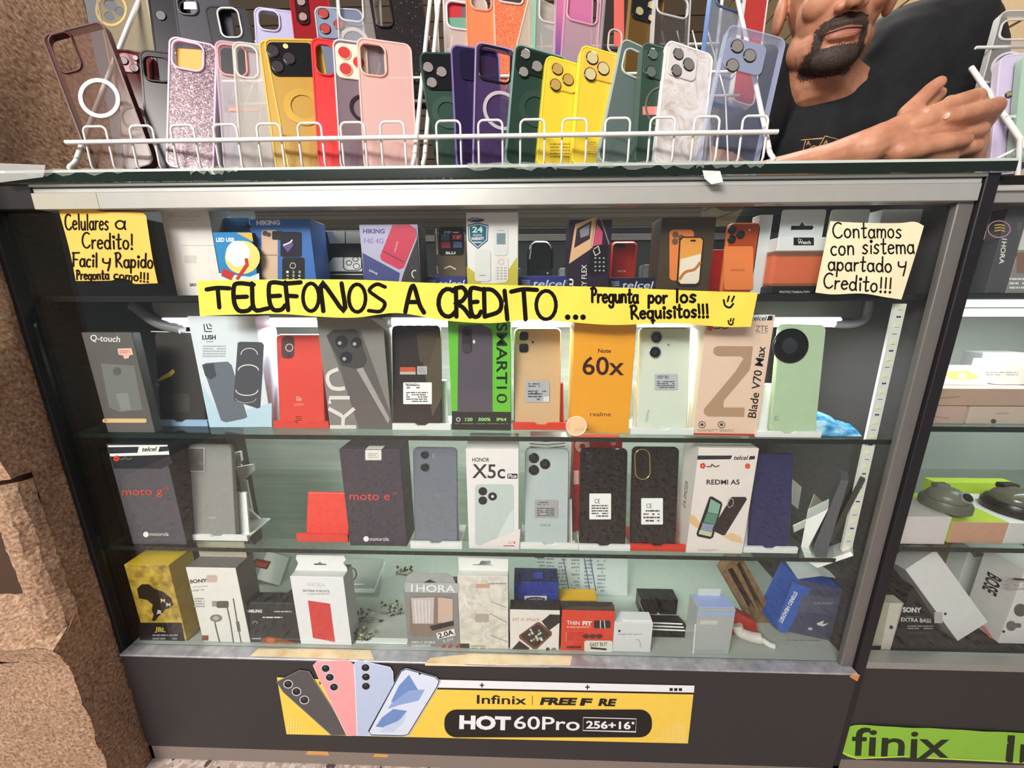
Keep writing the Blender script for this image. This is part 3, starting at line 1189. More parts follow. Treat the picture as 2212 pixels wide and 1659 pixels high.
it = box_item('earphone_box', 'tall white earphone box with grey sides and a hanging tab beside the gold box', [(397, 1237), (506, 1233), (533, 1394), (435, 1394)], z, .045, M('ede8e2', .45), M('6d6b68', .5), roll=0)
b = it.body
b.txt('SONY', (410, 1260), (448, 1257), 7, M('3a3230', .5), .04)
b.line([(416, 1268), (450, 1266)], 1, GRYT)
b.txt('h.ear in', (411, 1278), (441, 1276), 6, GRYT)
b.rect(446, 1242, 469, 1258, M('d0b4ac', .5), 4)
b.rect(458, 1298, 468, 1310, M('9a9a90', .3)); b.rect(468, 1298, 494, 1313, M('55584e', .3), 4)
b.line([(491, 1312), (498, 1345), (505, 1392)], 2.5, M('6a6a64', .4))
b.circ(467, 1335, 13, M('7a7a72', .3), 8); b.circ(467, 1335, 7, M('b4b0a6', .3), 4.5)
b.line([(464, 1343), (469, 1365), (476, 1392)], 2.5, M('6a6a64', .4))
b.line([(504, 1292), (512, 1340), (522, 1392)], 1.8, M('55554f', .4)); b.line([(513, 1342), (517, 1364)], 6, M('66665f', .4))
b.rect(437, 1372, 450, 1383, M('8a4a38', .5)); b.cells(420, 1290, 442, 1312, 4, MIDG)
tab = it.part('hanging_tab')
tw = it.w * .98
tab.prism([(-tw / 2, it.h), (tw / 2, it.h), (tw / 2, it.h + .034), (-tw / 2, it.h + .034)], .03, .0315, M('cbbba6', .5), holes=[[(-.012, it.h + .014), (-.004, it.h + .014), (0, it.h + .019), (.004, it.h + .014), (.012, it.h + .014), (.012, it.h + .011), (-.012, it.h + .011)]])

it = box_item('small_box', 'small white box with a dark red picture lying tilted behind the white earphone box', [(540, 1213), (590, 1208), (603, 1234), (548, 1250)], z, .012, W1, M('8f948c', .5), Y=.16, roll=14, lean=25)
it.body.poly([(553, 1206), (586, 1213), (577, 1230), (540, 1222)], M('7a2a22', .4))
it.body.poly([(556, 1212), (580, 1217), (574, 1226), (548, 1221)], M('b0483a', .4))

it = box_item('charger_pack', 'dark plastic pack with a small orange picture between two white boxes', [(522, 1309), (634, 1308), (648, 1396), (534, 1394)], z, .03, M('26292a', .25), roll=0, lean=6, cat='package')
b = it.body
b.txt('SAMSUNG', (528, 1323), (566, 1323), 6, W0, .03); b.cells(592, 1318, 630, 1324, 1, MIDG); b.cells(548, 1331, 610, 1336, 1, W1, seed=2)
b.circ(551, 1345, 6, GRYT, 4); b.circ(551, 1346, 4, M('26292a', .3), 3)
b.poly([(565, 1382), (580, 1374), (600, 1378), (640, 1388), (644, 1394), (560, 1392)], M('8a4a22', .5)); b.circ(585, 1383, 9, M('d0682a', .5), 5)
b.cells(545, 1376, 566, 1382, 1, MIDG); b.txt('Kwa', (604, 1394), (638, 1394), 6, MIDG)
cab = wmb()
p = [atz(*q, z + .003) + V((0, 0, 0)) for q in ((560, 1306), (580, 1296))]
base = V((-.55, .10, z))
cpts = [V(q) for q in ((-.505, .06, z + .058), (-.47, .075, z + .07), (-.435, .07, z + .078), (-.41, .06, z + .07), (-.42, .05, z + .05), (-.46, .05, z + .056), (-.49, .06, z + .064), (-.45, .08, z + .085), (-.40, .075, z + .075))]
cab.tube([V(q) for q in catmull([tuple(q) for q in cpts], 6)], .0016, K0, 6)
tag(cab.build('coiled_cable'), 'thin black cable coiled on top of the dark charger pack', 'cable')

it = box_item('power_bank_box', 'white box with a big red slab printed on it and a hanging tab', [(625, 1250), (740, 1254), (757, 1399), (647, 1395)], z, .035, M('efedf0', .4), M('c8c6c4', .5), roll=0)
b = it.body
b.poly([(665, 1297), (713, 1304), (724, 1387), (676, 1378)], M('d8403e', .4))
b.line([(686, 1370), (700, 1372)], 1.2, M('b83030', .4))
b.txt('1HORA', (664, 1266), (702, 1268), 8, M('d0ccc8', .5)); b.txt('BATERIA PORTATIL', (655, 1278), (713, 1280), 5, M('5a5658', .5)); b.cells(664, 1281, 712, 1285, 1, MIDG)
tab = it.part('hanging_tab')
e = it.h
tab.prism([(-it.w * .5, e), (it.w * .5, e), (it.w * .5, e + .008), (it.w * .44, e + .018), (it.w * .5, e + .026), (it.w * .48, e + .034), (-it.w * .42, e + .034), (-it.w * .45, e + .026), (-it.w * .42, e + .016)], .016, .0172, W0, holes=[[(-.012, e + .016), (-.004, e + .016), (0, e + .021), (.004, e + .016), (.012, e + .016), (.012, e + .012), (-.012, e + .012)]])

it = box_item('clear_case_pack', 'flat clear plastic pack with a dark ring lying behind the red slab box', [(745, 1214), (832, 1214), (808, 1277), (748, 1275)], z, .01, CLEAR('a8aca6', .22), Y=.13, lean=30, cat='package', roll=0)
b = it.body
b.line(arc(758, 1240, 12, 14, -120, 120, 10), 3, M('4a4644', .4)); b.line([(832, 1214), (808, 1277)], 3, W1); b.rect(752, 1271, 808, 1280, M('e4e6e2', .4)); b.cells(752, 1259, 786, 1265, 1, W0)

LEAF1, LEAF2, LEAF3 = M('2c2f26', .4), M('6d7050', .4), M('a9a878', .4)
for i, (lab, L) in enumerate((('speckled green and black hair clip lying farthest back beside a grey box', (874, 1232, 26, 14)), ('speckled green and black hair clip nearest the white and red box', (800, 1328, 34, 22)),
                              ('speckled green and black hair clip with its points toward the grey window box', (845, 1313, 32, 20)), ('speckled green and black hair clip lowest near the front edge', (783, 1373, 26, 15)))):
    x, y, rx, ry = L
    P = atz(x, y + ry * .6, z)
    P.y = min(P.y, .25)
    t = thing('hair_clip', lab, 'hair clip', (P.x, P.y, z), 'speckled hair clips on the case floor')
    rd = random.Random(i + 3)
    b = MB()
    for k in range(26):
        a = rd.uniform(0, 6.28)
        q = V((rd.uniform(-1, 1) * rx * .0008, rd.uniform(-.01, .01), rd.uniform(.1, 1.6) * ry * .0008 + .002))
        b.X = Matrix.Translation(q) @ Matrix.Rotation(a, 4, 'Y') @ Matrix.Rotation(rd.uniform(-.8, .8), 4, 'X')
        b.rprism(-.0035, .0035, -.0022, .0022, .002, -.0005, .0005, rd.choice((LEAF1, LEAF1, LEAF2, LEAF3)), .0003)
    b.build('plates', t)
    b = MB(); b.tube([(-rx * .0007, 0, .0015), (0, -.004, .0022), (rx * .0007, 0, .0015)], .0015, M('8a8c84', .3, .8), 6); b.build('clip', t)
it = box_item('white_strip', 'white paper strip lying along the front edge of the case floor', [(768, 1389), (880, 1390), (880, 1403), (770, 1401)], z, .012, M('e9ecea', .4), cat='paper', Y=.016)

it = box_item('charger_box', 'grey window box holding a wooden pink adapter with a rounded top flap', [(875, 1281), (992, 1281), (992, 1405), (880, 1403)], z, .035, M('8e8c8c', .45), roll=0)
b = it.body
b.poly([(877, 1258), (992, 1260), (992, 1281), (874, 1279)], M('b8b8ba', .3))
b.poly(b.rr(885, 980, 1288, 1375, 12), M('8f7a6c', .4))
b.poly([(888, 1292), (938, 1290), (936, 1347), (892, 1347)], M('cfc2c2', .3)); b.poly([(946, 1290), (978, 1294), (978, 1345), (946, 1345)], M('d6b8a8', .4))
for k in range(5):
    b.line([(896 + k * 8, 1296), (900 + k * 7, 1345)], 2.5, M('e8e2e2', .3))
b.poly([(928, 1352), (979, 1340), (981, 1350), (934, 1362)], M('23242a', .4)); b.poly([(942, 1367), (981, 1357), (984, 1372), (946, 1380)], W0)
b.txt('2.0A', (948, 1378), (981, 1369), 10, K0, .03); b.txt('5.0V', (958, 1388), (981, 1382), 6, W0)
b.txt('TIPO C DOBLE', (889, 1389), (940, 1389), 4.5, W0, .02); b.txt('CARGADOR', (889, 1396), (931, 1396), 4.5, W0, .02); b.rect(889, 1399, 917, 1403, W1)
b.txt('1HORA', (888, 1277), (984, 1279), 15, W0, .02)
for x in (952, 966, 983):
    b.poly([(x, 1402), (x + 4, 1393), (x + 10, 1391), (x + 8, 1399)], M('c83a34', .5))
tab = it.part('top_flap')
e = it.h
tab.prism([(-it.w * .49, e)] + [(-it.w * .49, e + .006), (-it.w * .40, e + .030), (-it.w * .3, e + .035), (it.w * .3, e + .035), (it.w * .42, e + .028), (it.w * .49, e + .006)] + [(it.w * .49, e)], .001, .0022, M('a9a8a8', .35), holes=[[(-.018, e + .012), (0, e + .022), (.018, e + .012), (.012, e + .009), (-.012, e + .009)]])

it = box_item('charger_box', 'pale marble patterned box with a cut open top tab beside the grey window box', [(993, 1252), (1101, 1255), (1098, 1409), (993, 1406)], z, .04, RAMP('NOISE', 30, [(.35, 'cfc8be'), (.5, 'e4dcd0'), (.65, 'efe8e0')], .4, dist=2.), M('d8d4cc', .5), roll=0)
b = it.body
b.rect(1028, 1261, 1058, 1270, M('d2a08c', .5)); b.cells(1056, 1258, 1094, 1263, 1, GRYT); b.rect(1026, 1326, 1056, 1344, M('b8ac9e', .5), 3)
b.rect(994, 1390, 1014, 1404, M('3a3838', .4)); b.rect(1016, 1391, 1054, 1403, M('e8dcc8', .5)); b.cells(1018, 1393, 1050, 1402, 2, GRYT)
b.line([(1004, 1284), (1006, 1300), (1012, 1310), (1018, 1314)], 5, W0, smooth=True)
for q in (((1062, 1300), (1094, 1312)), ((1058, 1325), (1096, 1345)), ((1060, 1372), (1096, 1386))):
    b.line(q, 1.6, M('a8a49c', .5))
tab = it.part('hanging_tab')
e = it.h
tab.prism([(-it.w * .5, e), (it.w * .5, e), (it.w * .5, e + .026), (-it.w * .5, e + .028)], .015, .0162, W0, holes=[[(-.02, e + .011), (.022, e + .011), (.014, e + .014), (.014, e + .022), (-.004, e + .022), (-.008, e + .014), (-.02, e + .013)]])

it = box_item('smartwatch_box', 'white box with a square black smartwatch printed across it', [(1102, 1325), (1209, 1328), (1207, 1413), (1102, 1409)], z, .024, M('f0e6e0', .45), M('2c2626', .5), roll=0)
b = it.body
b.poly([(1209, 1328), (1209, 1345), (1186, 1362), (1170, 1342), (1188, 1327)], M('2a2624', .5)); b.poly([(1102, 1406), (1122, 1384), (1144, 1400), (1134, 1411), (1102, 1410)], M('2a2624', .5))
b.poly(b.rr(1122, 1194, 1344, 1402, 4) if False else [(1160, 1344), (1166, 1344), (1192, 1365), (1192, 1372), (1160, 1402), (1152, 1402), (1122, 1379), (1121, 1372)], M('7a4a3c', .3))
b.poly([(1160, 1349), (1164, 1349), (1187, 1367), (1187, 1371), (1158, 1397), (1153, 1397), (1127, 1377), (1126, 1372)], M('3a2c2a', .2))
rd = random.Random(5)
for k in range(16):
    b.circ(1157 + rd.uniform(-14, 14), 1372 + rd.uniform(-12, 12), 2.6, M(rd.choice(('e8c8b8', 'b8d8d0', 'f0e0e0', 'c88a80')), .4), n=8)
b.txt('HT.X Watch', (1108, 1341), (1165, 1341), 7, M('e0a89a', .5)); b.circ(1183, 1402, 4, M('3a3636', .5)); b.rect(1191, 1399, 1201, 1405, M('8a8480', .5), 2)

it = box_item('memory_box', 'dark blue box with an oval logo behind the smartwatch box', [(1109, 1258), (1203, 1259), (1207, 1312), (1109, 1310)], z, .04, M('2d3f96', .4), M('222a55', .5), Y=.052, roll=0)
b = it.body
b.rect(1133, 1287, 1181, 1302, W1); b.circ(1157, 1294, 21, M('20245a', .4), 4.5); b.txt('SAMSUNG', (1142, 1297), (1172, 1296), 4, W0)
b.line([(1170, 1283), (1204, 1283)], 1, M('5a6ac0', .4))
it.part('tongue').prism([(-.006, it.h), (.014, it.h), (.012, it.h + .014), (-.004, it.h + .014)], .01, .011, M('3a4698', .45))

it = box_item('leaflet', 'printed grey instruction leaflet propped at the back of the case floor', [(1153, 1198), (1330, 1206), (1362, 1292), (1157, 1280)], z, .0012, M('c9cdca', .5), cat='paper', lean=14, roll=0)
b = it.body
for k, x in enumerate((1160, 1180, 1206, 1234, 1262, 1290)):
    b.cells(x, 1203 + k * 1, x + 18, 1270 + k * 2, 9, M('8a9094', .6), seed=k)
for x in (1217, 1262, 1275):
    b.line([(x, 1206), (x + 12, 1276)], 2.4, M('5a6a94', .5))
b.rect(1155, 1200, 1174, 1205, M('4a4a4c', .5))

it = box_item('yellow_box', 'yellow carton peeking out behind the open red box', [(1204, 1297), (1288, 1297), (1288, 1330), (1206, 1330)], z, .03, M('f0b82a', .45), Y=.06, roll=0)
it.body.poly([(1234, 1308), (1250, 1302), (1270, 1306), (1280, 1312), (1236, 1312)], W1)
it = box_item('case_box', 'open topped red carton with a white sticker standing at the front', [(1214, 1328), (1327, 1329), (1324, 1416), (1212, 1413)], z, .022, M('e2452e', .45), M('3a3230', .5), roll=0)
b = it.body
b.txt('THIN', (1224, 1349), (1252, 1350), 8, W0, .01); b.txt('FIT', (1258, 1350), (1278, 1351), 8, W0, .05); b.cells(1224, 1352, 1276, 1357, 1, M('f4b0a0', .5))
b.rect(1283, 1340, 1319, 1357, M('241e1e', .4), 4); b.line([(1297, 1340), (1297, 1357)], 2, W1); b.line([(1305, 1340), (1307, 1357)], 2, W1)
for k in range(4):
    b.line([(1222, 1367 + k * 5), (1262, 1367 + k * 5)], 1, M('b82e1e', .5)); b.circ(1223, 1367 + k * 5, 1, W0, n=6)
for x in (1266, 1280, 1294):
    b.circ(x, 1374, 7, M('5a2a22', .5), 5)
b.rect(1262, 1383, 1323, 1408, M('efe6da', .4), 5); b.txt('EASY BUY', (1275, 1396), (1312, 1394), 8, M('5c5450', .5), .02); b.line([(1276, 1399), (1310, 1402)], 4, K0)
b.cells(1224, 1393, 1254, 1402, 1, M('5a1a14', .5), seed=3)
fl = it.part('torn_flap')
e = it.h
fl.add([(-it.w * .5, .002, e), (-it.w * .3, .004, e + .006), (0, .003, e + .008), (it.w * .3, .004, e + .006), (it.w * .49, .006, e + .009), (it.w * .5, .002, e)], [(0, 5, 4, 3, 2, 1)], M('4a3a30', .6))

it = box_item('earphone_box', 'small white box with a tiny black mark beside the open red carton', [(1327, 1351), (1411, 1353), (1406, 1416), (1325, 1413)], z, .024, M('e4e2e2', .4), roll=0)
b = it.body
b.circ(1338, 1363, 2.6, K0, 2.8, 10); b.cells(1336, 1368, 1388, 1372, 1, MIDG); b.line([(1374, 1381), (1381, 1384), (1384, 1398)], 1.6, MIDG, smooth=True)
it.part('lid').box(-it.w * .28, it.w * .48, .002, .022, it.h, it.h + .004, M('f0eef0', .3))

it = box_item('striped_box', 'black glossy box with three white stripes lying behind the small white box', [(1412, 1340), (1478, 1350), (1486, 1400), (1402, 1398)], z, .04, M('1f1d1e', .3), Y=.045, lean=20, roll=0)
b = it.body
for k in range(3):
    b.line([(1404, 1345 + k * 7), (1474 + k * 3, 1348 + k * 7)], 3.2, W0)
b.line([(1432, 1393), (1470, 1395)], 2, W0)
it = box_item('black_case', 'empty black case with a bright slit standing behind the striped box', [(1374, 1296), (1446, 1298), (1464, 1340), (1376, 1338)], z, .03, M('221f20', .25), cat='package', Y=.1, roll=0)
it.body.line([(1380, 1298), (1390, 1322)], 3, M('8a8a88', .3)); it.body.line([(1420, 1324), (1428, 1332)], 4, W1)

it = box_item('frosted_box', 'tall frosted clear box with a pale blue lid strip alone near the front', [(1507, 1321), (1587, 1323), (1577, 1418), (1498, 1418)], z, .035, CLEAR('c4c6c6', .72, .25), roll=0)
b = it.body
b.poly([(1507, 1300), (1574, 1298), (1587, 1322), (1522, 1323)] if False else [(1508, 1321), (1587, 1322), (1586, 1330), (1509, 1329)], M('9db4e4', .3))
b.rect(1512, 1340, 1550, 1349, M('d2cfc4', .4)); b.line([(1502, 1348), (1497, 1414)], 3, M('e4e8e6', .3)); b.cells(1504, 1404, 1560, 1410, 1, MIDG)
it.part('lid').box(-it.w * .48, it.w * .5, .002, .033, it.h, it.h + .002, M('a9b6e8', .3))
it.part('hanging_tab').box(-it.w * .32, it.w * .3, .03, .031, it.h, it.h + .017, M('d8dcd4', .4), .0002)

# cardboard tray insert leaning in the corner
CARD = RAMP('NOISE', 80, [(.3, '72563a'), (.6, '8c6c4a'), (.8, '9c7c58')], .8)
P = atz(1655, 1395, z)
P = V((P.x, .085, z))
t = thing('cardboard_insert', 'brown cardboard tray insert with long slots leaning toward the blue box', 'cardboard', P)
b = MB(Plane(.085))
b.X = Matrix.Translation(-P) @ Matrix.Translation((0, .085, 0))
def slab(pts, d, m, holes=()):
    o = [b.item.loc(*p) for p in pts]
    hh = [[b.item.loc(*p) for p in h] for h in holes]
    b.prism([(p.x, p.z) for p in o], 0, d, m, [[(p.x, p.z) for p in h] for h in hh])
slab([(1560, 1238), (1578, 1212), (1605, 1206), (1662, 1310), (1686, 1335), (1672, 1352), (1660, 1350), (1655, 1378), (1640, 1378), (1625, 1352)], .022, CARD,
     [[(1572, 1230), (1582, 1226), (1634, 1318), (1628, 1338)], [(1590, 1216), (1599, 1214), (1648, 1312), (1642, 1322)]])
b.build('tray', t)
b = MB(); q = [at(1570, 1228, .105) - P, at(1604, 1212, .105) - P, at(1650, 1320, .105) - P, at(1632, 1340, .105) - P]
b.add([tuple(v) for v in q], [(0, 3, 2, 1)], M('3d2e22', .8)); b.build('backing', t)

it = box_item('headset_box', 'blue and grey stereo headset box tipped sideways with its torn lid open', [(1700, 1262), (1832, 1292), (1790, 1408), (1672, 1380)], z, .05, M('4c4f66', .35), M('3558a8', .4), Y=.045, roll=13)
b = it.body
b.poly([(1712, 1256), (1752, 1272), (1700, 1366), (1684, 1366), (1678, 1344)], M('3a62b8', .4))
b.txt('STEREO HEADSET', (1716, 1277), (1682, 1343), 8, W0, .03)
b.poly([(1735, 1284), (1830, 1294), (1812, 1330), (1722, 1320)], M('5a5c70', .35)); b.cells(1758, 1298, 1800, 1308, 1, M('7a7c8c', .4))
b.poly([(1764, 1346), (1780, 1340), (1776, 1348), (1790, 1346), (1778, 1353), (1766, 1350)], W1); b.circ(1750, 1358, 5, M('c8c6c8', .4), 3)
b.cells(1700, 1380, 1770, 1398, 2, M('74778c', .4))
lid = it.part('torn_lid')
e = it.h
lid.add([(-it.w * .5, .002, e), (-it.w * .1, .01, e + .012), (it.w * .35, .02, e + .01), (it.w * .5, .03, e), (it.w * .48, .048, e + .004), (0, .05, e + .016), (-it.w * .45, .05, e + .006)], [(0, 1, 6), (1, 5, 6), (1, 2, 5), (2, 4, 5), (2, 3, 4)], M('c4c6c4', .5))

b = wmb()
P = atz(1620, 1392, z)
b.tube([V(q) for q in catmull([(P.x - .02, .05, z + .03), (P.x - .016, .045, z + .018), (P.x + .005, .04, z + .012), (P.x + .02, .035, z + .014)], 6)], .010, M('d4ccc0', .3), 12)
b.tube([(P.x + .02, .036, z + .012), (P.x + .034, .03, z + .005), (P.x + .042, .028, z + .004)], .0055, W1, 10)
tag(b.build('earphone_charger'), 'rounded white charger plug lying under the cardboard insert', 'charger')
b = wmb()
q = [(P.x - .04, .06, z), (P.x + .03, .06, z), (P.x + .02, .06, z + .03), (P.x - .02, .06, z + .055)]
b.prism([(a[0], a[2]) for a in q], .055, .07, M('b8322a', .35))
tag(b.build('red_bag'), 'crumpled red packet behind the white plug', 'packet')

# ================= third shelf
z = ZS2
it = box_item('phone_box', 'dark grey orange lettered phone box in the shadowed end of the lower shelf', [(234, 962), (362, 960), (402, 1178), (290, 1176)], z, .05, M('4f4d54', .4), M('1e1c20', .5), roll=0, Y=.014)
b = it.body
b.poly([(233, 962), (362, 961), (366, 982), (238, 986)], W0); b.poly([(233, 966), (300, 965), (297, 978), (236, 980)], M('2c2c34', .4)); b.poly([(345, 965), (363, 964), (364, 974), (342, 976)], M('2c2c34', .4))
telcel(b, (306, 975), (337, 974), 9, INK)
b.poly([(238, 986), (366, 982), (374, 1000), (350, 1012), (246, 1012)], M('26262c', .4)); amigo(b, 252, 990, 34)
b.txt('moto g', (265, 1070), (352, 1068), 16, M('e0483c', .5)); b.txt('15', (355, 1058), (366, 1057), 6, M('e0483c', .5))
b.circ(316, 1154, 6, W0); b.txt('motorola', (324, 1157), (365, 1157), 8, W0)
Y0 = stand('white phone stand holding a grey phone near the orange lettered dark box', 400, 535, 1157, 1168, W0, z)
it = phone('grey phone in a clear case on the white stand next to the dark shadowed box', [(403, 963), (501, 961), (511, 1157), (410, 1157)], z, Y0, M('8b8884', .35), roll=0)
c = it.part('clear_case'); c.rprism(-it.w / 2 - .0015, it.w / 2 + .0015, -it.drop + .001, it.h + .0015, .01, -.0012, .007, CLEAR('c8c8c4', .12), .001)
b = it.part('camera_plate', -.0013); b.rect(408, 968, 441, 1018, M('6d6866', .3), 6); b.line([(408, 968), (441, 968), (441, 1018), (410, 1018)], 1.2, W1, closed=True)
for x, y in ((420, 985), (421, 1004), (434, 1000)):
    b.circ(x, y, 6, M('7d7874', .2))
it.body.txt('moto', (452, 1120), (466, 1119), 4, W1)
for i, (nm, q, yy, ll) in enumerate((('paper_wad', [(506, 978), (518, 976), (521, 996), (508, 1008)], .10, 'small folded white paper tucked behind the grey phone'), ('paper_wad', [(508, 1010), (545, 1004), (547, 1018), (520, 1042)], .09, 'larger folded white paper below the other by the grey phone'))):
    b = wmb()
    v = [at(*p, yy) for p in q]
    b.prism([(p.x, p.z) for p in v], yy, yy + .006, M('d8d6cc', .6))
    b.box(v[3].x + .002, v[3].x + .012, yy + .001, yy + .005, z, v[3].z + .004, M('d8d6cc', .6))
    tag(b.build(nm), ll, 'paper')

# empty red stand
t0 = stand('empty red phone stand beside the orange lettered tall box', 642, 752, 1152, 1171, M('e8483c', .4), z, 14, .078, notch=False)

it = box_item('phone_box', 'tall aubergine phone box with orange lettering and a white seal beside the empty red stand', [(739, 971), (868, 972), (880, 1181), (756, 1178)], z, .05, M('433c48', .4), M('3a3440', .45), roll=0)
b = it.body
b.txt('moto e', (755, 1080), (842, 1080), 17, M('e0483c', .5)); b.txt('15', (849, 1068), (857, 1068), 5, M('e0483c', .5))
b.circ(791, 1164, 6, W0); b.txt('motorola', (799, 1168), (840, 1168), 8, W0)
s = it.part('seal_sticker', -.0004); s.rect(789, 972, 824, 994, M('e8e2dc', .5), 2); s.cells(795, 978, 818, 990, 3, MIDG)
s.add([(s.P(789, 972).x, -.0003, it.h + .0003), (s.P(824, 972).x, -.0003, it.h + .0003), (s.P(824, 972).x, .016, it.h + .0003), (s.P(789, 972).x, .016, it.h + .0003)], [(0, 1, 2, 3)], M('e8e2dc', .5))

Y0 = stand('white phone stand under the slate grey phone', 887, 998, 1172, 1186, W0, z, ph=.11)
it = phone('slate blue grey phone with two dark lenses beside the aubergine box', [(901, 968), (995, 967), (989, 1178), (895, 1176)], z, Y0, M('7d838f', .25, .3), roll=0)
lenses(it, [(918, 982, 8.5), (918, 1009, 9)], ring=M('4c525c', .3, .6))
it.body.circ(945, 1069, 7, M('747a86', .2)); it.body.line([(936, 980), (936, 990)], 1.2, M('b0b4bc', .4))

it = box_item('phone_box', 'white phone box with big black letters and a pale green phone picture', [(1012, 970), (1125, 971), (1121, 1187), (1012, 1184)], z, .05, M('efe9e8', .4), roll=0)
b = it.body
b.txt('HONOR', (1020, 997), (1057, 997), 8, M('2c2826', .5), .02); b.txt('X5c', (1020, 1032), (1091, 1033), 29, M('2c2826', .5), .012); b.rect(1096, 1023, 1118, 1034, M('2c2826', .5), 2); b.txt('Plus', (1098, 1032), (1116, 1032), 7.5, W0, .02)
b.poly(b.rr(1026, 1110, 1046, 1178, 8), M('c5cfcc', .35)); b.poly([(1074, 1162), (1102, 1106), (1110, 1100), (1110, 1150)], M('d8e2e0', .35)); b.poly([(1026, 1182), (1124, 1142), (1121, 1187), (1013, 1184)], M('f2e4e2', .4))
for x, y in ((1043, 1061), (1043, 1081), (1064, 1072)):
    b.circ(x, y, 9.5, K0, 9)
b.circ(1064, 1072, 3, W0)
b.rect(1099, 1169, 1113, 1174, RED, 2); b.rect(1100, 1170, 1110, 1173, W0); b.cells(1088, 1176, 1113, 1181, 1, M('a86a5c', .5))
it.part('top_flap').box(-it.w * .48, it.w * .5, .008, .05, it.h, it.h + .010, M('b8b6b4', .45), .0004)

it = box_item('phone_box', 'white striped box mostly hidden behind the mint grey phone', [(1142, 945), (1220, 945), (1222, 1100), (1144, 1100)], z, .03, M('dedcda', .4), Y=.075, roll=0)
for k in range(3):
    it.body.line([(1143, 951 + k * 7), (1180, 954 + k * 7), (1220, 950 + k * 7)], 1.6, K0)
Y0 = stand('long white phone stand lip under the mint grey phone', 1124, 1249, 1175, 1187, W0, z)
it = phone('mint grey phone with three black lenses on the lower shelf', [(1137, 969), (1228, 969), (1229, 1176), (1131, 1175)], z, Y0, M('b4bfbf', .25), roll=0)
lenses(it, [(1153, 989, 11), (1153, 1015, 11), (1177, 1002, 11)])
it.body.circ(1177, 1003, 1.6, W0); label(it, 1155, 1080, 1205, 1119, M('a5a4a6', .4), 5, seed=4); it.body.txt('HONOR', (1167, 1137), (1190, 1137), 5, M('5c6262', .5))

it = box_item('phone_box', 'red phone box half hidden behind the first black phone', [(1233, 952), (1338, 950), (1336, 1085), (1234, 1085)], z, .03, M('a8201e', .4), Y=.07, roll=0)
b = it.body
b.circ(1258, 962, 16, M('d49a90', .5)); b.circ(1258, 964, 6, M('8a1a18', .5)); b.txt('1', (1239, 1046), (1250, 1046), 30, M('e8b8b0', .5)); b.circ(1325, 957, 6, M('d07a70', .5))
Y0 = stand('white phone stand under the black phone near the red box', 1250, 1361, 1178, 1190, W0, z)
it = phone('glossy black phone with a white label in front of the red box', [(1252, 968), (1352, 969), (1352, 1179), (1250, 1178)], z, Y0, K1, roll=0)
lenses(it, [(1275, 985, 11), (1277, 1012, 10), (1300, 990, 6)], ring=K1)
label(it, 1273, 1066, 1320, 1122, W0, 5, ((1284, 1087), (1296, 1087), 9), seed=6)
Y0 = stand('red phone stand under the black phone with the oval camera', 1362, 1480, 1178, 1191, RED, z, ph=.09)
it = phone('black phone with a gold rimmed oval camera on the red stand', [(1362, 967), (1461, 965), (1462, 1178), (1360, 1178)], z, Y0, M('1d1716', .2, coat=.4), roll=0)
c = it.part('camera_oval', 0)
pts = [it.loc(*p) for p in arc(1387, 985, 16, 15, 180, 360, 8) + arc(1388, 1020, 16, 15, 0, 180, 8)]
c.tube([(p.x, -.0008, p.z) for p in pts], .0009, M('d8c48a', .25, .8), 6, True)
c.y = -.0005; c.circ(1387, 986, 10, K1); c.circ(1388, 1018, 10, K1)
label(it, 1385, 1076, 1432, 1133, W0, 4, ((1396, 1097), (1408, 1097), 9), seed=8)

it = box_item('phone_box', 'white phone box with two phones and an orange swirl printed on it', [(1505, 968), (1634, 969), (1603, 1196), (1482, 1195)], z, .055, M('eee2dc', .4), M('e2dad4', .45), roll=0)
b = it.body
b.poly([(1507, 984), (1582, 984), (1578, 992), (1506, 993)], M('2c2838', .4)); b.poly([(1620, 985), (1631, 985), (1630, 992), (1617, 993)], M('2c2838', .4)); telcel(b, (1584, 993), (1614, 993), 9, INK)
amigo(b, 1518, 1006, 36); b.rect(1609, 1001, 1620, 1012, M('e4583c', .5), 4)
b.txt('REDMI A5', (1526, 1046), (1597, 1046), 10, INK, .015)
b.poly([(1492, 1110), (1500, 1114), (1514, 1132), (1506, 1140), (1490, 1130)], M('e8c088', .5)); b.poly([(1560, 1158), (1580, 1150), (1600, 1160), (1604, 1174), (1580, 1168)], M('eec49c', .5))
b.poly([(1532, 1073), (1538, 1072), (1558, 1084), (1560, 1090), (1540, 1160), (1534, 1164), (1506, 1158), (1504, 1152)], K0)
b.poly([(1535, 1077), (1556, 1089), (1551, 1110), (1528, 1106)], M('86b09c', .4)); b.poly([(1527, 1107), (1551, 1111), (1544, 1132), (1519, 1128)], M('5c8a74', .4)); b.poly([(1518, 1129), (1543, 1133), (1536, 1158), (1509, 1152)], M('8c9ab4', .4)); b.poly([(1511, 1144), (1538, 1150), (1535, 1159), (1509, 1153)], M('c8d0a8', .4))
b.poly([(1580, 1073), (1610, 1073), (1613, 1078), (1566, 1155), (1560, 1156), (1538, 1145), (1540, 1138)], M('2c2422', .4)); b.line(arc(1578, 1084, 6, 8, 180, 360, 6) + [(1582, 1092), (1574, 1096), (1571, 1090)], 1.6, MIDG, closed=True)
b.cells(1506, 1185, 1550, 1190, 1, M('c8bcb4', .5))
for q, t_ in (((1490, 1000), 'REDMI A5'),):
    sb = it.part('side_print')
    vs, fs, w = text_mesh(t_)
    sb.add([(-it.w / 2 - .0004, .022 + y * .016, it.h * .62 - x * .05 / w * 1.0) for x, y in vs], fs, INK)

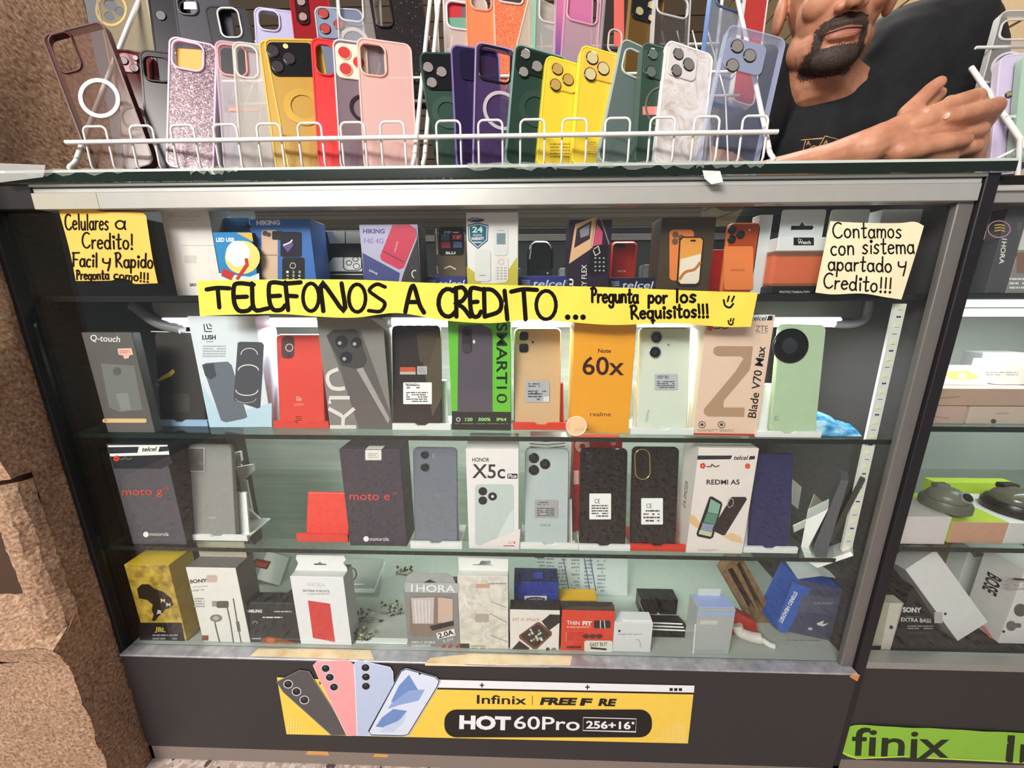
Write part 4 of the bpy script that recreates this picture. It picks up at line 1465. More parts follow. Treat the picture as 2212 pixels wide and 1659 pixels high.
Y0 = stand('white phone stand at the end of the lower shelf', 1605, 1722, 1183, 1195, W0, z)
it = phone('dark navy phone box shaped slab on the last white stand of the lower shelf', [(1643, 979), (1716, 982), (1711, 1184), (1612, 1184)], z, Y0, M('30305a', .3), r=.003, roll=0)

# phone seen edge on in a white stand by the right hand panel
P = V((.535, .022, z - .02))
t = thing('phone_stand', 'white V shaped stand hanging beside the diode strip at the shelf end', 'phone stand', P)
b = MB()
b.X = Matrix.Rotation(math.radians(-40), 4, 'Z') @ Matrix.Diagonal((1.28, 1, 1, 1))
for y0, y1 in ((0, .045),):
    pr = [(1790, 1100), (1757, 1135), (1745, 1195), (1750, 1220), (1765, 1226), (1815, 1178), (1812, 1172), (1770, 1212), (1760, 1206), (1756, 1190)]
    o = [at(*p, P.y) - P for p in pr]
    b.prism([(q.x, q.z) for q in o], y0, y1, W0)
b.build('bracket', t)
b = MB()
o = [at(*p, P.y) - P for p in ((1812, 1036), (1822, 1034), (1778, 1200), (1764, 1208), (1762, 1190))]
b.X = Matrix.Rotation(math.radians(-40), 4, 'Z') @ Matrix.Diagonal((1.28, 1, 1, 1))
b.prism([(q.x, q.z) for q in o], .004, .05, M('57555c', .35))
tb = b.build('phone', None, Matrix.Translation(P)); tag(tb, 'grey phone seen edge on leaning in the V shaped stand', 'phone')
b = MB()
o = [at(*p, P.y) - P for p in ((1840, 1022), (1846, 1026), (1790, 1170), (1784, 1168))]
b.X = Matrix.Rotation(math.radians(-40), 4, 'Z') @ Matrix.Diagonal((1.2, 1, 1, 1))
b.prism([(q.x, q.z) for q in o], .006, .04, M('35352c', .5))
tb = b.build('phone', None, Matrix.Translation(P)); tag(tb, 'dark slim phone standing behind the edge on grey phone', 'phone')
b = wmb()
for q, yy, c in ((((1712, 1035), (1732, 1052), (1724, 1100), (1712, 1090)), .12, 'a9a49c'), (((1760, 1068), (1792, 1098), (1770, 1112), (1748, 1100)), .1, '9a9690'), (((1714, 1136), (1790, 1100), (1794, 1112), (1716, 1150)), .07, 'd8d6d2')):
    v = [at(*p, yy) for p in q]
    b.prism([(p.x, p.z) for p in v], yy, yy + .002, M(c, .5))
tag(b.build('loose_papers'), 'loose folded white paper sheets at the dark end of the lower shelf', 'paper')

# ================= second shelf
z = ZS1
it = box_item('phone_box', 'dark grey phone box with rounded white lettering and a pale price tag', [(186, 722), (294, 716), (330, 918), (230, 918)], z, .014, M('625d5a', .35), M('54514e', .3), roll=0, Y=.012)
b = it.body
b.txt('Q-touch', (195, 736), (259, 739), 13, W0, .005)
b.poly([(218, 785), (290, 790), (308, 885), (258, 890), (236, 880)], M('757572', .35)); b.poly([(250, 850), (276, 848), (284, 884), (262, 888)], M('868886', .35)); b.circ(253, 802, 9, M('5c5c5c', .3))
b.poly(b.rr(222, 317, 904, 913, 4), M('e0bd84', .5)); b.circ(228, 908, 4, M('b89a64', .5))
s = it.part('price_tag', -.0006); s.poly([(254, 753), (284, 752), (288, 766), (280, 768), (278, 774), (268, 775), (266, 768), (256, 766)], M('e8b8a4', .5)); s.cells(258, 756, 282, 764, 2, M('b87a6c', .5))
Y0 = stand('light blue phone stand under the dark shaded phone', 326, 449, 908, 921, M('9db8d8', .4), z)
it = phone('dark shaded phone with a torn yellow sticker on the light blue stand', [(322, 716), (420, 716), (446, 909), (344, 909)], z, Y0, M('3f3a38', .3), roll=0)
it.body.line([(326, 716), (418, 718)], 2, W1)
s = it.part('torn_sticker', -.0006); s.poly([(340, 822), (350, 812), (362, 806), (374, 797), (378, 804), (370, 812), (352, 820), (342, 824)], M('e8c84a', .5)); s.poly([(334, 830), (340, 826), (346, 834)], M('c8c4bc', .5))
it.body.rect(350, 850, 410, 890, M('4c4542', .4), 8)

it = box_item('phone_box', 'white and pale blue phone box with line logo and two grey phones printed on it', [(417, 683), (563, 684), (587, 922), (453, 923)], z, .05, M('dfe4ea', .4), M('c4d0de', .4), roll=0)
b = it.body
b.poly([(436, 830), (480, 900), (587, 870), (587, 922), (453, 923)], M('c2daea', .4))
for k in range(3):
    b.line([(440 + k * 6, 700 - k * .5), (443 + k * 6, 716 - k * 6), (458, 716 - k * 6)], 2, K0)
b.txt('LUSH', (437, 733), (466, 733), 9, M('2c2c30', .5), .03); b.cells(438, 745, 488, 772, 5, M('aeb4bc', .5)); b.cells(446, 736, 462, 740, 1, MIDG)
b.poly([(437, 788), (446, 784), (492, 781), (500, 788), (534, 900), (528, 904), (488, 912), (478, 908)], M('6f747e', .35)); b.poly([(437, 788), (462, 784), (468, 812), (456, 820), (444, 812)], M('4c505a', .3))
b.poly([(514, 740), (520, 738), (566, 739), (571, 745), (562, 880), (556, 882), (508, 866), (505, 860)], M('55545a', .3))
b.line(arc(539, 766, 18, 14, 180, 360), 1.6, W1); b.line(arc(537, 800, 22, 12, 180, 360), 2.2, W1); b.line(arc(534, 842, 24, 12, 0, 180), 2, W1); b.line(arc(532, 860, 22, 10, 0, 180), 1.6, MIDG)

Y0 = stand('coral red phone stand under the red phone', 592, 711, 911, 925, M('e0483c', .4), z)
it = phone('coral red phone with a dark camera patch on the coral stand', [(607, 722), (697, 722), (708, 912), (598, 912)], z, Y0, M('dd4a3f', .35), roll=0)
c = it.part('camera_plate', 0); c.rect(608, 726, 636, 775, M('5a3c3a', .35), 10); c.line(arc(625, 751, 8, 8, 0, 350), 1.6, W1, closed=True); c.circ(624, 768, 3, M('3a2a2a', .3))
it.body.txt('LUSH', (636, 876), (655, 876), 5, M('f0b0a4', .5))
for k in range(3):
    it.body.line([(641 + k * 3, 856), (641 + k * 3, 865 - k * 2), (652, 865 - k * 2)], 1.2, M('f0b0a4', .5)); it.body.line([(639, 900 + k * 4), (652, 900 + k * 4)], 1.4, M('6a201c', .5))

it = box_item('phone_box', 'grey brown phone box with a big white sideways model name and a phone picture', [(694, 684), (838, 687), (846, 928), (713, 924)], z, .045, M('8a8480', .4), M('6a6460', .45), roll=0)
b = it.body
b.poly([(705, 725), (716, 714), (764, 710), (780, 716), (846, 900), (846, 928), (775, 926), (735, 800)], M('6a6260', .35)); b.poly([(705, 725), (720, 712), (766, 712), (776, 722), (793, 778), (786, 792), (766, 797), (738, 790)], M('4f4c4c', .3)); b.poly([(770, 797), (784, 794), (842, 905), (838, 915)], M('a8a29e', .35))
for x, y, r in ((738, 738, 14), (770, 740, 12), (748, 772, 13)):
    b.circ(x, y, r, M('38353a', .2)); b.circ(x - 4, y + 3, 4, MIDG)
b.poly([(802, 688), (837, 690), (837, 715)], M('c9c4c8', .5))
b.txt('K10', (770, 922), (735, 792), 46, M('e6dcd8', .45), .015, rise=(-1, 0)) if False else None
wh = M('e4dad6', .45)
b.line([(713, 922), (770, 922)], 8, wh); b.line([(741, 922), (742, 902), (736, 896), (710, 882)], 8, wh); b.line([(742, 902), (766, 882)], 8, wh)
b.line([(756, 859), (713, 859), (713, 872)], 8, wh); b.line([(731, 797), (712, 806), (708, 820), (716, 836), (732, 840), (746, 838)], 8.5, wh, smooth=True)

Y0 = stand('white phone stand under the dark glossy phone with a big paper label', 848, 974, 916, 929, W0, z)
it = phone('dark glossy phone with white paper label beside the grey brown box', [(852, 703), (955, 703), (956, 917), (848, 917)], z, Y0, M('3a3130', .2, coat=.3), roll=0)
it.body.poly([(930, 716), (952, 730), (954, 860), (934, 900), (910, 760)], M('5c5040', .25)); it.body.poly([(900, 720), (950, 712), (926, 790), (906, 780)], M('54473a', .25))
s = label(it, 871, 826, 933, 873, W0, 5, seed=12); s.txt('BOLD', (876, 832), (900, 832), 4.5, INK)
s = it.part('small_sticker', -.0012); s.rect(864, 793, 898, 809, M('c8482c', .5), 2); s.rect(864, 803, 898, 809, M('b8b0a0', .5)); s.rect(901, 791, 923, 809, M('b0acaa', .5), 2); s.cells(904, 794, 920, 806, 4, GRYT)

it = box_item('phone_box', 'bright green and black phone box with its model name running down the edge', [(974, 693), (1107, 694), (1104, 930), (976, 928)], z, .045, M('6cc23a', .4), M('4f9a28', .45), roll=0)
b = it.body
b.poly([(976, 888), (1104, 890), (1104, 930), (976, 928)], M('2c2a28', .4)); b.poly([(990, 702), (1040, 700), (1062, 712), (1064, 730), (1064, 890), (988, 890)], M('5d5560', .35)); b.poly(b.rr(998, 1020, 705, 764, 10), M('3a3438', .3))
b.circ(1009, 718, 8, K1); b.circ(1008, 752, 10, M('4c444a', .3)); b.circ(1024, 738, 2.6, W0, 4)
b.txt('SMART', (1073, 698), (1073, 829), 22, M('15240c', .45), .015); b.txt('10', (1073, 835), (1073, 871), 22, M('15240c', .45))
b.line(arc(990, 906, 4, 4, 0, 350), 1.4, W0, closed=True); b.txt('120', (1005, 909), (1021, 909), 6.5, M('a8e08a', .5), .03); b.txt('300%', (1033, 909), (1060, 909), 6.5, M('a8e08a', .5), .03); b.txt('IP64', (1073, 909), (1094, 909), 6.5, M('a8e08a', .5), .03)
b.cells(982, 913, 1098, 917, 1, M('6a7a64', .5))

Y0 = stand('red phone stand under the gold phone', 1108, 1230, 914, 929, RED, z, ph=.075)
it = phone('gold phone with two square black lenses on a red stand', [(1112, 708), (1212, 708), (1211, 918), (1109, 918)], z, Y0, M('ddb68c', .28, .15), edge=M('d8c8a8', .25, .6), roll=0)
for y in (726, 752):
    c = it.part('camera_lens')
    a, e = it.loc(1121, y + 10), it.loc(1142, y - 10)
    c.rprism(a.x, e.x, a.z, e.z, .005, -.002, 0, K1, .0005, M('e8dcc0', .25, .6))
it.body.circ(1151, 739, 3, M('6a5a40', .3)); s = label(it, 1135, 823, 1187, 869, M('aeb0b4', .4), 4, seed=5); s.txt('CE', (1148, 852), (1162, 852), 8, K0, .02); s.rect(1174, 856, 1186, 868, M('d4d4d6', .5))

it = box_item('phone_box', 'plain orange phone box with large dark lettering in the middle of the shelf', [(1241, 698), (1374, 700), (1358, 938), (1232, 935)], z, .05, M('f5a52c', .4), M('f0b848', .45), roll=0)
b = it.body
BR = M('3c1410', .5)
b.txt('Note', (1292, 762), (1320, 762), 8.5, BR, .02); b.txt('60x', (1258, 809), (1348, 810), 38, BR, .012); b.txt('realme', (1275, 899), (1320, 899), 9, BR); b.circ(1246, 928, 3.5, BR, 2); b.cells(1254, 925, 1272, 930, 1, BR)

Y0 = stand('white phone stand under the mint white phone', 1362, 1498, 926, 939, W0, z, ph=.075)
it = phone('mint white phone with two black round lenses beside the orange box', [(1393, 708), (1505, 708), (1484, 926), (1376, 926)], z, Y0, M('d5dccc', .25), roll=0)
lenses(it, [(1417, 729, 13.5), (1414, 761, 13.5)], ring=M('c8ccc0', .3, .4)); it.body.circ(1444, 745, 2.6, M('8a8c84', .3)); it.body.line([(1438, 728), (1454, 728)], 1, MIDG)
label(it, 1414, 808, 1464, 842, M('b8babe', .4), 4, seed=9); it.body.txt('realme', (1405, 912), (1400, 886), 6, M('8c9084', .5)) if False else it.body.txt('realme', (1398, 912), (1403, 886), 6, M('8c9084', .5), rise=(-1, -.1))

it = box_item('phone_box', 'peach phone box with a huge brown letter and a sideways model name', [(1521, 680), (1669, 681), (1633, 940), (1497, 938)], z, .05, M('f0cdb6', .4), M('efe2c6', .45), roll=0)
b = it.body
b.poly([(1600, 680), (1669, 680), (1667, 692), (1604, 692)], W0); telcel(b, (1622, 692), (1654, 692), 9, INK); b.poly([(1660, 682), (1669, 682), (1668, 692), (1656, 692)], M('2c2838', .4))
b.txt('ZTE', (1632, 716), (1659, 716), 12.5, M('6a6464', .5)); b.line([(1632, 719), (1658, 719)], 1, M('8a8484', .5)); amigo(b, 1534, 708, 40)
ZB = M('b89478', .45)
b.poly(arc(1551, 758, 11, 10.5, 90, 270, 6) + [(1626, 748), (1621, 790), (1618, 800), (1563, 865), (1562, 880), (1608, 880), (1607, 900), (1528, 899), (1520, 893), (1520, 884), (1590, 800), (1600, 783), (1606, 775), (1600, 769), (1551, 769)], ZB)
b.txt('Blade V70 Max', (1632, 903), (1653, 749), 17, INK, .008)
for x, y in ((1516, 917), (1558, 917)):
    b.line(arc(x, y, 7.5, 7, 0, 350), 1.4, M('5a4a44', .5), closed=True); b.circ(x, y, 3.5, M('4a3c38', .5), 3)
b.cells(1506, 926, 1584, 932, 2, M('c8a894', .5)); b.poly([(1498, 935), (1633, 937), (1633, 941), (1497, 939)], M('c83a34', .5))

Y0 = stand('white phone stand at the end of the middle shelf', 1633, 1773, 933, 946, W0, z)
it = phone('pale green phone with one huge black round camera at the shelf end', [(1660, 702), (1753, 702), (1767, 933), (1659, 933)], z, Y0, M('b3c9a6', .3), roll=2.2)
lenses(it, [(1706, 747, 38)], .003, M('100d0e', .25)); it.body.txt('ZTE', (1680, 910), (1680, 898), 7, M('5c6a54', .5), rise=(-1, 0)) if False else it.body.txt('ZTE', (1681, 909), (1681, 898), 7, M('5c6a54', .5), rise=(-1, 0))

b = wmb()
rd = random.Random(8)
vs = []
p0, p1 = atz(1768, 935, z), atz(1885, 930, z)
for j in range(9):
    for i in range(19):
        u, v = i / 18, j / 8
        hgt = .034 * math.sin(math.pi * v) ** .7 * (.35 + .65 * math.sin(math.pi * min(1, u * 1.15)))
        vs.append((.455 + u * .105, .02 + v * .07, z + .001 + hgt + rd.uniform(-.002, .002) * math.sin(math.pi * v)))
b.add(vs, [(j * 19 + i, j * 19 + i + 1, (j + 1) * 19 + i + 1, (j + 1) * 19 + i) for j in range(8) for i in range(18)], RAMP('NOISE', (40, 90, 90), [(.35, '2a6aa0'), (.5, '58b4e0'), (.65, 'c8e0ee')], .15, clear=.75), True)
tag(b.build('plastic_bag'), 'crumpled blue and clear plastic bag lying at the right end of the middle shelf', 'plastic bag')

# ================= top shelf
z = ZS0
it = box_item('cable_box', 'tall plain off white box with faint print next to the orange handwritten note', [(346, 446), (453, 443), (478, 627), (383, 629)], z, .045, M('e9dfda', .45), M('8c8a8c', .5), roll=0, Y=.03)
b = it.body
b.txt('PD Data Cable', (366, 470), (434, 470), 8, M('b8aeaa', .5)); b.cells(382, 474, 422, 478, 1, M('cfc4c0', .5)); b.rect(398, 552, 424, 568, M('d4c8c2', .5), 2); b.txt('SAO', (410, 618), (424, 618), 6, K0, .03); b.line([(392, 530), (462, 530)], 1, M('d4c4bc', .5))
e = it.h
it.part('hanging_tab').prism([(-.008, e), (.036, e), (.034, e + .012), (-.008, e + .012)], .018, .019, W0, holes=[[(.0, e + .006), (.024, e + .006), (.024, e + .009), (.0, e + .009)]])

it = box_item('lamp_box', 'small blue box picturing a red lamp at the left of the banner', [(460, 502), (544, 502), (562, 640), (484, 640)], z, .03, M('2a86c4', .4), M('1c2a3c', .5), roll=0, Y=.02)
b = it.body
b.txt('LED USB', (467, 522), (506, 522), 8, W0, .04); b.poly([(511, 503), (544, 503), (547, 522)], M('f0b43a', .5)); b.circ(524, 556, 38, M('f0d878', .5), 36); b.circ(514, 548, 26, M('e8eef0', .5), 28); b.poly([(472, 590), (540, 598), (560, 590), (562, 640), (484, 640)], M('dfe6ee', .5))
b.poly([(482, 580), (508, 590), (500, 606), (478, 596)], M('c83430', .4)); b.line([(532, 558), (534, 572), (512, 604)], 7, M('c83430', .4))
it = box_item('hook_box', 'blue hanging box with a hook hole half hidden behind the small lamp box', [(493, 472), (546, 470), (560, 630), (510, 630)], z, .03, M('2c6aa8', .4), roll=0, Y=.058)
it.body.poly([(521, 489), (530, 489), (533, 480), (538, 485), (544, 489), (544, 493), (521, 493)], M('2a3038', .5))
it = box_item('phone_box', 'blue flip phone box with white lettering behind the banner left end', [(542, 475), (665, 472), (690, 640), (562, 640)], z, .045, M('3b6cb4', .4), M('2a4a84', .45), roll=0, Y=.03)
b = it.body
b.txt('HIKING', (554, 486), (605, 485), 9, W0, .05); b.poly(b.rr(565, 600, 497, 640, 6), M('d8b69c', .4)); b.circ(573, 504, 6, M('5a4a44', .3)); b.circ(581, 507, 5, M('5a4a44', .3)); b.rect(588, 499, 610, 518, K0, 3); b.poly(b.rr(606, 652, 501, 555, 5), M('262230', .3)); b.poly([(612, 532), (630, 520), (634, 530), (622, 545)], M('6a4a90', .4)); b.line([(612, 530), (626, 524), (632, 518)], 3, W1, smooth=True)
b.poly(b.rr(610, 658, 556, 640, 6), M('2a2624', .3)); b.line([(566, 551), (604, 551)], 2, M('a88a74', .4))
b.circ(633, 574, 7, MIDG); b.circ(633, 574, 5, K0)
for i in range(3):
    for j in range(4):
        b.txt('123456789*0#'[j * 3 + i], (619 + i * 13, 590 + j * 8), (624 + i * 13, 590 + j * 8), 5, W0)

it = box_item('phone_box', 'black phone box showing white line drawings of a triple camera', [(690, 500), (790, 498), (790, 640), (700, 640)], z, .03, M('1b191b', .35), roll=0, Y=.085)
b = it.body
b.poly([(706, 500), (780, 500), (780, 526), (712, 526)], M('d8d8da', .5)); b.line([(746, 500), (746, 526)], 2, K0); b.poly([(720, 556), (782, 556), (782, 586), (698, 586)], W0); b.line(b.rr(742, 781, 552, 584, 9), 2, K0, closed=True); b.line(arc(754, 568, 6, 5, 0, 350), 1.5, K0, closed=True); b.line(arc(770, 575, 7, 6, 0, 350), 1.5, K0, closed=True); b.line(arc(768, 560, 6, 5, 0, 350), 1.5, K0, closed=True); b.line([(685, 593), (784, 593)], 1.6, W0)
it = box_item('phone_box', 'pale violet phone box with a big rose red phone printed across it', [(773, 486), (898, 485), (911, 640), (789, 640)], z, .045, M('b3acc8', .4), M('2c2628', .45), roll=0, Y=.02)
b = it.body
b.txt('HIKING', (784, 504), (831, 504), 9, M('4a3f8a', .5), .03); b.txt('F40 4G', (786, 526), (828, 526), 11, M('8a6ab8', .5)); b.poly([(783, 546), (864, 590), (856, 640), (789, 640)], M('42447c', .4)); b.poly([(898, 486), (902, 512), (872, 590), (858, 640), (911, 640)], M('322a2c', .4)); b.poly([(848, 486), (884, 485), (898, 494), (899, 512), (872, 578), (862, 582), (824, 562), (821, 554)], M('c83a54', .35)); b.line([(826, 542), (872, 566)], 2, M('5a1624', .4)); b.txt('HIKING', (855, 545), (861, 522), 4, M('f0b8c0', .5), rise=(-1, -.2)); b.txt('hiking', (797, 586), (815, 593), 5, W0)
b.line(arc(896, 592, 6, 8, 100, 300), 2, W1)

TRAY = M('2b2f74', .4)
def tray(label_, quad, Y, m=TRAY, h=None):
    it = box_item('display_tray', label_, quad, z, .05, m, cat='display tray', roll=0, Y=Y, group='carrier trays on the top shelf')
    (x0, y0), (x1, y1) = quad[0], quad[2]
    for k in range(3):
        it.body.line([(x0 + 8 + k, y0 + 10 + k * 4), (x0 + 26, y0 + 10 + k * 4)], 2.4, M('8a8cb8', .5))
    it.body.txt('telcel', (x0 + 30, y0 + 24), (x1 - 8, y0 + 24), 15, M('c8c8dc', .5), .01, rise=(.3, -1))
    return it
tray('blue carrier tray under the blister packed small phone', [(915, 596), (1006, 598), (1008, 640), (918, 640)], .06)
it = box_item('phone_blister', 'small black phone in a brown glossy blister pack above the first blue tray', [(938, 486), (1003, 486), (1006, 597), (942, 597)], z, .03, M('6d5a4a', .15, coat=.6), cat='package', roll=0, Y=.075, h=.1)
b = it.body
b.rect(948, 490, 1002, 552, M('1f1c1e', .25), 6); b.txt('JOEY', (959, 504), (976, 504), 4.5, W0); b.cells(978, 500, 992, 504, 1, W1); b.rect(953, 506, 971, 520, M('4c6a8a', .4)); b.rect(977, 506, 998, 518, M('c8384c', .4)); b.rect(953, 522, 973, 536, M('b84858', .4)); b.rect(979, 522, 998, 535, M('6a8ab8', .4)); b.txt('1.8"', (980, 516), (996, 516), 6, W0); b.txt('BLU', (963, 549), (984, 549), 5, W0, .05)
for p in (((942, 495), (945, 550)), ((944, 575), (946, 592)), ((960, 580), (972, 575), (985, 582))):
    b.line(p, 3, M('d8d0c8', .2))
it = box_item('phone_box', 'white phone box with a blue shield badge and a folding phone picture', [(1005, 459), (1116, 460), (1119, 640), (1011, 640)], z, .05, M('e6e0de', .4), M('c9c4be', .5), roll=0, Y=.025)
b = it.body
b.poly([(1008, 575), (1030, 592), (1040, 612), (1080, 612), (1100, 580), (1117, 555), (1119, 640), (1011, 640)], M('c4b43c', .45)); b.circ(1028, 475, 18, M('28406c', .5), 5); b.txt('SAMSUNG', (1014, 477), (1043, 473), 4.5, W0)
b.poly([(1010, 486), (1032, 481), (1055, 486), (1054, 520), (1032, 538), (1012, 520)], M('1f5572', .4)); b.line([(1013, 489), (1032, 484), (1052, 489), (1051, 518), (1032, 534), (1015, 518)], 1.4, W0, closed=True); b.txt('24', (1020, 502), (1043, 502), 12, M('b8f0e0', .5), .03); b.txt('MONTH', (1022, 511), (1041, 511), 5, W0); b.txt('WARRANTY', (1018, 519), (1046, 518), 6, W0, .03); b.cells(1022, 521, 1042, 526, 1, W1)
b.poly(b.rr(1066, 1097, 488, 552, 7), M('dcdad8', .35)); b.rect(1073, 504, 1092, 528, M('7c8c90', .3)); b.line([(1076, 498), (1090, 498)], 1.5, MIDG); b.poly(b.rr(1068, 1098, 553, 611, 10), M('e6d8d2', .35)); b.line(arc(1083, 566, 6, 6, 0, 350), 1.3, MIDG, closed=True)
for i in range(3):
    for j in range(5):
        b.rect(1073 + i * 8, 577 + j * 6, 1078 + i * 8, 580 + j * 6, MIDG)
b.poly(b.rr(1026, 1060, 540, 608, 6), M('dedad8', .35)); b.line([(1036, 595), (1050, 595)], 1.6, GRYT)
tray('blue carrier tray under the closed black flip phone', [(1119, 596), (1226, 597), (1226, 640), (1120, 640)], .05)
it = Item('phone', 'closed black flip phone standing on a grey stand in the top shelf', 'phone', [(1146, 519), (1194, 519), (1199, 597), (1134, 597)], z, .09, group=None, roll=0)
it.body.rprism(-it.w / 2, it.w / 2, 0, it.h, .016, 0, .016, M('131514', .12, coat=.8), .004)
it.body.line([(1148, 528), (1144, 560)], 3, M('c8ccc8', .2)); it.body.rect(1150, 583, 1190, 594, M('2a2c2b', .2), 4); it.body.circ(1183, 590, 1.6, W0)
it.part('stand_wing').box(-.05, -.033, .004, .03, 0, .045, M('7d7f7c', .4)); it.part('stand_wing').box(.034, .052, .004, .03, 0, .045, M('8a8c88', .4))
it = box_item('phone_box', 'dark purple box with a gold folding phone and sideways white lettering', [(1228, 478), (1318, 470), (1315, 640), (1224, 640)], z, .045, M('2c1c30', .35), roll=0, Y=.03)
b = it.body
b.poly([(1243, 484), (1286, 469), (1276, 538), (1229, 570), (1240, 500)], M('e0b088', .35)); b.poly([(1246, 494), (1278, 477), (1274, 516), (1240, 536)], M('3a2c34', .25)); b.poly([(1252, 497), (1274, 483), (1272, 508), (1254, 514)], M('8c8a98', .3)); b.poly([(1290, 484), (1302, 502), (1300, 528), (1280, 532), (1282, 508)], M('c8506e', .35)); b.line([(1288, 470), (1278, 536)], 2, M('e8c8a8', .3)); b.line([(1297, 470), (1316, 528)], 2.2, M('a08888', .3)); b.poly([(1276, 540), (1312, 525), (1311, 590), (1280, 596), (1268, 588)], M('1d181a', .3)); b.line([(1283, 538), (1292, 532), (1296, 546), (1286, 552), (1281, 540)], 1.6, W1)
for i in range(3):
    for j in range(4):
        b.rect(1284 + i * 9, 556 + j * 9, 1288 + i * 9, 559 + j * 9, MIDG)
b.txt('BLU', (1238, 638), (1238, 602), 8, W0, .04, rise=(-1, 0)); b.txt('JOEY FLEX', (1267, 640), (1267, 572), 11, W0, 0, rise=(-1, 0))
tray('dark carrier tray under the red phone', [(1312, 599), (1416, 601), (1416, 640), (1312, 640)], .05, M('1c1d34', .4))
it = Item('phone', 'small red phone standing on a grey stand above the dark tray', 'phone', [(1318, 521), (1372, 522), (1374, 598), (1316, 598)], z, .09, roll=0)
it.body.rprism(-it.w / 2, it.w / 2, 0, it.h, .008, 0, .014, M('b02a20', .3), .003); it.body.rect(1328, 525, 1351, 535, K1, 5); it.body.txt('NYX', (1334, 588), (1352, 588), 4, W0)
it.part('stand_wing').box(.036, .056, .004, .03, 0, .05, M('6c6c6c', .4))
it = box_item('phone_box', 'brown phone box with an orange phone and a glowing screen printed on it', [(1424, 470), (1536, 470), (1531, 640), (1414, 640)], z, .045, M('4a3c2c', .4), M('3c3024', .5), roll=0, Y=.04)
b = it.body
OR = M('ec8648', .35)
b.txt('M17 PRO', (1450, 480), (1484, 480), 4, M('8a6a4a', .5)); b.poly(b.rr(1446, 1499, 496, 606, 9), OR)
for x, y in ((1459, 507), (1458, 522), (1471, 514)):
    b.circ(x, y, 7, M('7a5a3a', .3))
b.poly([(1474, 511), (1514, 511), (1521, 518), (1512, 612), (1504, 620), (1468, 619), (1461, 612), (1467, 518)], M('2a2018', .3)); b.poly([(1475, 514), (1513, 514), (1518, 519), (1509, 610), (1503, 613), (1470, 613), (1465, 608), (1470, 520)], M('f0a04c', .4)); b.poly([(1470, 560), (1514, 548), (1510, 604), (1503, 613), (1470, 613), (1466, 604)], M('f4e4d0', .4)); b.line([(1467, 604), (1480, 588), (1500, 582), (1513, 566)], 6, M('c87838', .4), smooth=True); b.rect(1491, 518, 1503, 522, K0, 2)
it = Item('phone', 'orange phone with an orange paper label standing beside the brown box', 'phone', [(1563, 482), (1634, 482), (1625, 627), (1558, 627)], z, .045, roll=0)
it.body.rprism(-it.w / 2, it.w / 2, 0, it.h, .008, 0, .009, M('b8481c', .3), .002, M('e87a3c', .3)); lenses(it, [(1581, 497, 8.5), (1580, 517, 8.5), (1599, 507, 8.5)])
s = it.part('label_sticker', -.0012); s.rect(1564, 532, 1627, 626, M('f08448', .45), 5); s.txt('SAMSUNG', (1578, 586), (1608, 586), 5, M('8a3c18', .5))
it.part('flash').circ(1619, 497, 2, W0)
it = box_item('red_case', 'plain red carton behind the orange phone', [(1530, 540), (1668, 540), (1668, 645), (1526, 645)], z, .02, M('a82218', .4), roll=0, Y=.085)

for i, (lab, x0, x1, yy) in enumerate((('clear watch strap box with an orange strap nearest the banner', 1658, 1778, .02), ('clear watch strap box with orange strap partly behind the cream note', 1762, 1868, .026))):
    it = Item('watch_strap_box', lab, 'box', [(x0, 515), (x1, 515), (x1 - 2, 640), (x0 + 6, 640)], z, yy, roll=0, group='clear watch strap boxes')
    b = it.body
    w, h = it.w / 2, it.h
    it.body.box(-w * .93, w, .010, .03, .012, h * .72, M('dd5a2c', .4), .004)
    it.part('clear_cover').box(-w, w, 0, .035, .010, h * .76, CLEAR('f0b090', .15), .002)
    it.part('base').box(-w, w, -.0005, .036, 0, .011, K0, .001)
    c = it.part('header_card'); c.box(-w, w, 0, .035, h * .76, h, M('e4e2e4', .4), .001)
    e = h
    hole = [(-.016, e + .018), (-.004, e + .018), (0, e + .024), (.004, e + .018), (.016, e + .018), (.018, e + .015), (.016, e + .012), (-.016, e + .012)]
    it.part('hanging_tab').prism(c.rr(-w * .82, w * .8, e - .001, e + .040, .004), .012, .0132, M('dcdee0', .35), holes=[hole])
    bs = it.part('base_print', -.0006)
    bs.txt('PROTECT&BEAUTIFY', (x0 + 26, 633), (x1 - 28, 633), 4.5, W1); bs.txt('Your Watch', (x0 + 42, 640), (x1 - 42, 640), 4.5, W1)
    c.layer = 2
    c.rect(x0 + 56, 513, x1 - 20, 530, K0); c.txt('Watch', (x0 + 65, 527), (x1 - 27, 527), 7, W0, .02); c.txt('For', (x0 + 66, 519), (x0 + 74, 519), 4, W0)
it = box_item('clear_tab_box', 'pale grey hanging tab box at the far end behind the cream note', [(1862, 456), (1955, 460), (1948, 640), (1870, 640)], z, .03, M('c8cacb', .35), roll=0, Y=.05)
it.body.poly([(1930, 520), (1995, 520), (1985, 640), (1935, 640)], M('5a4438', .4)) if False else None
it = box_item('clear_tab_box', 'narrow white hanging tab box behind the first watch strap box', [(1634, 466), (1662, 464), (1660, 540), (1632, 540)], z, .02, M('d4d6d6', .35), roll=0, Y=.045)
it = box_item('brown_box', 'narrow brown box with a pale lid standing at the end beyond the cream note', [(1958, 545), (1984, 540), (1972, 640), (1946, 640)], z, .03, M('5c4034', .45), roll=0, Y=.06)
it.part('lid').box(-it.w / 2, it.w / 2 + .004, 0, .03, it.h, it.h + .03, M('d0ccc6', .4), .001)

for it in ALL:
    if not hasattr(it, 'obj'):
        it.done()
# ------------------------------------------------------------------ wire racks and phone cases on the counter
WIRE = M('e9e7e2', .3)


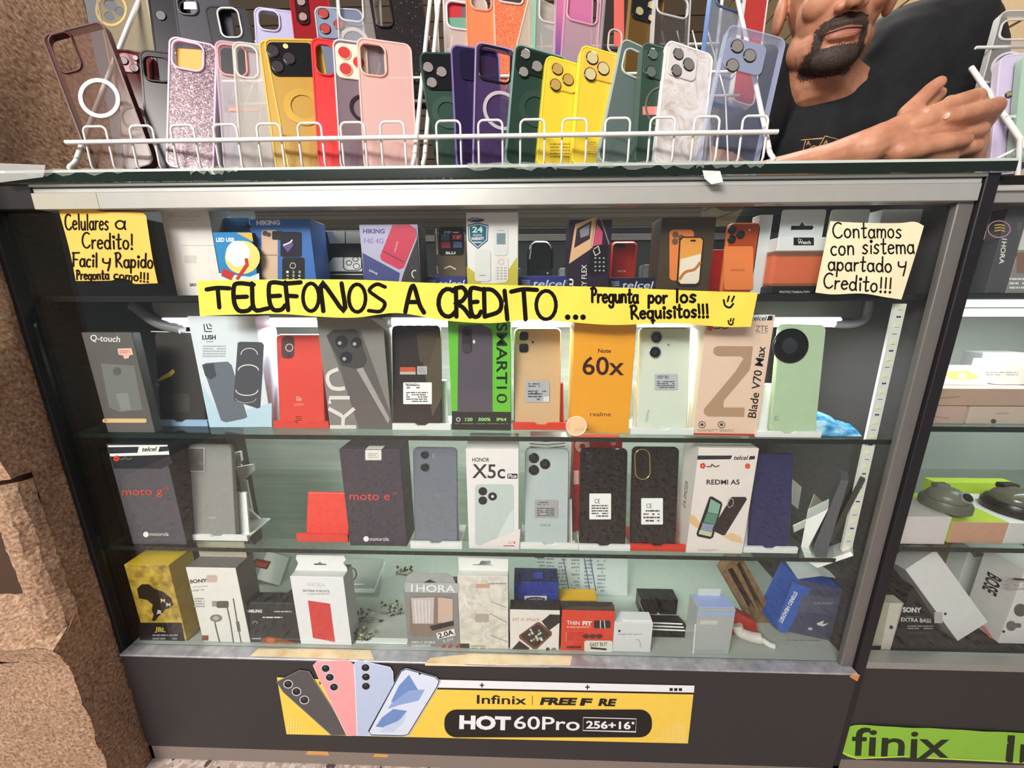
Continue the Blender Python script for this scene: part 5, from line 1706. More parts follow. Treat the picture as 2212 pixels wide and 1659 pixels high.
def rack(label, x0, x1, loops, Yf=.006):
    t = thing('wire_rack', label, 'display rack', ((x0 + x1) / 2, Yf, ZT), 'white wire racks on the counter')
    def part(name, fn):
        b = wmb(t); fn(b); b.build(name, t)
    zr = 1.150
    part('front_rail', lambda b: b.tube([(x0 - .006, Yf, zr), (x1 + .006, Yf, zr)], .0031, WIRE))
    for x in (x0, x1):
        part('side_leg', lambda b: b.tube(catmull([(x, Yf + .03, ZT + .004), (x, Yf - .008, ZT + .005), (x, Yf + .002, ZT + .02), (x, Yf + .02, ZT + .055), (x, Yf + .15, ZT + .30), (x, Yf + .19, ZT + .36)], 5), .0032, WIRE))
        part('side_base', lambda b: b.tube([(x, Yf, ZT + .004), (x, Yf + .2, ZT + .004), (x, Yf + .195, ZT + .36)], .0028, WIRE))
    for i, px in enumerate(loops):
        c = at(px, 300, Yf + .006).x
        def lp(b):
            w, y = .0168, Yf + .004
            pts = [(c - w, y + .03, ZT + .004), (c - w, y + .004, ZT + .006), (c - w, y, ZT + .014)] + [(c + u_, y, v_) for u_, v_ in arc(-w + .007, zr + .014, .007, .007, 180, 90, 5) + arc(w - .007, zr + .014, .007, .007, 90, 0, 5)] + [(c + w, y, ZT + .014), (c + w, y + .004, ZT + .006), (c + w, y + .03, ZT + .004)]
            b.tube(pts, .0016, WIRE, 6)
        part('divider_loop', lp)
    for y, z in ((.1, 1.240), (.19, 1.36), (.125, 1.285)):
        part('cross_wire', lambda b: b.tube([(x0, Yf + y, z), (x1, Yf + y, z)], .0022, WIRE, 6))
    part('shelf_wire', lambda b: b.tube([(x0, Yf + .06, ZT + .004), (x1, Yf + .06, ZT + .004)], .0024, WIRE, 6))
    for i in range(int((x1 - x0) / .026)):
        x = x0 + .013 + i * .026
        part('back_wire', lambda b: b.tube([(x, Yf + .06, ZT + .004), (x, Yf + .1, 1.240), (x, Yf + .19, 1.38)], .0013, WIRE, 5))


rack('white wire rack of phone cases nearest the stone pillar', at(150, 300, .006).x, at(893, 300, .006).x, (212, 312, 400, 492, 585, 673, 765, 850))
rack('white wire rack of phone cases nearest the man', at(915, 300, .006).x, at(1668, 300, .006).x, (970, 1060, 1150, 1240, 1332, 1428, 1522, 1625))


def pcase(label, quad, plate, rim=None, hole=None, frame=None, cams=None, camplate=None, ring=None, Y=.032, zb=ZT + .008, lean=11, yaw=14, r=.011, lensm=None, lensring=None, group='phone cases in the front row', extra=None, holes=()):
    it = Item('phone_case', label, 'phone case', quad, None, Y, lean, yaw, None, group)
    b = it.body
    w, h = it.w / 2, it.h
    drop = max(0, (it.base.z - zb) / math.cos(math.radians(lean)))
    lo = -min(drop, .03)
    rim = rim or plate
    hl = []
    if hole:
        a, c = it.loc(hole[0], hole[1]), it.loc(hole[2], hole[3])
        x0, x1, z0, z1 = min(a.x, c.x), max(a.x, c.x), min(a.z, c.z), max(a.z, c.z)
        x0, x1, z1 = max(x0, -w + .004), min(x1, w - .004), min(z1, h - .004)
        z0 = min(z0, z1 - .01)
        ho = b.rr(x0, x1, z0, z1, .010, 5)
        hl.append(ho)
    for (x, y, rr_) in holes:
        c = it.loc(x, y); e = it.loc(x + rr_, y)
        q = (e - c).length
        hl.append([(c.x + q * math.cos(i * .3927), c.z + q * math.sin(i * .3927)) for i in range(16)])
    out = b.rr(-w + .0012, w - .0012, lo + .0012, h - .0012, r, 6)
    b.prism(out, 0, .0013, plate, hl)
    o2, i2 = b.rr(-w, w, lo, h, r, 6), b.rr(-w + .0022, w - .0022, lo + .0022, h - .0022, r - .002, 6)
    rb = it.part('bumper_rim')
    rb.prism(o2, -.0006, .0095, rim, [i2])
    if hole and frame:
        f = it.part('camera_frame')
        f.tube([(x, -.0008, z) for x, z in ho], .0016, frame, 6, True)
    cp = None
    if camplate:
        x0_, y0_, x1_, y1_, m = camplate
        a, c = it.loc(x0_, y0_), it.loc(x1_, y1_)
        f = cp = it.part('camera_plate')
        f.rprism(max(min(a.x, c.x), -w + .003), min(max(a.x, c.x), w - .003), min(a.z, c.z), min(max(a.z, c.z), h - .003), .009, -.0018, 0, m, .0007)
    for c in (cams or []):
        f = it.part('camera_lens', -.0018 if camplate else 0, cp)
        f.lens(c[0], c[1], c[2], .0012, lensm or M('9a9698', .12, .5), lensring or K1)
    if ring:
        x, y, ro, ri, m = ring
        c = it.loc(x, y)
        k = (it.loc(x + 10, y) - c).length / 10
        f = it.part('magnet_ring')
        f.prism([(c.x + ro * k * math.cos(i * .1963), c.z + ro * k * math.sin(i * .1963)) for i in range(32)], -.0012, 0, m, [[(c.x + ri * k * math.cos(i * .1963), c.z + ri * k * math.sin(i * .1963)) for i in range(32)]])
    if extra:
        extra(it)
    it.done()
    return it


GLIT = RAMP('VORONOI', 620, [(.0, '3a282c'), (.3, '6a4c54'), (.6, '9a7882'), (.85, 'e0c8cc')], .4, metal=.1, interp='CONSTANT')
DGLIT = RAMP('VORONOI', 700, [(.0, '1c1516'), (.75, '2c2022'), (.9, '6a5a50'), (.97, 'e8dcc8')], .3, interp='CONSTANT')
OGLIT = RAMP('VORONOI', 600, [(.0, 'e8764a'), (.6, 'f0926a'), (.93, 'f8d8b8')], .3, interp='CONSTANT', clear=.75)
MARB = RAMP('NOISE', 26, [(.3, 'b8aaa0'), (.45, 'd2c8c2'), (.6, 'e4dedc'), (.7, 'c8b8a4')], .35, dist=2.2)
GREEN = M('2c4238', .4)
SMK = lambda h, a=.5: CLEAR(h, a)

pcase('maroon framed clear case tipped outward at the pillar end with a white ring', [(88, 66), (222, 54), (335, 350), (195, 352)], SMK('6a4a40', .3), M('4f2526', .3), (98, 66, 182, 150), M('4a2022', .3), ring=(216, 213, 45, 36, M('e6e0da', .4)), yaw=6, Y=.02)
pcase('wine red case with a pink mirrored camera plate behind the maroon framed one', [(250, 112), (330, 108), (352, 350), (262, 350)], SMK('6a1218', .8), M('5a1416', .3), camplate=(254, 114, 300, 160, M('c8989c', .2, .3)), cams=((268, 132, 10), (293, 126, 7), (291, 148, 10)), lensm=M('ecd8d8', .1, .4), ring=(290, 255, 30, 24, M('3c0c10', .3)), Y=.05)
pcase('near black maroon case with a rectangular cut out left of the glitter case', [(303, 112), (400, 112), (420, 352), (320, 352)], M('2a1a1a', .3), M('1c1416', .25), (309, 120, 372, 180), M('1c1214', .25), Y=.047)
pcase('mint edged clear case with only its bottom showing under the glitter case', [(375, 112), (464, 116), (486, 357), (390, 356)], SMK('a8b8b0', .35), M('8cc0ac', .3), Y=.05)
pcase('rose glitter case with an orange corner in its camera opening', [(370, 80), (466, 95), (468, 330), (356, 314)], GLIT, M('e2bcdc', .3), (374, 85, 440, 158), M('e4c4e0', .3), Y=.026,
      extra=lambda it: it.part('inner_tray', .004).poly([(380, 104), (436, 108), (438, 154), (382, 150)], M('e0a24a', .5)))
pcase('clear case with a pink camera frame and faint print beside the glitter case', [(463, 90), (566, 94), (592, 358), (481, 358)], SMK('d4c8cc', .35), SMK('e0c8d8', .5), (466, 94, 536, 168), M('f29a94', .35), extra=lambda it: (it.body.txt('PR', (491, 224), (508, 225), 9, GRYT), it.body.rect(494, 232, 560, 240, M('d88a78', .4))))
pcase('plain clear case leaning on the gold cases', [(497, 90), (600, 98), (622, 358), (520, 358)], SMK('d8d2c8', .25), SMK('e8e4dc', .5), (500, 96, 560, 172), SMK('ece8e0', .6))
pcase('gold case at the back of the gold pair', [(560, 88), (668, 90), (705, 358), (594, 358)], M('b8923c', .35), M('d8b850', .3), Y=.034)
pcase('gold case in front of the gold pair with a black camera bar and round stand', [(569, 84), (692, 84), (742, 358), (622, 358)], M('b38a35', .35), M('d6b44c', .3), camplate=(573, 92, 690, 166, K1), cams=((590, 111, 14), (600, 144, 14), (625, 127, 14)), ring=(656, 232, 42, 27, M('c49a40', .3, .3)), Y=.030, lensm=M('4c4448', .1, .4), extra=lambda it: it.part('flash').lens(618, 102, 6, .002, M('e8d880', .3)))
pcase('bright red case with an empty oval camera opening', [(668, 84), (790, 92), (806, 362), (690, 362)], M('d83030', .35), M('d23434', .35), (680, 94, 726, 166), M('c82a2c', .35))
pcase('smoky clear case with a cream three hole camera plate', [(717, 84), (832, 96), (846, 362), (736, 362)], SMK('8c7c84', .55), SMK('d8d8dc', .75), camplate=(723, 92, 798, 177, M('ecd0b8', .35)), cams=((744, 115, 15), (747, 150, 15), (775, 136, 14)), lensm=M('c03a38', .3), lensring=M('e0c4ac', .3), ring=(786, 235, 30, 23, M('241c1e', .3)))
pcase('frosted pink case with a square camera opening', [(768, 84), (893, 92), (900, 362), (790, 362)], CLEAR('e2b4ac', .72, .4), CLEAR('ecc8c0', .85, .3), (774, 92, 836, 168), M('f0b09c', .35))
pcase('dark green case with three bright lenses at the split between the racks', [(905, 126), (1000, 102), (1034, 362), (946, 362)], GREEN, M('35503f', .35), camplate=(908, 114, 1004, 196, K1), cams=((925, 146, 12), (954, 156, 12), (933, 179, 12)), lensm=M('c0b4b0', .08, .6), ring=(968, 244, 34, 22, M('3a5044', .3)), Y=.034)
pcase('dark violet case beside the green case by the rack split', [(986, 98), (1086, 110), (1092, 362), (984, 362)], SMK('2a1c44', .85), M('7a6aa0', .3), camplate=(992, 106, 1040, 178, M('1c1430', .2)), Y=.034)
pcase('clear violet case with a thick black camera frame and a white ring', [(1030, 88), (1114, 108), (1112, 362), (1018, 362)], SMK('54406c', .4), SMK('b8a4d0', .7), (1036, 94, 1102, 184), M('1a1420', .25), ring=(1084, 240, 40, 33, M('b8acb4', .4)))
pcase('dark green case with a pale teal edge left of the small yellow case', [(1114, 96), (1228, 122), (1208, 362), (1090, 362)], M('233a30', .4), M('7fa096', .35), camplate=(1117, 102, 1215, 182, M('16211c', .2)), cams=((1135, 118, 11), (1131, 156, 11), (1160, 144, 12)), lensm=M('b8b4ac', .08, .6), ring=(1158, 236, 37, 24, M('2e4238', .3)))
YC = CLEAR('f2d23c', .8, .2)
pcase('shorter of the two yellow cases with three ringed lenses', [(1180, 122), (1264, 138), (1244, 362), (1158, 362)], YC, CLEAR('f6e04c', .9, .2), camplate=(1186, 130, 1244, 206, M('f0c040', .25)), cams=((1204, 150, 12), (1200, 184, 12), (1227, 173, 12)), lensm=M('cfa85c', .15, .3), extra=lambda it: it.body.cells(1188, 308, 1232, 342, 5, M('a08a2c', .5)))
pcase('taller of the two yellow cases with three ringed lenses', [(1252, 100), (1352, 118), (1326, 362), (1238, 362)], YC, CLEAR('f6e04c', .9, .2), camplate=(1260, 106, 1326, 184, M('f2b848', .25)), cams=((1279, 126, 13), (1275, 161, 13), (1303, 149, 13)), lensm=M('e8d49c', .15, .3), extra=lambda it: it.body.cells(1266, 306, 1290, 334, 6, M('a08a2c', .5)))
pcase('sage green case with an open camera corner showing yellow behind', [(1347, 96), (1446, 112), (1398, 365), (1286, 362)], M('5c6a66', .4), M('a4b4ac', .35), (1352, 102, 1392, 178), M('b8c4bc', .35))
pcase('deep green case with a pink sticker half behind the marble case', [(1388, 98), (1500, 112), (1482, 366), (1371, 365)], M('32473c', .4), M('54685c', .3), camplate=(1390, 104, 1446, 180, M('3c5146', .25)), cams=((1410, 118, 11), (1406, 156, 11)), lensm=M('74827c', .1, .4), ring=(1434, 235, 40, 37, M('6a6c50', .3)), extra=lambda it: it.body.rect(1388, 230, 1424, 248, M('e0867c', .4)))
pcase('white marble patterned case with three lenses', [(1441, 92), (1542, 112), (1514, 368), (1411, 368)], MARB, M('f2f0ee', .35), camplate=(1445, 97, 1500, 180, M('d8d0cc', .3)), cams=((1465, 117, 11), (1461, 153, 11), (1487, 140, 12)), lensm=M('9a9490', .1, .5))
pcase('clear blue case at the end of the rack beside the man', [(1568, 68), (1706, 68), (1626, 380), (1508, 378)], SMK('b4bcd8', .06), CLEAR('bcc4e0', .38, .08), camplate=(1563, 76, 1642, 168, M('8a90a8', .25)), cams=((1592, 101, 14), (1582, 142, 14), (1619, 121, 14)), lensm=M('a8a09c', .1, .5), yaw=4, Y=.022)

B = dict(Y=.13, zb=1.245, group='phone cases in the rear row', yaw=12)
pcase('clear rear row case with a gold camera frame nearest the pillar', [(205, -12), (318, -12), (362, 225), (256, 225)], SMK('a89878', .5), SMK('d8ccb0', .5), holes=((238, 10, 14), (236, 35, 11), (258, 24, 11)), camplate=None, **B, extra=lambda it: it.part('camera_frame').line(arc(240, 20, 32, 34, 0, 350, 20), 5, M('c8a86a', .3, .4), closed=True))
pcase('black rear row case with a bright speck behind the dark maroon one', [(318, -10), (402, -10), (428, 225), (350, 225)], M('1f1c22', .3), M('17151a', .25), cams=((348, 34, 12),), **B)
pcase('plain charcoal rear row case with a labelled camera opening', [(372, -12), (497, -12), (524, 225), (408, 225)], M('34303a', .5), M('2c2932', .4), (382, -6, 430, 34), M('5c5a62', .3), **B, extra=lambda it: it.body.rect(397, 4, 426, 20, M('c8c4c8', .5)))
pcase('black rear row case with a white camera outline', [(440, 12), (532, 14), (572, 225), (484, 225)], M('242228', .4), None, (468, 18, 526, 82), M('d8d4d4', .35), **B)
pcase('lavender rear row case with an empty camera opening', [(549, 10), (642, 30), (656, 225), (560, 225)], M('aaa6c4', .4), M('b8b4d4', .35), (557, 18, 606, 70), M('c4c0dc', .35), **B)
pcase('glossy dark red rear row case', [(626, -22), (706, -20), (738, 225), (650, 225)], M('8c1a20', .2), M('a82028', .2), camplate=(634, -16, 672, 56, M('3a1416', .15)), cams=((655, 37, 10), (651, 4, 10)), lensm=M('c8a8a8', .1, .5), **B)
pcase('slate blue rear row case with red looking lenses', [(674, 8), (786, 26), (802, 225), (706, 225)], SMK('8088a0', .6), SMK('b8c0cc', .8), camplate=(680, 14, 736, 86, M('7f889c', .25)), cams=((699, 30, 12), (703, 63, 12), (732, 54, 11)), lensm=M('a84440', .2), ring=(766, 92, 32, 24, M('c4bcb8', .4)), **B)
pcase('crystal clear rear row case with a thick camera rim', [(718, -32), (812, -30), (834, 225), (738, 225)], SMK('d8d0cc', .1), CLEAR('ecebe8', .5, .1), (726, -22, 786, 50), CLEAR('f0eeee', .6, .1), **B)
pcase('dark glitter rear row case with a square black camera frame', [(792, -34), (908, -32), (950, 225), (838, 225)], DGLIT, M('2c2224', .2), (797, -24, 852, 60), M('1c1617', .2), **B)
pcase('clear pinkish rear row case showing red and green in its camera window', [(957, -10), (1050, -8), (1062, 225), (966, 225)], SMK('dcc4bc', .5), CLEAR('ecdcdc', .7), (964, 2, 1024, 68), M('e8dce0', .3), **B, extra=lambda it: (it.part('inner_card', .003).rect(968, 6, 998, 38, M('b83038', .5)), it.part('inner_card', .003).rect(998, 6, 1022, 38, M('5c6064', .5)), it.part('inner_card', .002).rect(968, 38, 1022, 66, M('6a9a84', .5))))
pcase('translucent orange rear row case', [(1012, -28), (1084, -24), (1088, 225), (1014, 225)], SMK('ee8a5c', .75), CLEAR('f2a27c', .7), (1016, -20, 1062, 26), CLEAR('f8b090', .7), **B)
pcase('orange glitter rear row case', [(1070, -28), (1146, -26), (1150, 225), (1074, 225)], OGLIT, CLEAR('f0c8b0', .7), (1074, -20, 1130, 12), M('e8d8d4', .3), **B)
pcase('clear rear row case slanting right with pale speckles', [(1142, 4), (1222, 6), (1168, 225), (1086, 225)], SMK('d8d0bc', .35), CLEAR('efe8d8', .6), **B)
pcase('mint edged rear row case beside the slanting clear one', [(1158, -22), (1236, -20), (1230, 225), (1150, 225)], SMK('b8b4b0', .3), M('7cc4a8', .3), (1166, -14, 1206, 54), CLEAR('e8e4e8', .6), **B)
pcase('blue to pink tinted rear row case', [(1202, -22), (1282, -20), (1274, 225), (1194, 225)], RAMP('GRADIENT', (6, 6, 6), [(.1, '3a4c94'), (.5, '8a5a9c'), (.9, 'd87aa4')], .2, rot=(0, 1.57, 0), clear=.75), CLEAR('d8a8cc', .6), **B)
pcase('clear pink rear row case with a scalloped camera opening', [(1222, -32), (1302, -30), (1282, 225), (1206, 225)], SMK('cfb0b4', .35), CLEAR('e8b0c4', .7), (1228, -22, 1288, 58), M('e09ab4', .3), **B)
pcase('dark clear rear row case with a red stripe', [(1308, -22), (1398, -20), (1374, 225), (1290, 225)], SMK('3c302e', .7), CLEAR('a8a4a4', .5), (1316, 62, 1340, 120), M('c8bcb8', .3), **B, extra=lambda it: it.body.rect(1326, -20, 1348, 100, M('d8685c', .4)))
pcase('bronze clear rear row case with a black camera plate', [(1362, -22), (1438, -20), (1412, 225), (1344, 225)], SMK('6a4e1e', .7), CLEAR('a88a50', .6), camplate=(1367, -16, 1412, 54, K1), cams=((1381, 25, 9), (1406, 12, 8), (1406, 40, 7)), lensm=M('d8c890', .1, .5), **B)
pcase('sparkling clear rear row case with a square window', [(1416, -24), (1494, -22), (1480, 225), (1404, 225)], SMK('504844', .45), CLEAR('e4e0e0', .65), (1420, -16, 1484, 44), CLEAR('e8e4e4', .6), **B)
pcase('thin blue edged rear row case', [(1536, -22), (1646, -20), (1606, 225), (1514, 225)], SMK('9aa4b4', .25), M('6a88bc', .35), (1548, -14, 1612, 34), M('4c5c84', .3), **B)
pcase('red and white rear row case at the end by the man', [(1612, -22), (1662, -20), (1628, 225), (1580, 225)], M('b83834', .4), M('e4dcd8', .35), **B)

# rack and cases at the right hand counter
def rack3():
    t = thing('wire_rack', 'white wire rack behind the clasped hands on the neighbouring counter', 'display rack', (.86, .06, ZT))
    def part(name, pts, r):
        b = wmb(t); b.tube(pts, r, WIRE); b.build(name, t)
    part('side_leg', [at(2098, 146, .16), at(2212, 312, .06), at(2290, 420, .02)], .0036)
    part('side_post', [at(2203, 300, .05), at(2197, 392, .05)], .003)
    part('short_post', [at(2066, 352, .16), at(2066, 385, .16)], .0035)
    for (x0, y0, x1, y1), yy in (((2108, 103, 2260, 100), .17), ((2118, 179, 2260, 178), .14), ((2172, 253, 2290, 253), .09), ((2150, 345, 2215, 312), .06)):
        part('cross_wire', [at(x0, y0, yy), at(x1, y1, yy)], .0024)
rack3()
C3 = dict(zb=1.0, yaw=-12, group='phone cases on the neighbouring counter')
pcase('clear case with thick rims hanging in the neighbouring rack', [(2160, 22), (2300, 20), (2240, 220), (2108, 220)], SMK('b8b4b0', .2), CLEAR('e4e4e2', .55), (2166, 44, 2230, 86), CLEAR('ecebe8', .6), ring=(2176, 142, 36, 30, CLEAR('e8e8e8', .6)), Y=.15, **C3)
pcase('pale lilac case standing before the clear one', [(2160, 124), (2240, 108), (2220, 338), (2138, 330)], M('c9bcd8', .4), M('d8ccdf', .35), holes=((2180, 205, 10),), Y=.09, **C3)
pcase('pale green case at the frame edge of the neighbouring rack', [(2198, 112), (2290, 104), (2270, 305), (2194, 305)], M('a9c4b0', .4), None, Y=.075, **C3)
# ------------------------------------------------------------------ the man leaning on the counter
def skinmat():
    m, nt, o = newmat('skin')
    b = N(nt, 'BsdfPrincipled', Roughness=.5)
    b.inputs['Subsurface Weight'].default_value = .15
    b.inputs['Subsurface Radius'].default_value = (.012, .005, .003)
    tc = N(nt, 'TexCoord')
    t = N(nt, 'TexNoise', Scale=38., Detail=5.)
    nt.links.new(tc.outputs['Object'], t.inputs['Vector'])
    c = N(nt, 'ValToRGB')
    c.color_ramp.elements[0].position, c.color_ramp.elements[0].color = .3, lin('b4765a')
    c.color_ramp.elements[1].position, c.color_ramp.elements[1].color = .7, lin('cf9474')
    nt.links.new(t.outputs['Fac'], c.inputs[0])
    nt.links.new(c.outputs[0], b.inputs['Base Color'])
    t2 = N(nt, 'TexNoise', Scale=420., Detail=2.)
    nt.links.new(tc.outputs['Object'], t2.inputs['Vector'])
    bp = N(nt, 'Bump', Strength=.12, Distance=.001)
    nt.links.new(t2.outputs['Fac'], bp.inputs['Height'])
    nt.links.new(bp.outputs[0], b.inputs['Normal'])
    nt.links.new(b.outputs[0], o.inputs[0])
    return m


def beardmat():
    m, nt, o = newmat('beard_hair')
    b = N(nt, 'BsdfPrincipled', Roughness=.7)
    tc = N(nt, 'TexCoord')
    t = N(nt, 'TexNoise', Scale=700., Detail=2.)
    nt.links.new(tc.outputs['Object'], t.inputs['Vector'])
    c = N(nt, 'ValToRGB')
    c.color_ramp.elements[0].position, c.color_ramp.elements[0].color = .35, lin('1d1410')
    c.color_ramp.elements[1].position, c.color_ramp.elements[1].color = .75, lin('5a463c')
    nt.links.new(t.outputs['Fac'], c.inputs[0])
    nt.links.new(c.outputs[0], b.inputs['Base Color'])
    tr = N(nt, 'BsdfTransparent')
    t3 = N(nt, 'TexNoise', Scale=520., Detail=3.)
    nt.links.new(tc.outputs['Object'], t3.inputs['Vector'])
    at_ = N(nt, 'Attribute', attribute_name='dens')
    sb_ = N(nt, 'Math', operation='SUBTRACT')
    sb_.inputs[0].default_value = .70
    nt.links.new(t3.outputs['Fac'], sb_.inputs[0])
    th = N(nt, 'Math', operation='MULTIPLY_ADD')
    th.inputs[1].default_value, th.inputs[2].default_value = -.62, .80
    nt.links.new(at_.outputs['Fac'], th.inputs[0])
    nt.links.new(th.outputs[0], sb_.inputs[1])
    ml = N(nt, 'Math', operation='MULTIPLY', use_clamp=True)
    ml.inputs[1].default_value = 7.
    nt.links.new(sb_.outputs[0], ml.inputs[0])
    mx = N(nt, 'MixShader')
    nt.links.new(ml.outputs[0], mx.inputs[0])
    nt.links.new(tr.outputs[0], mx.inputs[1])
    nt.links.new(b.outputs[0], mx.inputs[2])
    nt.links.new(mx.outputs[0], o.inputs[0])
    return m


SKIN, BEARD = skinmat(), beardmat()
SHIRT = RAMP('NOISE', 90, [(.3, '0a0a0e'), (.7, '121218')], .85)


def remesh(b, name, voxel, it=6, parent=None, disp=None):
    o = b.build(name)
    m = o.modifiers.new('r', 'REMESH'); m.mode = 'VOXEL'; m.voxel_size = voxel
    s = o.modifiers.new('s', 'SMOOTH'); s.iterations = it; s.factor = .5
    dg = bpy.context.evaluated_depsgraph_get()
    me = bpy.data.meshes.new_from_object(o.evaluated_get(dg))
    old = o.data
    o.modifiers.clear()
    o.data = me
    bpy.data.meshes.remove(old)
    me.materials.clear(); me.materials.append(b.mats[0])
    if disp:
        for v in me.vertices:
            v.co += disp(v.co)
    me.polygons.foreach_set('use_smooth', [True] * len(me.polygons))
    me.polygons.foreach_set('material_index', [0] * len(me.polygons))
    me.update()
    if parent:
        o.parent = parent
    return o


mouth = at(1826, 60, .17)
F = V((-.31, -.88, -.26)).normalized()
U = (V((.02, 0, 1)) - F * F.z).normalized()
U = (U - F * U.dot(F)).normalized()
EX = U.cross(-F) * -1
EX = (-F).cross(U) * -1 if False else U.cross(F) * -1
# local frame: x to the picture right, y away from the face, z up
EX = F.cross(U).normalized() * -1
if EX.x < 0:
    EX = -EX
KX = 1.06
HM = Matrix(((EX.x, -F.x, U.x, mouth.x), (EX.y, -F.y, U.y, mouth.y), (EX.z, -F.z, U.z, mouth.z), (0, 0, 0, 1)))


def H(x, y, z):
    return HM @ V((x * KX, y, z))


b = MB()
R3 = HM.to_3x3()
e = lambda c, r: b.ell(H(*c), r, SKIN, 20, 14, R3)
e((0, .095, .092), (.074, .095, .100))       # skull
e((0, .060, .040), (.062, .056, .070))       # face
e((0, .064, -.010), (.056, .060, .046))      # jaw
e((0, .022, -.034), (.032, .024, .022))      # chin
e((-.038, .074, -.006), (.022, .036, .032)); e((.038, .074, -.006), (.022, .036, .032))
e((-.032, .030, .044), (.028, .024, .026)); e((.032, .030, .044), (.028, .024, .026))   # cheeks
e((0, .016, .002), (.032, .020, .020))       # mouth mound
e((0, .003, .0065), (.024, .009, .0046)); e((0, .004, -.0095), (.021, .009, .0058))     # lips
b.caps([H(0, .006, .074), H(0, -.008, .044), H(0, -.015, .031)], [.009, .011, .0125], SKIN)   # nose
e((-.013, -.001, .027), (.009, .010, .0075)); e((.013, -.001, .027), (.009, .010, .0075))
e((-.030, .012, .088), (.024, .014, .009)); e((.030, .012, .088), (.024, .014, .009))   # brow
e((-.077, .100, .055), (.010, .020, .031)); e((.077, .100, .055), (.010, .020, .031))   # ears
NB = H(0, .100, -.055)
NK = at(1812, 225, .30)
b.caps([H(0, .085, .0), NB, NK], [.056, .054, .062], SKIN)
# arms: the near forearm lies along the counter, the other comes from behind
SHR, SHL = at(1640, 190, .34), at(2022, 100, .29)
EL = at(1590, 352, .25); EL.z = ZT + .036
WR = at(1868, 322, .060)
WR.z = max(WR.z, ZT + .028)
b.caps([NK, SHR], [.055, .045], SKIN)
b.caps([NK + V((.01, .03, -.03)), SHL + V((0, .02, -.03))], [.045, .04], SKIN)
b.caps([SHR, EL + V((0, .05, .03)), EL], [.05, .042, .040], SKIN)
b.caps([EL, EL.lerp(WR, .4), EL.lerp(WR, .8), WR], [.037, .032, .0245, .0265], SKIN)
PX = lambda x, y, yy: at(x, y, yy)
pal = [PX(1905, 305, .058), PX(1950, 275, .055), PX(1940, 320, .050), PX(1985, 300, .052), PX(1990, 255, .058)]
b.caps([WR, pal[0]], [.026, .025], SKIN)
b.caps([pal[0], pal[1], pal[4]], [.024, .019, .0135], SKIN)
b.caps([pal[0], pal[2], pal[3]], [.025, .022, .018], SKIN)
b.caps([pal[1], pal[3]], [.018, .018], SKIN)
b.caps([pal[2], PX(1990, 335, .05), PX(2030, 345, .055)], [.022, .021, .019], SKIN)
fing = [
    ([(1962, 243, .064), (1992, 212, .066), (2012, 192, .066), (2027, 180, .064)], (.0125, .0105, .0098, .0088)),      # index, pointing up
    ([(1980, 250, .070), (2004, 226, .078), (2020, 210, .080), (2028, 203, .080)], (.012, .010, .0095, .0085)),
    ([(1965, 275, .046), (2000, 262, .040), (2030, 256, .040), (2042, 266, .046)], (.0135, .0125, .0115, .0095)),      # middle, folded in front
    ([(1985, 292, .044), (2030, 278, .040), (2062, 276, .044), (2078, 284, .050)], (.0125, .0115, .0105, .0095)),
    ([(1945, 330, .040), (1985, 322, .034), (2040, 312, .034), (2082, 304, .038)], (.0150, .0135, .0118, .0098)),      # thumb along the bottom
]
for pts, rs in fing:
    b.caps([PX(*p) for p in pts], rs, SKIN)
# the other hand closes over it from the right
LW = PX(2070, 350, .10)
LE = V((.80, .40, ZT + .05))
b.caps([SHL, SHL + V((.05, .04, -.15)), LE], [.05, .045, .040], SKIN)
b.caps([LE, LE.lerp(LW, .6), LW], [.040, .034, .028], SKIN)
lp = [PX(2085, 320, .088), PX(2095, 270, .085), PX(2110, 240, .078), PX(2060, 300, .085)]
b.caps([LW, lp[0], lp[1], lp[2]], [.027, .024, .020, .015], SKIN)
b.caps([LW, lp[3], lp[1]], [.025, .022, .018], SKIN)
lf = [
    ([(2112, 232, .080), (2104, 212, .060), (2060, 224, .046), (2030, 236, .042), (2006, 243, .042)], (.0120, .0122, .0112, .0102, .0088)),
    ([(2126, 262, .076), (2146, 232, .050), (2102, 243, .034), (2070, 250, .030), (2048, 254, .030)], (.0125, .0125, .0115, .0105, .0090)),
    ([(2112, 280, .072), (2112, 282, .052), (2080, 288, .046), (2050, 292, .050)], (.0120, .0115, .0105, .0095)),
    ([(2104, 312, .070), (2102, 320, .056), (2070, 326, .050), (2046, 330, .052)], (.0115, .0105, .0098, .0088)),
    ([(2080, 290, .080), (2070, 250, .086), (2050, 222, .088)], (.014, .0115, .0100)),
]
for pts, rs in lf:
    b.caps([PX(*p) for p in pts], rs, SKIN)
man = remesh(b, 'person', .0021, 5)
tag(man, 'man with a goatee in a black t-shirt leaning on the counter with clasped hands', 'person')

BEARD0 = M('1a120e', .8)
# beard and moustache: a thin hairy layer lifted off the face, thinning toward its edges
HI = HM.inverted()
def ss(x, a, c):
    t = max(0., min(1., (x - a) / (c - a)))
    return t * t * (3 - 2 * t)


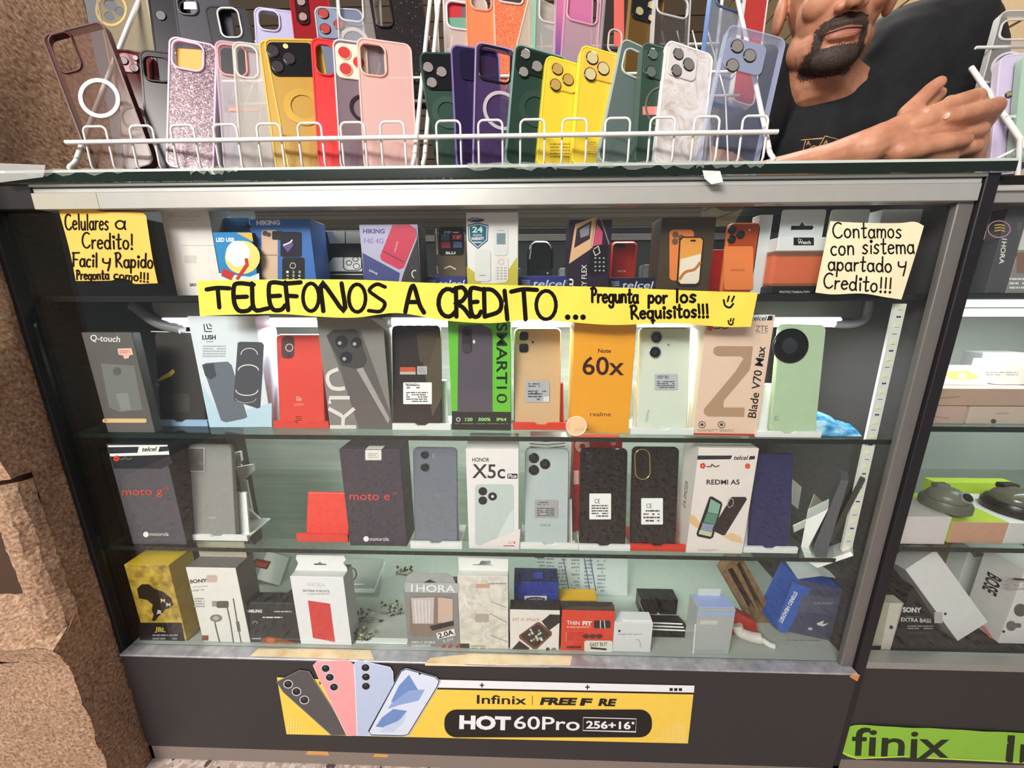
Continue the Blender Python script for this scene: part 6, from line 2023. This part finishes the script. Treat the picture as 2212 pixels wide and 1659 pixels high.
def patch(name, dens, off, mat):
    me = man.data
    use, vs, fs, dv = {}, [], [], []
    loc = {}
    for v in me.vertices:
        q = HI @ v.co
        if q.y < .085 and abs(q.x) < .075 and -.09 < q.z < .05:
            loc[v.index] = dens(q)
    for p in me.polygons:
        if all(i in loc for i in p.vertices) and max(loc[i] for i in p.vertices) > .03:
            f = []
            for i in p.vertices:
                if i not in use:
                    v = me.vertices[i]
                    use[i] = len(vs)
                    vs.append(v.co + v.normal * off)
                    dv.append(loc[i])
                f.append(use[i])
            fs.append(f)
    m = MB()
    m.add(vs, fs, mat, True)
    o = m.build(name, man)
    a = o.data.attributes.new('dens', 'FLOAT', 'POINT')
    a.data.foreach_set('value', dv)
    return o


def d_mous(q):
    x = abs(q.x)
    d = ss(x, .038, .027) * ss(q.z, .0245 - .2 * x, .018 - .2 * x) * ss(q.z, .0015 - .15 * x, .005 - .15 * x)
    side = ss(x, .041, .034) * ss(x, .020, .027) * ss(q.z, .014, .006) * ss(q.z, -.05, -.03) * .8
    return max(d, side) * ss(q.y, .05, .035)


def d_goat(q):
    x = abs(q.x)
    d = ss(q.z, -.016 + .03 * x, -.025 + .03 * x) * ss(x, .054, .032) * ss(q.y, .075, .05) * ss(q.z, -.064, -.048)
    stub = .30 * ss(q.z, .012, -.02) * ss(x, .012, .03) * ss(q.y, .085, .07)
    return max(d, stub, .5 * ss(x, .008, .003) * ss(q.z, -.0145, -.0165) * ss(q.z, -.03, -.025))


patch('moustache', d_mous, .0010, BEARD)
patch('goatee', d_goat, .0011, BEARD)
LIP = M('a56a56', .5)
m = MB()
use, vs, fs = {}, [], []
for p in man.data.polygons:
    q = HI @ p.center
    if q.y < .02 and abs(q.x) < .0225 - abs(q.z + .004) * .7 and -.0095 < q.z < .003:
        f = []
        for i in p.vertices:
            if i not in use:
                v = man.data.vertices[i]
                use[i] = len(vs)
                vs.append(v.co + v.normal * .0004)
            f.append(use[i])
        fs.append(f)
m.add(vs, fs, LIP, True)
m.build('lips', man)
fb = BVHTree.FromPolygons([v.co for v in man.data.vertices], [tuple(p.vertices) for p in man.data.polygons])
m = MB()
pts = []
for i in range(17):
    x = -.026 + .052 * i / 16
    h_ = fb.ray_cast(H(x, -.1, -.0012 - abs(x) * .07), HM.to_3x3() @ V((0, 1, 0)))
    if h_[0]:
        pts.append(h_[0] + h_[1] * .0003)
m.tube(pts, .0010, M('3a1c18', .6), 6)
m.build('mouth_line', man)
m = MB()
for s_ in (-1, 1):
    m = MB()
    m.ell(H(.031 * s_, .016, .070), (.012, .012, .012), M('e8e4de', .2), 14, 10)
    k_ = m.build('eye', man)
    m = MB(); m.ell(H(.031 * s_, .0052, .069), (.0052, .0016, .0052), M('241610', .1), 14, 8, R3); m.build('iris', k_)
    m = MB(); m.ell(H(.031 * s_, .015, .0755), (.0145, .0128, .0085), SKIN, 14, 10, R3); m.build('eyelid', man)
    m = MB(); m.tube(catmull([tuple(H(x_ * s_, y_, z_)) for x_, y_, z_ in ((.012, -.0025, .088), (.028, -.0035, .093), (.046, .006, .089))], 4), .0032, BEARD0, 8); m.build('eyebrow', man)
m = MB()
m.ell(H(0, .108, .108), (.0785, .092, .094), RAMP('NOISE', 300, [(.3, '0c0907'), (.7, '2a201a')], .8, bump=.6), 24, 14, R3)
m.build('hair', man)
m = MB()
for p0, p1 in (((2010, 242), (1997, 246)), ((2052, 253), (2040, 257))):
    pass
for x, y, yy in ((2002, 240, 0), (2045, 250, 0)):
    h_ = fb.ray_cast(CAMP, ray(x, y))
    if h_[0]:
        m = MB()
        m.ell(h_[0] + h_[1] * .0001, (.0034, .0046, .0007), M('d8a48c', .3), 14, 8, h_[1].to_track_quat('Z', 'Y').to_matrix())
        m.build('fingernail', man)

# t-shirt
b = MB()
ch = at(1830, 330, .34)
b.ell(ch, (.175, .12, .16), SHIRT, 28, 18)
SH2 = SHL + V((.005, .02, -.01))
b.caps([SHR + V((.02, .01, -.01)), at(1790, 300, .335), at(1930, 165, .322), SH2], [.085, .092, .112, .098], SHIRT)
b.caps([at(1740, 330, .34), at(1980, 300, .34)], [.12, .12], SHIRT)
b.caps([at(1900, 230, .33), at(1990, 190, .32)], [.11, .11], SHIRT)
b.caps([ch, V((ch.x, .53, 1.02)), V((ch.x, .56, .90))], [.13, .15, .15], SHIRT)
b.caps([SH2, SHL.lerp(LE, .35) + V((.02, 0, 0)), SHL.lerp(LE, .6) + V((.01, 0, 0))], [.088, .078, .070], SHIRT)
b.caps([SHR + V((.02, .01, -.01)), SHR, SHR.lerp(EL, .5)], [.085, .075, .062], SHIRT)
b.caps([at(1806, 268, .300), at(1810, 240, .308)], [.076, .074], SHIRT)


def folds(c):
    k = noise.noise(V((c.x * 9 + c.z * 7, c.y * 6, c.z * 5)))
    k2 = noise.noise(V((c.x * 26 - c.z * 18, c.y * 10, c.z * 12)))
    return V((0, -1, .3)) * (k * .006 + k2 * .004)


shirt = remesh(b, 'tshirt', .006, 8, man, folds)
bv = BVHTree.FromPolygons([v.co for v in shirt.data.vertices], [tuple(p.vertices) for p in shirt.data.polygons])
GOLD = M('c49a62', .4, .3)
m = MB()
for ln in ([(1729, 348), (1740, 302), (1776, 300)], [(1730, 303), (1781, 298)], [(1752, 348), (1782, 294), (1812, 302), (1799, 340)], [(1755, 346), (1746, 334), (1747, 322), (1757, 315), (1767, 318), (1770, 324)], [(1766, 346), (1780, 330), (1794, 318)],
           [(1742, 314), (1746, 305), (1750, 314)], [(1743, 311), (1749, 311)], [(1779, 312), (1785, 303), (1787, 312)], [(1781, 309), (1787, 309)]):
    pts = []
    for i in range(len(ln) - 1):
        for k in range(5):
            q = V(ln[i]).lerp(V(ln[i + 1]), k / 4)
            h_ = bv.ray_cast(CAMP, ray(q.x, q.y))
            if h_[0]:
                pts.append(h_[0] + h_[1] * .0004)
    if len(pts) > 2:
        m.tube(pts, .0009, GOLD, 5)
if m.f:
    m.build('chest_print', shirt)
# ------------------------------------------------------------------ the neighbouring case on the right
X2, X3 = XR + .002, 1.36
c2 = thing('display_case', 'neighbouring glass display case at the right edge with white lit shelves', 'display case', (X2, .01, GZ))
YB = .010
zt2 = at(2160, 394, YB).z
LEDZ = at(2150, 648, YB).z
SA, SB, SC = at(2110, 920, YB + .012).z, at(2100, 1180, YB + .012).z, at(2060, 1420, YB).z
WALLW = M('b4bab2', .5)
p2 = lambda n, f: cpart(n, f, c2)
p2('side_panel', lambda b: b.box(X2, X2 + .004, YB, .34, GZ, zt2, M('2a2524', .5), .0005))
p2('side_panel', lambda b: b.box(X3, X3 + .018, YB, .36, GZ, zt2, M('2a2524', .5), .0005))
p2('back_panel', lambda b: b.box(X2 + .004, X3, .34, .355, SC, zt2 - .03, WALLW))
p2('counter_glass', lambda b: (b.box(X2 + .012, X3 + .02, YB - .01, .36, zt2 - .006, zt2 + .006, M('16150f', .2))))
p2('top_rail', lambda b: (b.box(X2, X3, YB - .006, YB + .012, at(2160, 440, YB).z, at(2160, 402, YB).z, M('aaa8a2', .3, .4)), b.box(X2, X3, YB - .010, YB + .012, at(2160, 416, YB).z, at(2160, 404, YB).z, M('d4d2cc', .3, .4))))
p2('front_glass', lambda b: b.box(X2, X3, YB, YB + .003, SC, at(2160, 440, YB).z, PANE, 0))
p2('shelf', lambda b: b.box(X2 + .004, X3, YB + .008, .33, at(2150, 645, YB + .01).z, at(2150, 636, YB + .01).z, M('2a2c28', .3)))
p2('light_bar', lambda b: (b.box(X2 + .004, X3, YB + .010, YB + .03, at(2150, 664, YB + .01).z, at(2150, 647, YB + .01).z, EMIT('f8fff8', 1.6)), b.box(X2 + .004, X3, YB + .012, YB + .03, at(2150, 684, YB + .01).z, at(2150, 667, YB + .01).z, EMIT('f8fff8', 2.0))))
for z_ in (SA, SB):
    p2('glass_shelf', lambda b: (b.box(X2 + .004, X3, YB + .008, .33, z_ - .009, z_, SHELFG, 0), b.box(X2 + .004, X3, YB + .0075, YB + .008, z_ - .009, z_, GEDGE, 0)))
p2('base_panel', lambda b: b.box(X2 - .001, X3, YB - .012, .36, GZ + .045, SC - .012, M('332f2f', .5)))
p2('sill', lambda b: b.box(X2 - .001, X3, YB - .016, YB + .01, SC - .012, SC + .002, M('a8a6a0', .3, .5)))
p2('plinth', lambda b: b.box(X2 - .001, X3, YB - .004, .36, GZ, GZ + .045, M('8a7c74', .7)))


def tape(b):
    b.wave = wv(.0005, 40)
    GT = M('93c83c', .4)
    paper(b, [(1816, 1580), (1850, 1566), (1950, 1570), (2212, 1583), (2500, 1600)], [(1812, 1622), (1850, 1638), (1950, 1634), (2212, 1648), (2500, 1662)], GT, 60, 3)
    IN = M('16220e', .4)
    b.txt('finix', (1838, 1630), (2050, 1637), 58, IN, .012, rise=(.06, -1))
    b.txt('Infinix', (2170, 1644), (2480, 1656), 56, IN, .012, rise=(.1, -1))
    b.line([(1816, 1623), (1850, 1637), (1950, 1633), (2212, 1646)], 3, M('c8f05a', .4))


plane_thing('printed_tape', 'lime green printed tape strip along the bottom of the right hand case', 'tape', YB - .0135, tape)

N0 = len(ALL)
z = at(2150, 634, YB + .02).z
it = box_item('cable_pack', 'dark grey translucent pack with sideways white lettering in the neighbouring case', [(2152, 452), (2196, 453), (2172, 634), (2126, 634)], z, .02, CLEAR('5a5a5c', .75, .2), cat='package', Y=.03, roll=0)
b = it.body
b.txt('1HORA', (2165, 515), (2158, 570), 10, W1, .02, rise=(1, .1)); b.line(arc(2158, 495, 24, 18, 0, 350, 20), 2, M('d890b8', .4), closed=True)
for k in range(3):
    b.line([(2148, 487 + k * 6), (2160, 485 + k * 6), (2170, 488 + k * 6)], 2, M('e8b860', .4))
it = box_item('cable_box', 'grey window box with a brown picture at the frame edge of the neighbouring top shelf', [(2198, 455), (2290, 456), (2262, 634), (2172, 634)], z, .03, M('8f8a88', .4), Y=.035, roll=0)
it.body.rect(2196, 545, 2240, 590, M('8a6a5a', .4), 4); it.body.rect(2198, 480, 2250, 540, M('d4d4d0', .4)); it.body.cells(2180, 598, 2225, 626, 3, W1)
it = box_item('small_box', 'small white box beside the dark grey pack', [(2106, 594), (2137, 594), (2128, 634), (2096, 634)], z, .03, M('d8dad8', .4), Y=.06, roll=0)
KR = M('b89a86', .6)
z = SA + .0004
it = box_item('carton', 'pinkish brown carton at the left of the neighbouring middle shelf', [(2012, 878), (2086, 878), (2080, 917), (2003, 917)], z, .10, M('c0a294', .55), Y=.03, roll=0)
it.body.line([(2010, 900), (2050, 903)], 2, M('a07c6e', .5))
it2 = box_item('carton', 'pale carton with a round sticker mark beside the pinkish one', [(2092, 879), (2230, 880), (2226, 917), (2086, 917)], z, .10, M('c9b4a4', .55), Y=.03, roll=0)
it2.body.circ(2146, 910, 6, M('4a4640', .5), 5); it2.body.cells(2150, 890, 2180, 896, 1, M('a8968a', .5))
z2 = it.base.z + it.h + .0006
z2 = max(z2, it2.base.z + it2.h + .0006)
it = box_item('carton', 'long flat brown carton lying on top of two smaller ones', [(2018, 842), (2240, 838), (2236, 877), (2010, 880)], z2, .10, KR, Y=.03, roll=0)
it.body.line([(2018, 861), (2074, 857)], 1.6, M('8a6a58', .5))
z3 = it.base.z + it.h + .0006
it = box_item('cable_pack', 'clear packet with an orange connector lying on the long brown carton', [(2028, 792), (2110, 790), (2140, 838), (2026, 838)], z3, .012, CLEAR('c4c4c0', .5), cat='package', Y=.05, lean=30, roll=0)
it.body.poly([(2036, 802), (2090, 800), (2116, 814), (2100, 820), (2052, 820)], M('d8a24a', .4)); it.body.circ(2078, 812, 9, W1, 5)
it = box_item('carton', 'slim white carton on the long brown carton at the frame edge', [(2112, 796), (2240, 800), (2240, 838), (2160, 838)], z3, .04, M('e4dcd6', .5), Y=.055, roll=0)
it.body.cells(2130, 802, 2200, 812, 2, MIDG)
it = box_item('carton', 'grey box with a white label at the back of the neighbouring middle shelf', [(2102, 766), (2196, 765), (2196, 842), (2100, 842)], z3, .03, M('8f928e', .5), Y=.11, roll=0)
it.body.rect(2132, 774, 2164, 786, M('c4c4be', .5), 3)
z = SB + .0004
it = box_item('camera_box', 'white camera box on the lower shelf of the neighbouring case', [(1947, 1117), (2048, 1118), (2043, 1170), (1934, 1170)], z, .09, M('d9cfcc', .5), M('b8b0ac', .5), Y=.025, roll=0)
zc = it.base.z + it.h + .0005
it = box_item('camera_box', 'salmon fronted lime sided camera box', [(2052, 1128), (2172, 1130), (2166, 1172), (2046, 1171)], z, .10, M('cf9c84', .5), M('b4cc3c', .45), Y=.03, roll=0)
zl = it.base.z + it.h + .0005
it = box_item('camera_box', 'white box at the frame edge beside the salmon one', [(2174, 1130), (2300, 1132), (2290, 1172), (2168, 1172)], z, .10, M('dcd8d4', .5), Y=.03, roll=0)
zw = it.base.z + it.h + .0005
it = box_item('camera_box', 'lime green box lid standing behind the dome cameras', [(1992, 1046), (2160, 1046), (2168, 1120), (1994, 1120)], z, .02, M('b6cf3e', .45), Y=.16, roll=0)


def dome(lab, px, py, Y, z_, r, m, m2):
    p = at(px, py, Y)
    t = thing('security_camera', lab, 'camera', (p.x, Y, z_), 'security cameras on the neighbouring shelf')
    b = MB(); b.tube([(0, 0, 0), (0, 0, r * .3), (0, 0, r * .5)], [r, r, r * .9], m, 24); b.build('base', t)
    b = MB(); b.ell((0, 0, r * .5), (r * .8, r * .8, r * .62), m2, 20, 12); b.build('housing', t)
    b = MB(); b.X = Matrix.Translation((r * .2, -r * .55, r * .8)) @ Matrix.Rotation(.9, 4, 'X'); b.tube([(0, 0, 0), (0, 0, .006)], [r * .32, r * .28], M('c8c8c8', .2, .7), 18); b.tube([(0, 0, .004), (0, 0, .0075)], [r * .24, r * .2], K1, 18); b.build('lens', t)
    b = MB(); b.box(-r * .35, r * .35, r * .2, r * .6, r * .9, r * 1.15, m, .002); b.build('bracket', t)


dome('grey green dome camera on the white camera box', 2040, 1090, .06, zc, .034, M('5c5c50', .4), M('6a6a5c', .35))
dome('black dome camera with a smoked window at the frame edge', 2190, 1090, .07, max(zl, zw), .040, M('1c1b1a', .3), M('5c5a4c', .15))
z = SC + .002
it = box_item('headphone_box', 'black headphone box with white lettering low in the neighbouring case', [(1948, 1312), (2020, 1312), (2040, 1396), (1920, 1396)], z, .05, M('2b2626', .35), Y=.07, roll=0, h=.10)
b = it.body
b.txt('SONY', (1950, 1322), (1990, 1323), 10, W0, .04); b.txt('EXTRA BASS', (1946, 1342), (2012, 1345), 8, W0, .02); b.line([(1956, 1331), (1990, 1333)], 1, GRYT); b.cells(1960, 1350, 2016, 1360, 2, MIDG); b.rect(1960, 1364, 2010, 1372, M('3c4a4c', .3), 3)
it = box_item('clear_pack', 'frosted hanging pack with a punched hole beside the black headphone box', [(1900, 1303), (1947, 1303), (1922, 1408), (1880, 1406)], z, .02, CLEAR('c4bca8', .7, .3), cat='package', Y=.028, roll=0)
it.body.poly([(1922, 1302), (1948, 1304), (1922, 1408), (1902, 1404)], M('cfc8bc', .4)); it.body.circ(1925, 1355, 4, K0)
it = box_item('phone_box', 'long white box slanting across the bottom of the neighbouring case', [(1964, 1230), (1998, 1240), (2152, 1388), (2040, 1372)], z, .035, M('e2dedd', .45), M('aaa8a6', .5), Y=.045, roll=-38, lean=8)
it.body.circ(2042, 1326, 3, K0); it.body.rect(2018, 1322, 2036, 1346, M('b8b4b2', .5)); it.body.poly([(2118, 1352), (2126, 1352), (2146, 1380), (2138, 1378)], M('c85a4c', .5))
it = box_item('earphone_box', 'white earphone box with sideways black lettering at the frame edge', [(2166, 1232), (2260, 1236), (2240, 1410), (2150, 1408)], z, .06, M('e6e2df', .45), M('d6d2ce', .45), Y=.04, roll=0)
b = it.body
b.circ(2204, 1318, 14, M('5a5654', .3)); b.circ(2184, 1352, 11, M('6a6664', .3)); b.rect(2178, 1346, 2206, 1356, M('6a6664', .3), 4); b.circ(2168, 1364, 3, K0); b.cells(2178, 1252, 2230, 1276, 3, M('b8a4a0', .5)); b.line([(2188, 1250), (2212, 1252)], 4, K0); b.txt('Bose', (2188, 1398), (2212, 1399), 6, INK)
sp = it.part('side_print')
vs, fs, w_ = text_mesh('BOSE', .03)
sp.add([(-it.w / 2 - .0005, .045 - y * .03, it.h * .74 - x * .04 / w_) for x, y in vs], fs, INK)
it = box_item('carton', 'dull brown carton pushed up under the neighbouring lower shelf', [(1936, 1190), (2050, 1192), (2112, 1262), (1990, 1262)], z, .12, M('6a5c48', .6), Y=.16, roll=0)
it = box_item('carton', 'white printed carton under the neighbouring lower shelf behind the lettered earphone box', [(2040, 1188), (2180, 1196), (2180, 1260), (2080, 1260)], z, .06, M('cfd0cc', .5), Y=.13, roll=0)
it.body.poly([(2096, 1192), (2116, 1192), (2130, 1200), (2104, 1204)], M('6a6c68', .5)); it.body.poly([(2150, 1194), (2180, 1196), (2178, 1206), (2156, 1204)], M('d8dcd8', .4))
for it in ALL[N0:]:
    if not hasattr(it, 'obj'):
        it.done()
# ------------------------------------------------------------------ light
w = bpy.data.worlds.new('world')
scene.world = w
w.use_nodes = True
bg = w.node_tree.nodes['Background']
bg.inputs[0].default_value = (.95, .97, 1., 1)
bg.inputs[1].default_value = .27


def area(name, loc, target, sx, sy, watts, col):
    l = bpy.data.lights.new(name, 'AREA')
    l.shape = 'RECTANGLE'
    l.size, l.size_y = sx, sy
    l.energy = watts
    l.color = col
    o = bpy.data.objects.new(name, l)
    COL.objects.link(o)
    o.location = loc
    o.rotation_euler = (V(target) - V(loc)).to_track_quat('-Z', 'Y').to_euler()
    return o


area('hall_lamp', (-1.6, -2.0, 2.5), (0, 0, .7), .9, .9, 78, (1, .95, .88))
area('shop_lamp', (.3, .9, 2.5), (.3, .4, 1.1), 1.2, .4, 32, (1, .95, .86))
area('hall_tube', (-.85, -2.2, 2.3), (.2, 0, .6), 1.2, .3, 28, (.97, .98, 1))
area('front_fill', (-.95, -2.3, 2.2), (.1, 0, .4), 1.0, .5, 22, (1, .97, .93))  # unseen fill light, added to brighten the lower goods from the front
area('case_bar_lamp', (-.04, YL + .01, .884), (-.04, YL + .04, .3), 1.1, .03, 20., (.93, .97, 1))
area('case_top_fill', (-.04, .10, 1.075), (-.04, .16, .9), 1.1, .03, 1.6, (.97, .98, 1))  # fill light added to brighten the upper tier, no fitting there
area('neighbour_bar_lamp', ((X2 + X3) / 2, .05, LEDZ - .03), ((X2 + X3) / 2, .12, .3), .68, .03, 2.6, (.93, .98, 1))
vs_ = scene.view_settings
vs_.view_transform = 'Standard'
vs_.look = 'None'
vs_.exposure = 0.0
vs_.gamma = 1.0
vs_.use_curve_mapping = False
scene.cycles.max_bounces = 8
scene.cycles.diffuse_bounces = 3
scene.cycles.glossy_bounces = 3
scene.cycles.transmission_bounces = 4
scene.cycles.transparent_max_bounces = 24
scene.cycles.caustics_reflective = False
scene.cycles.caustics_refractive = False
scene.cycles.use_denoising = True
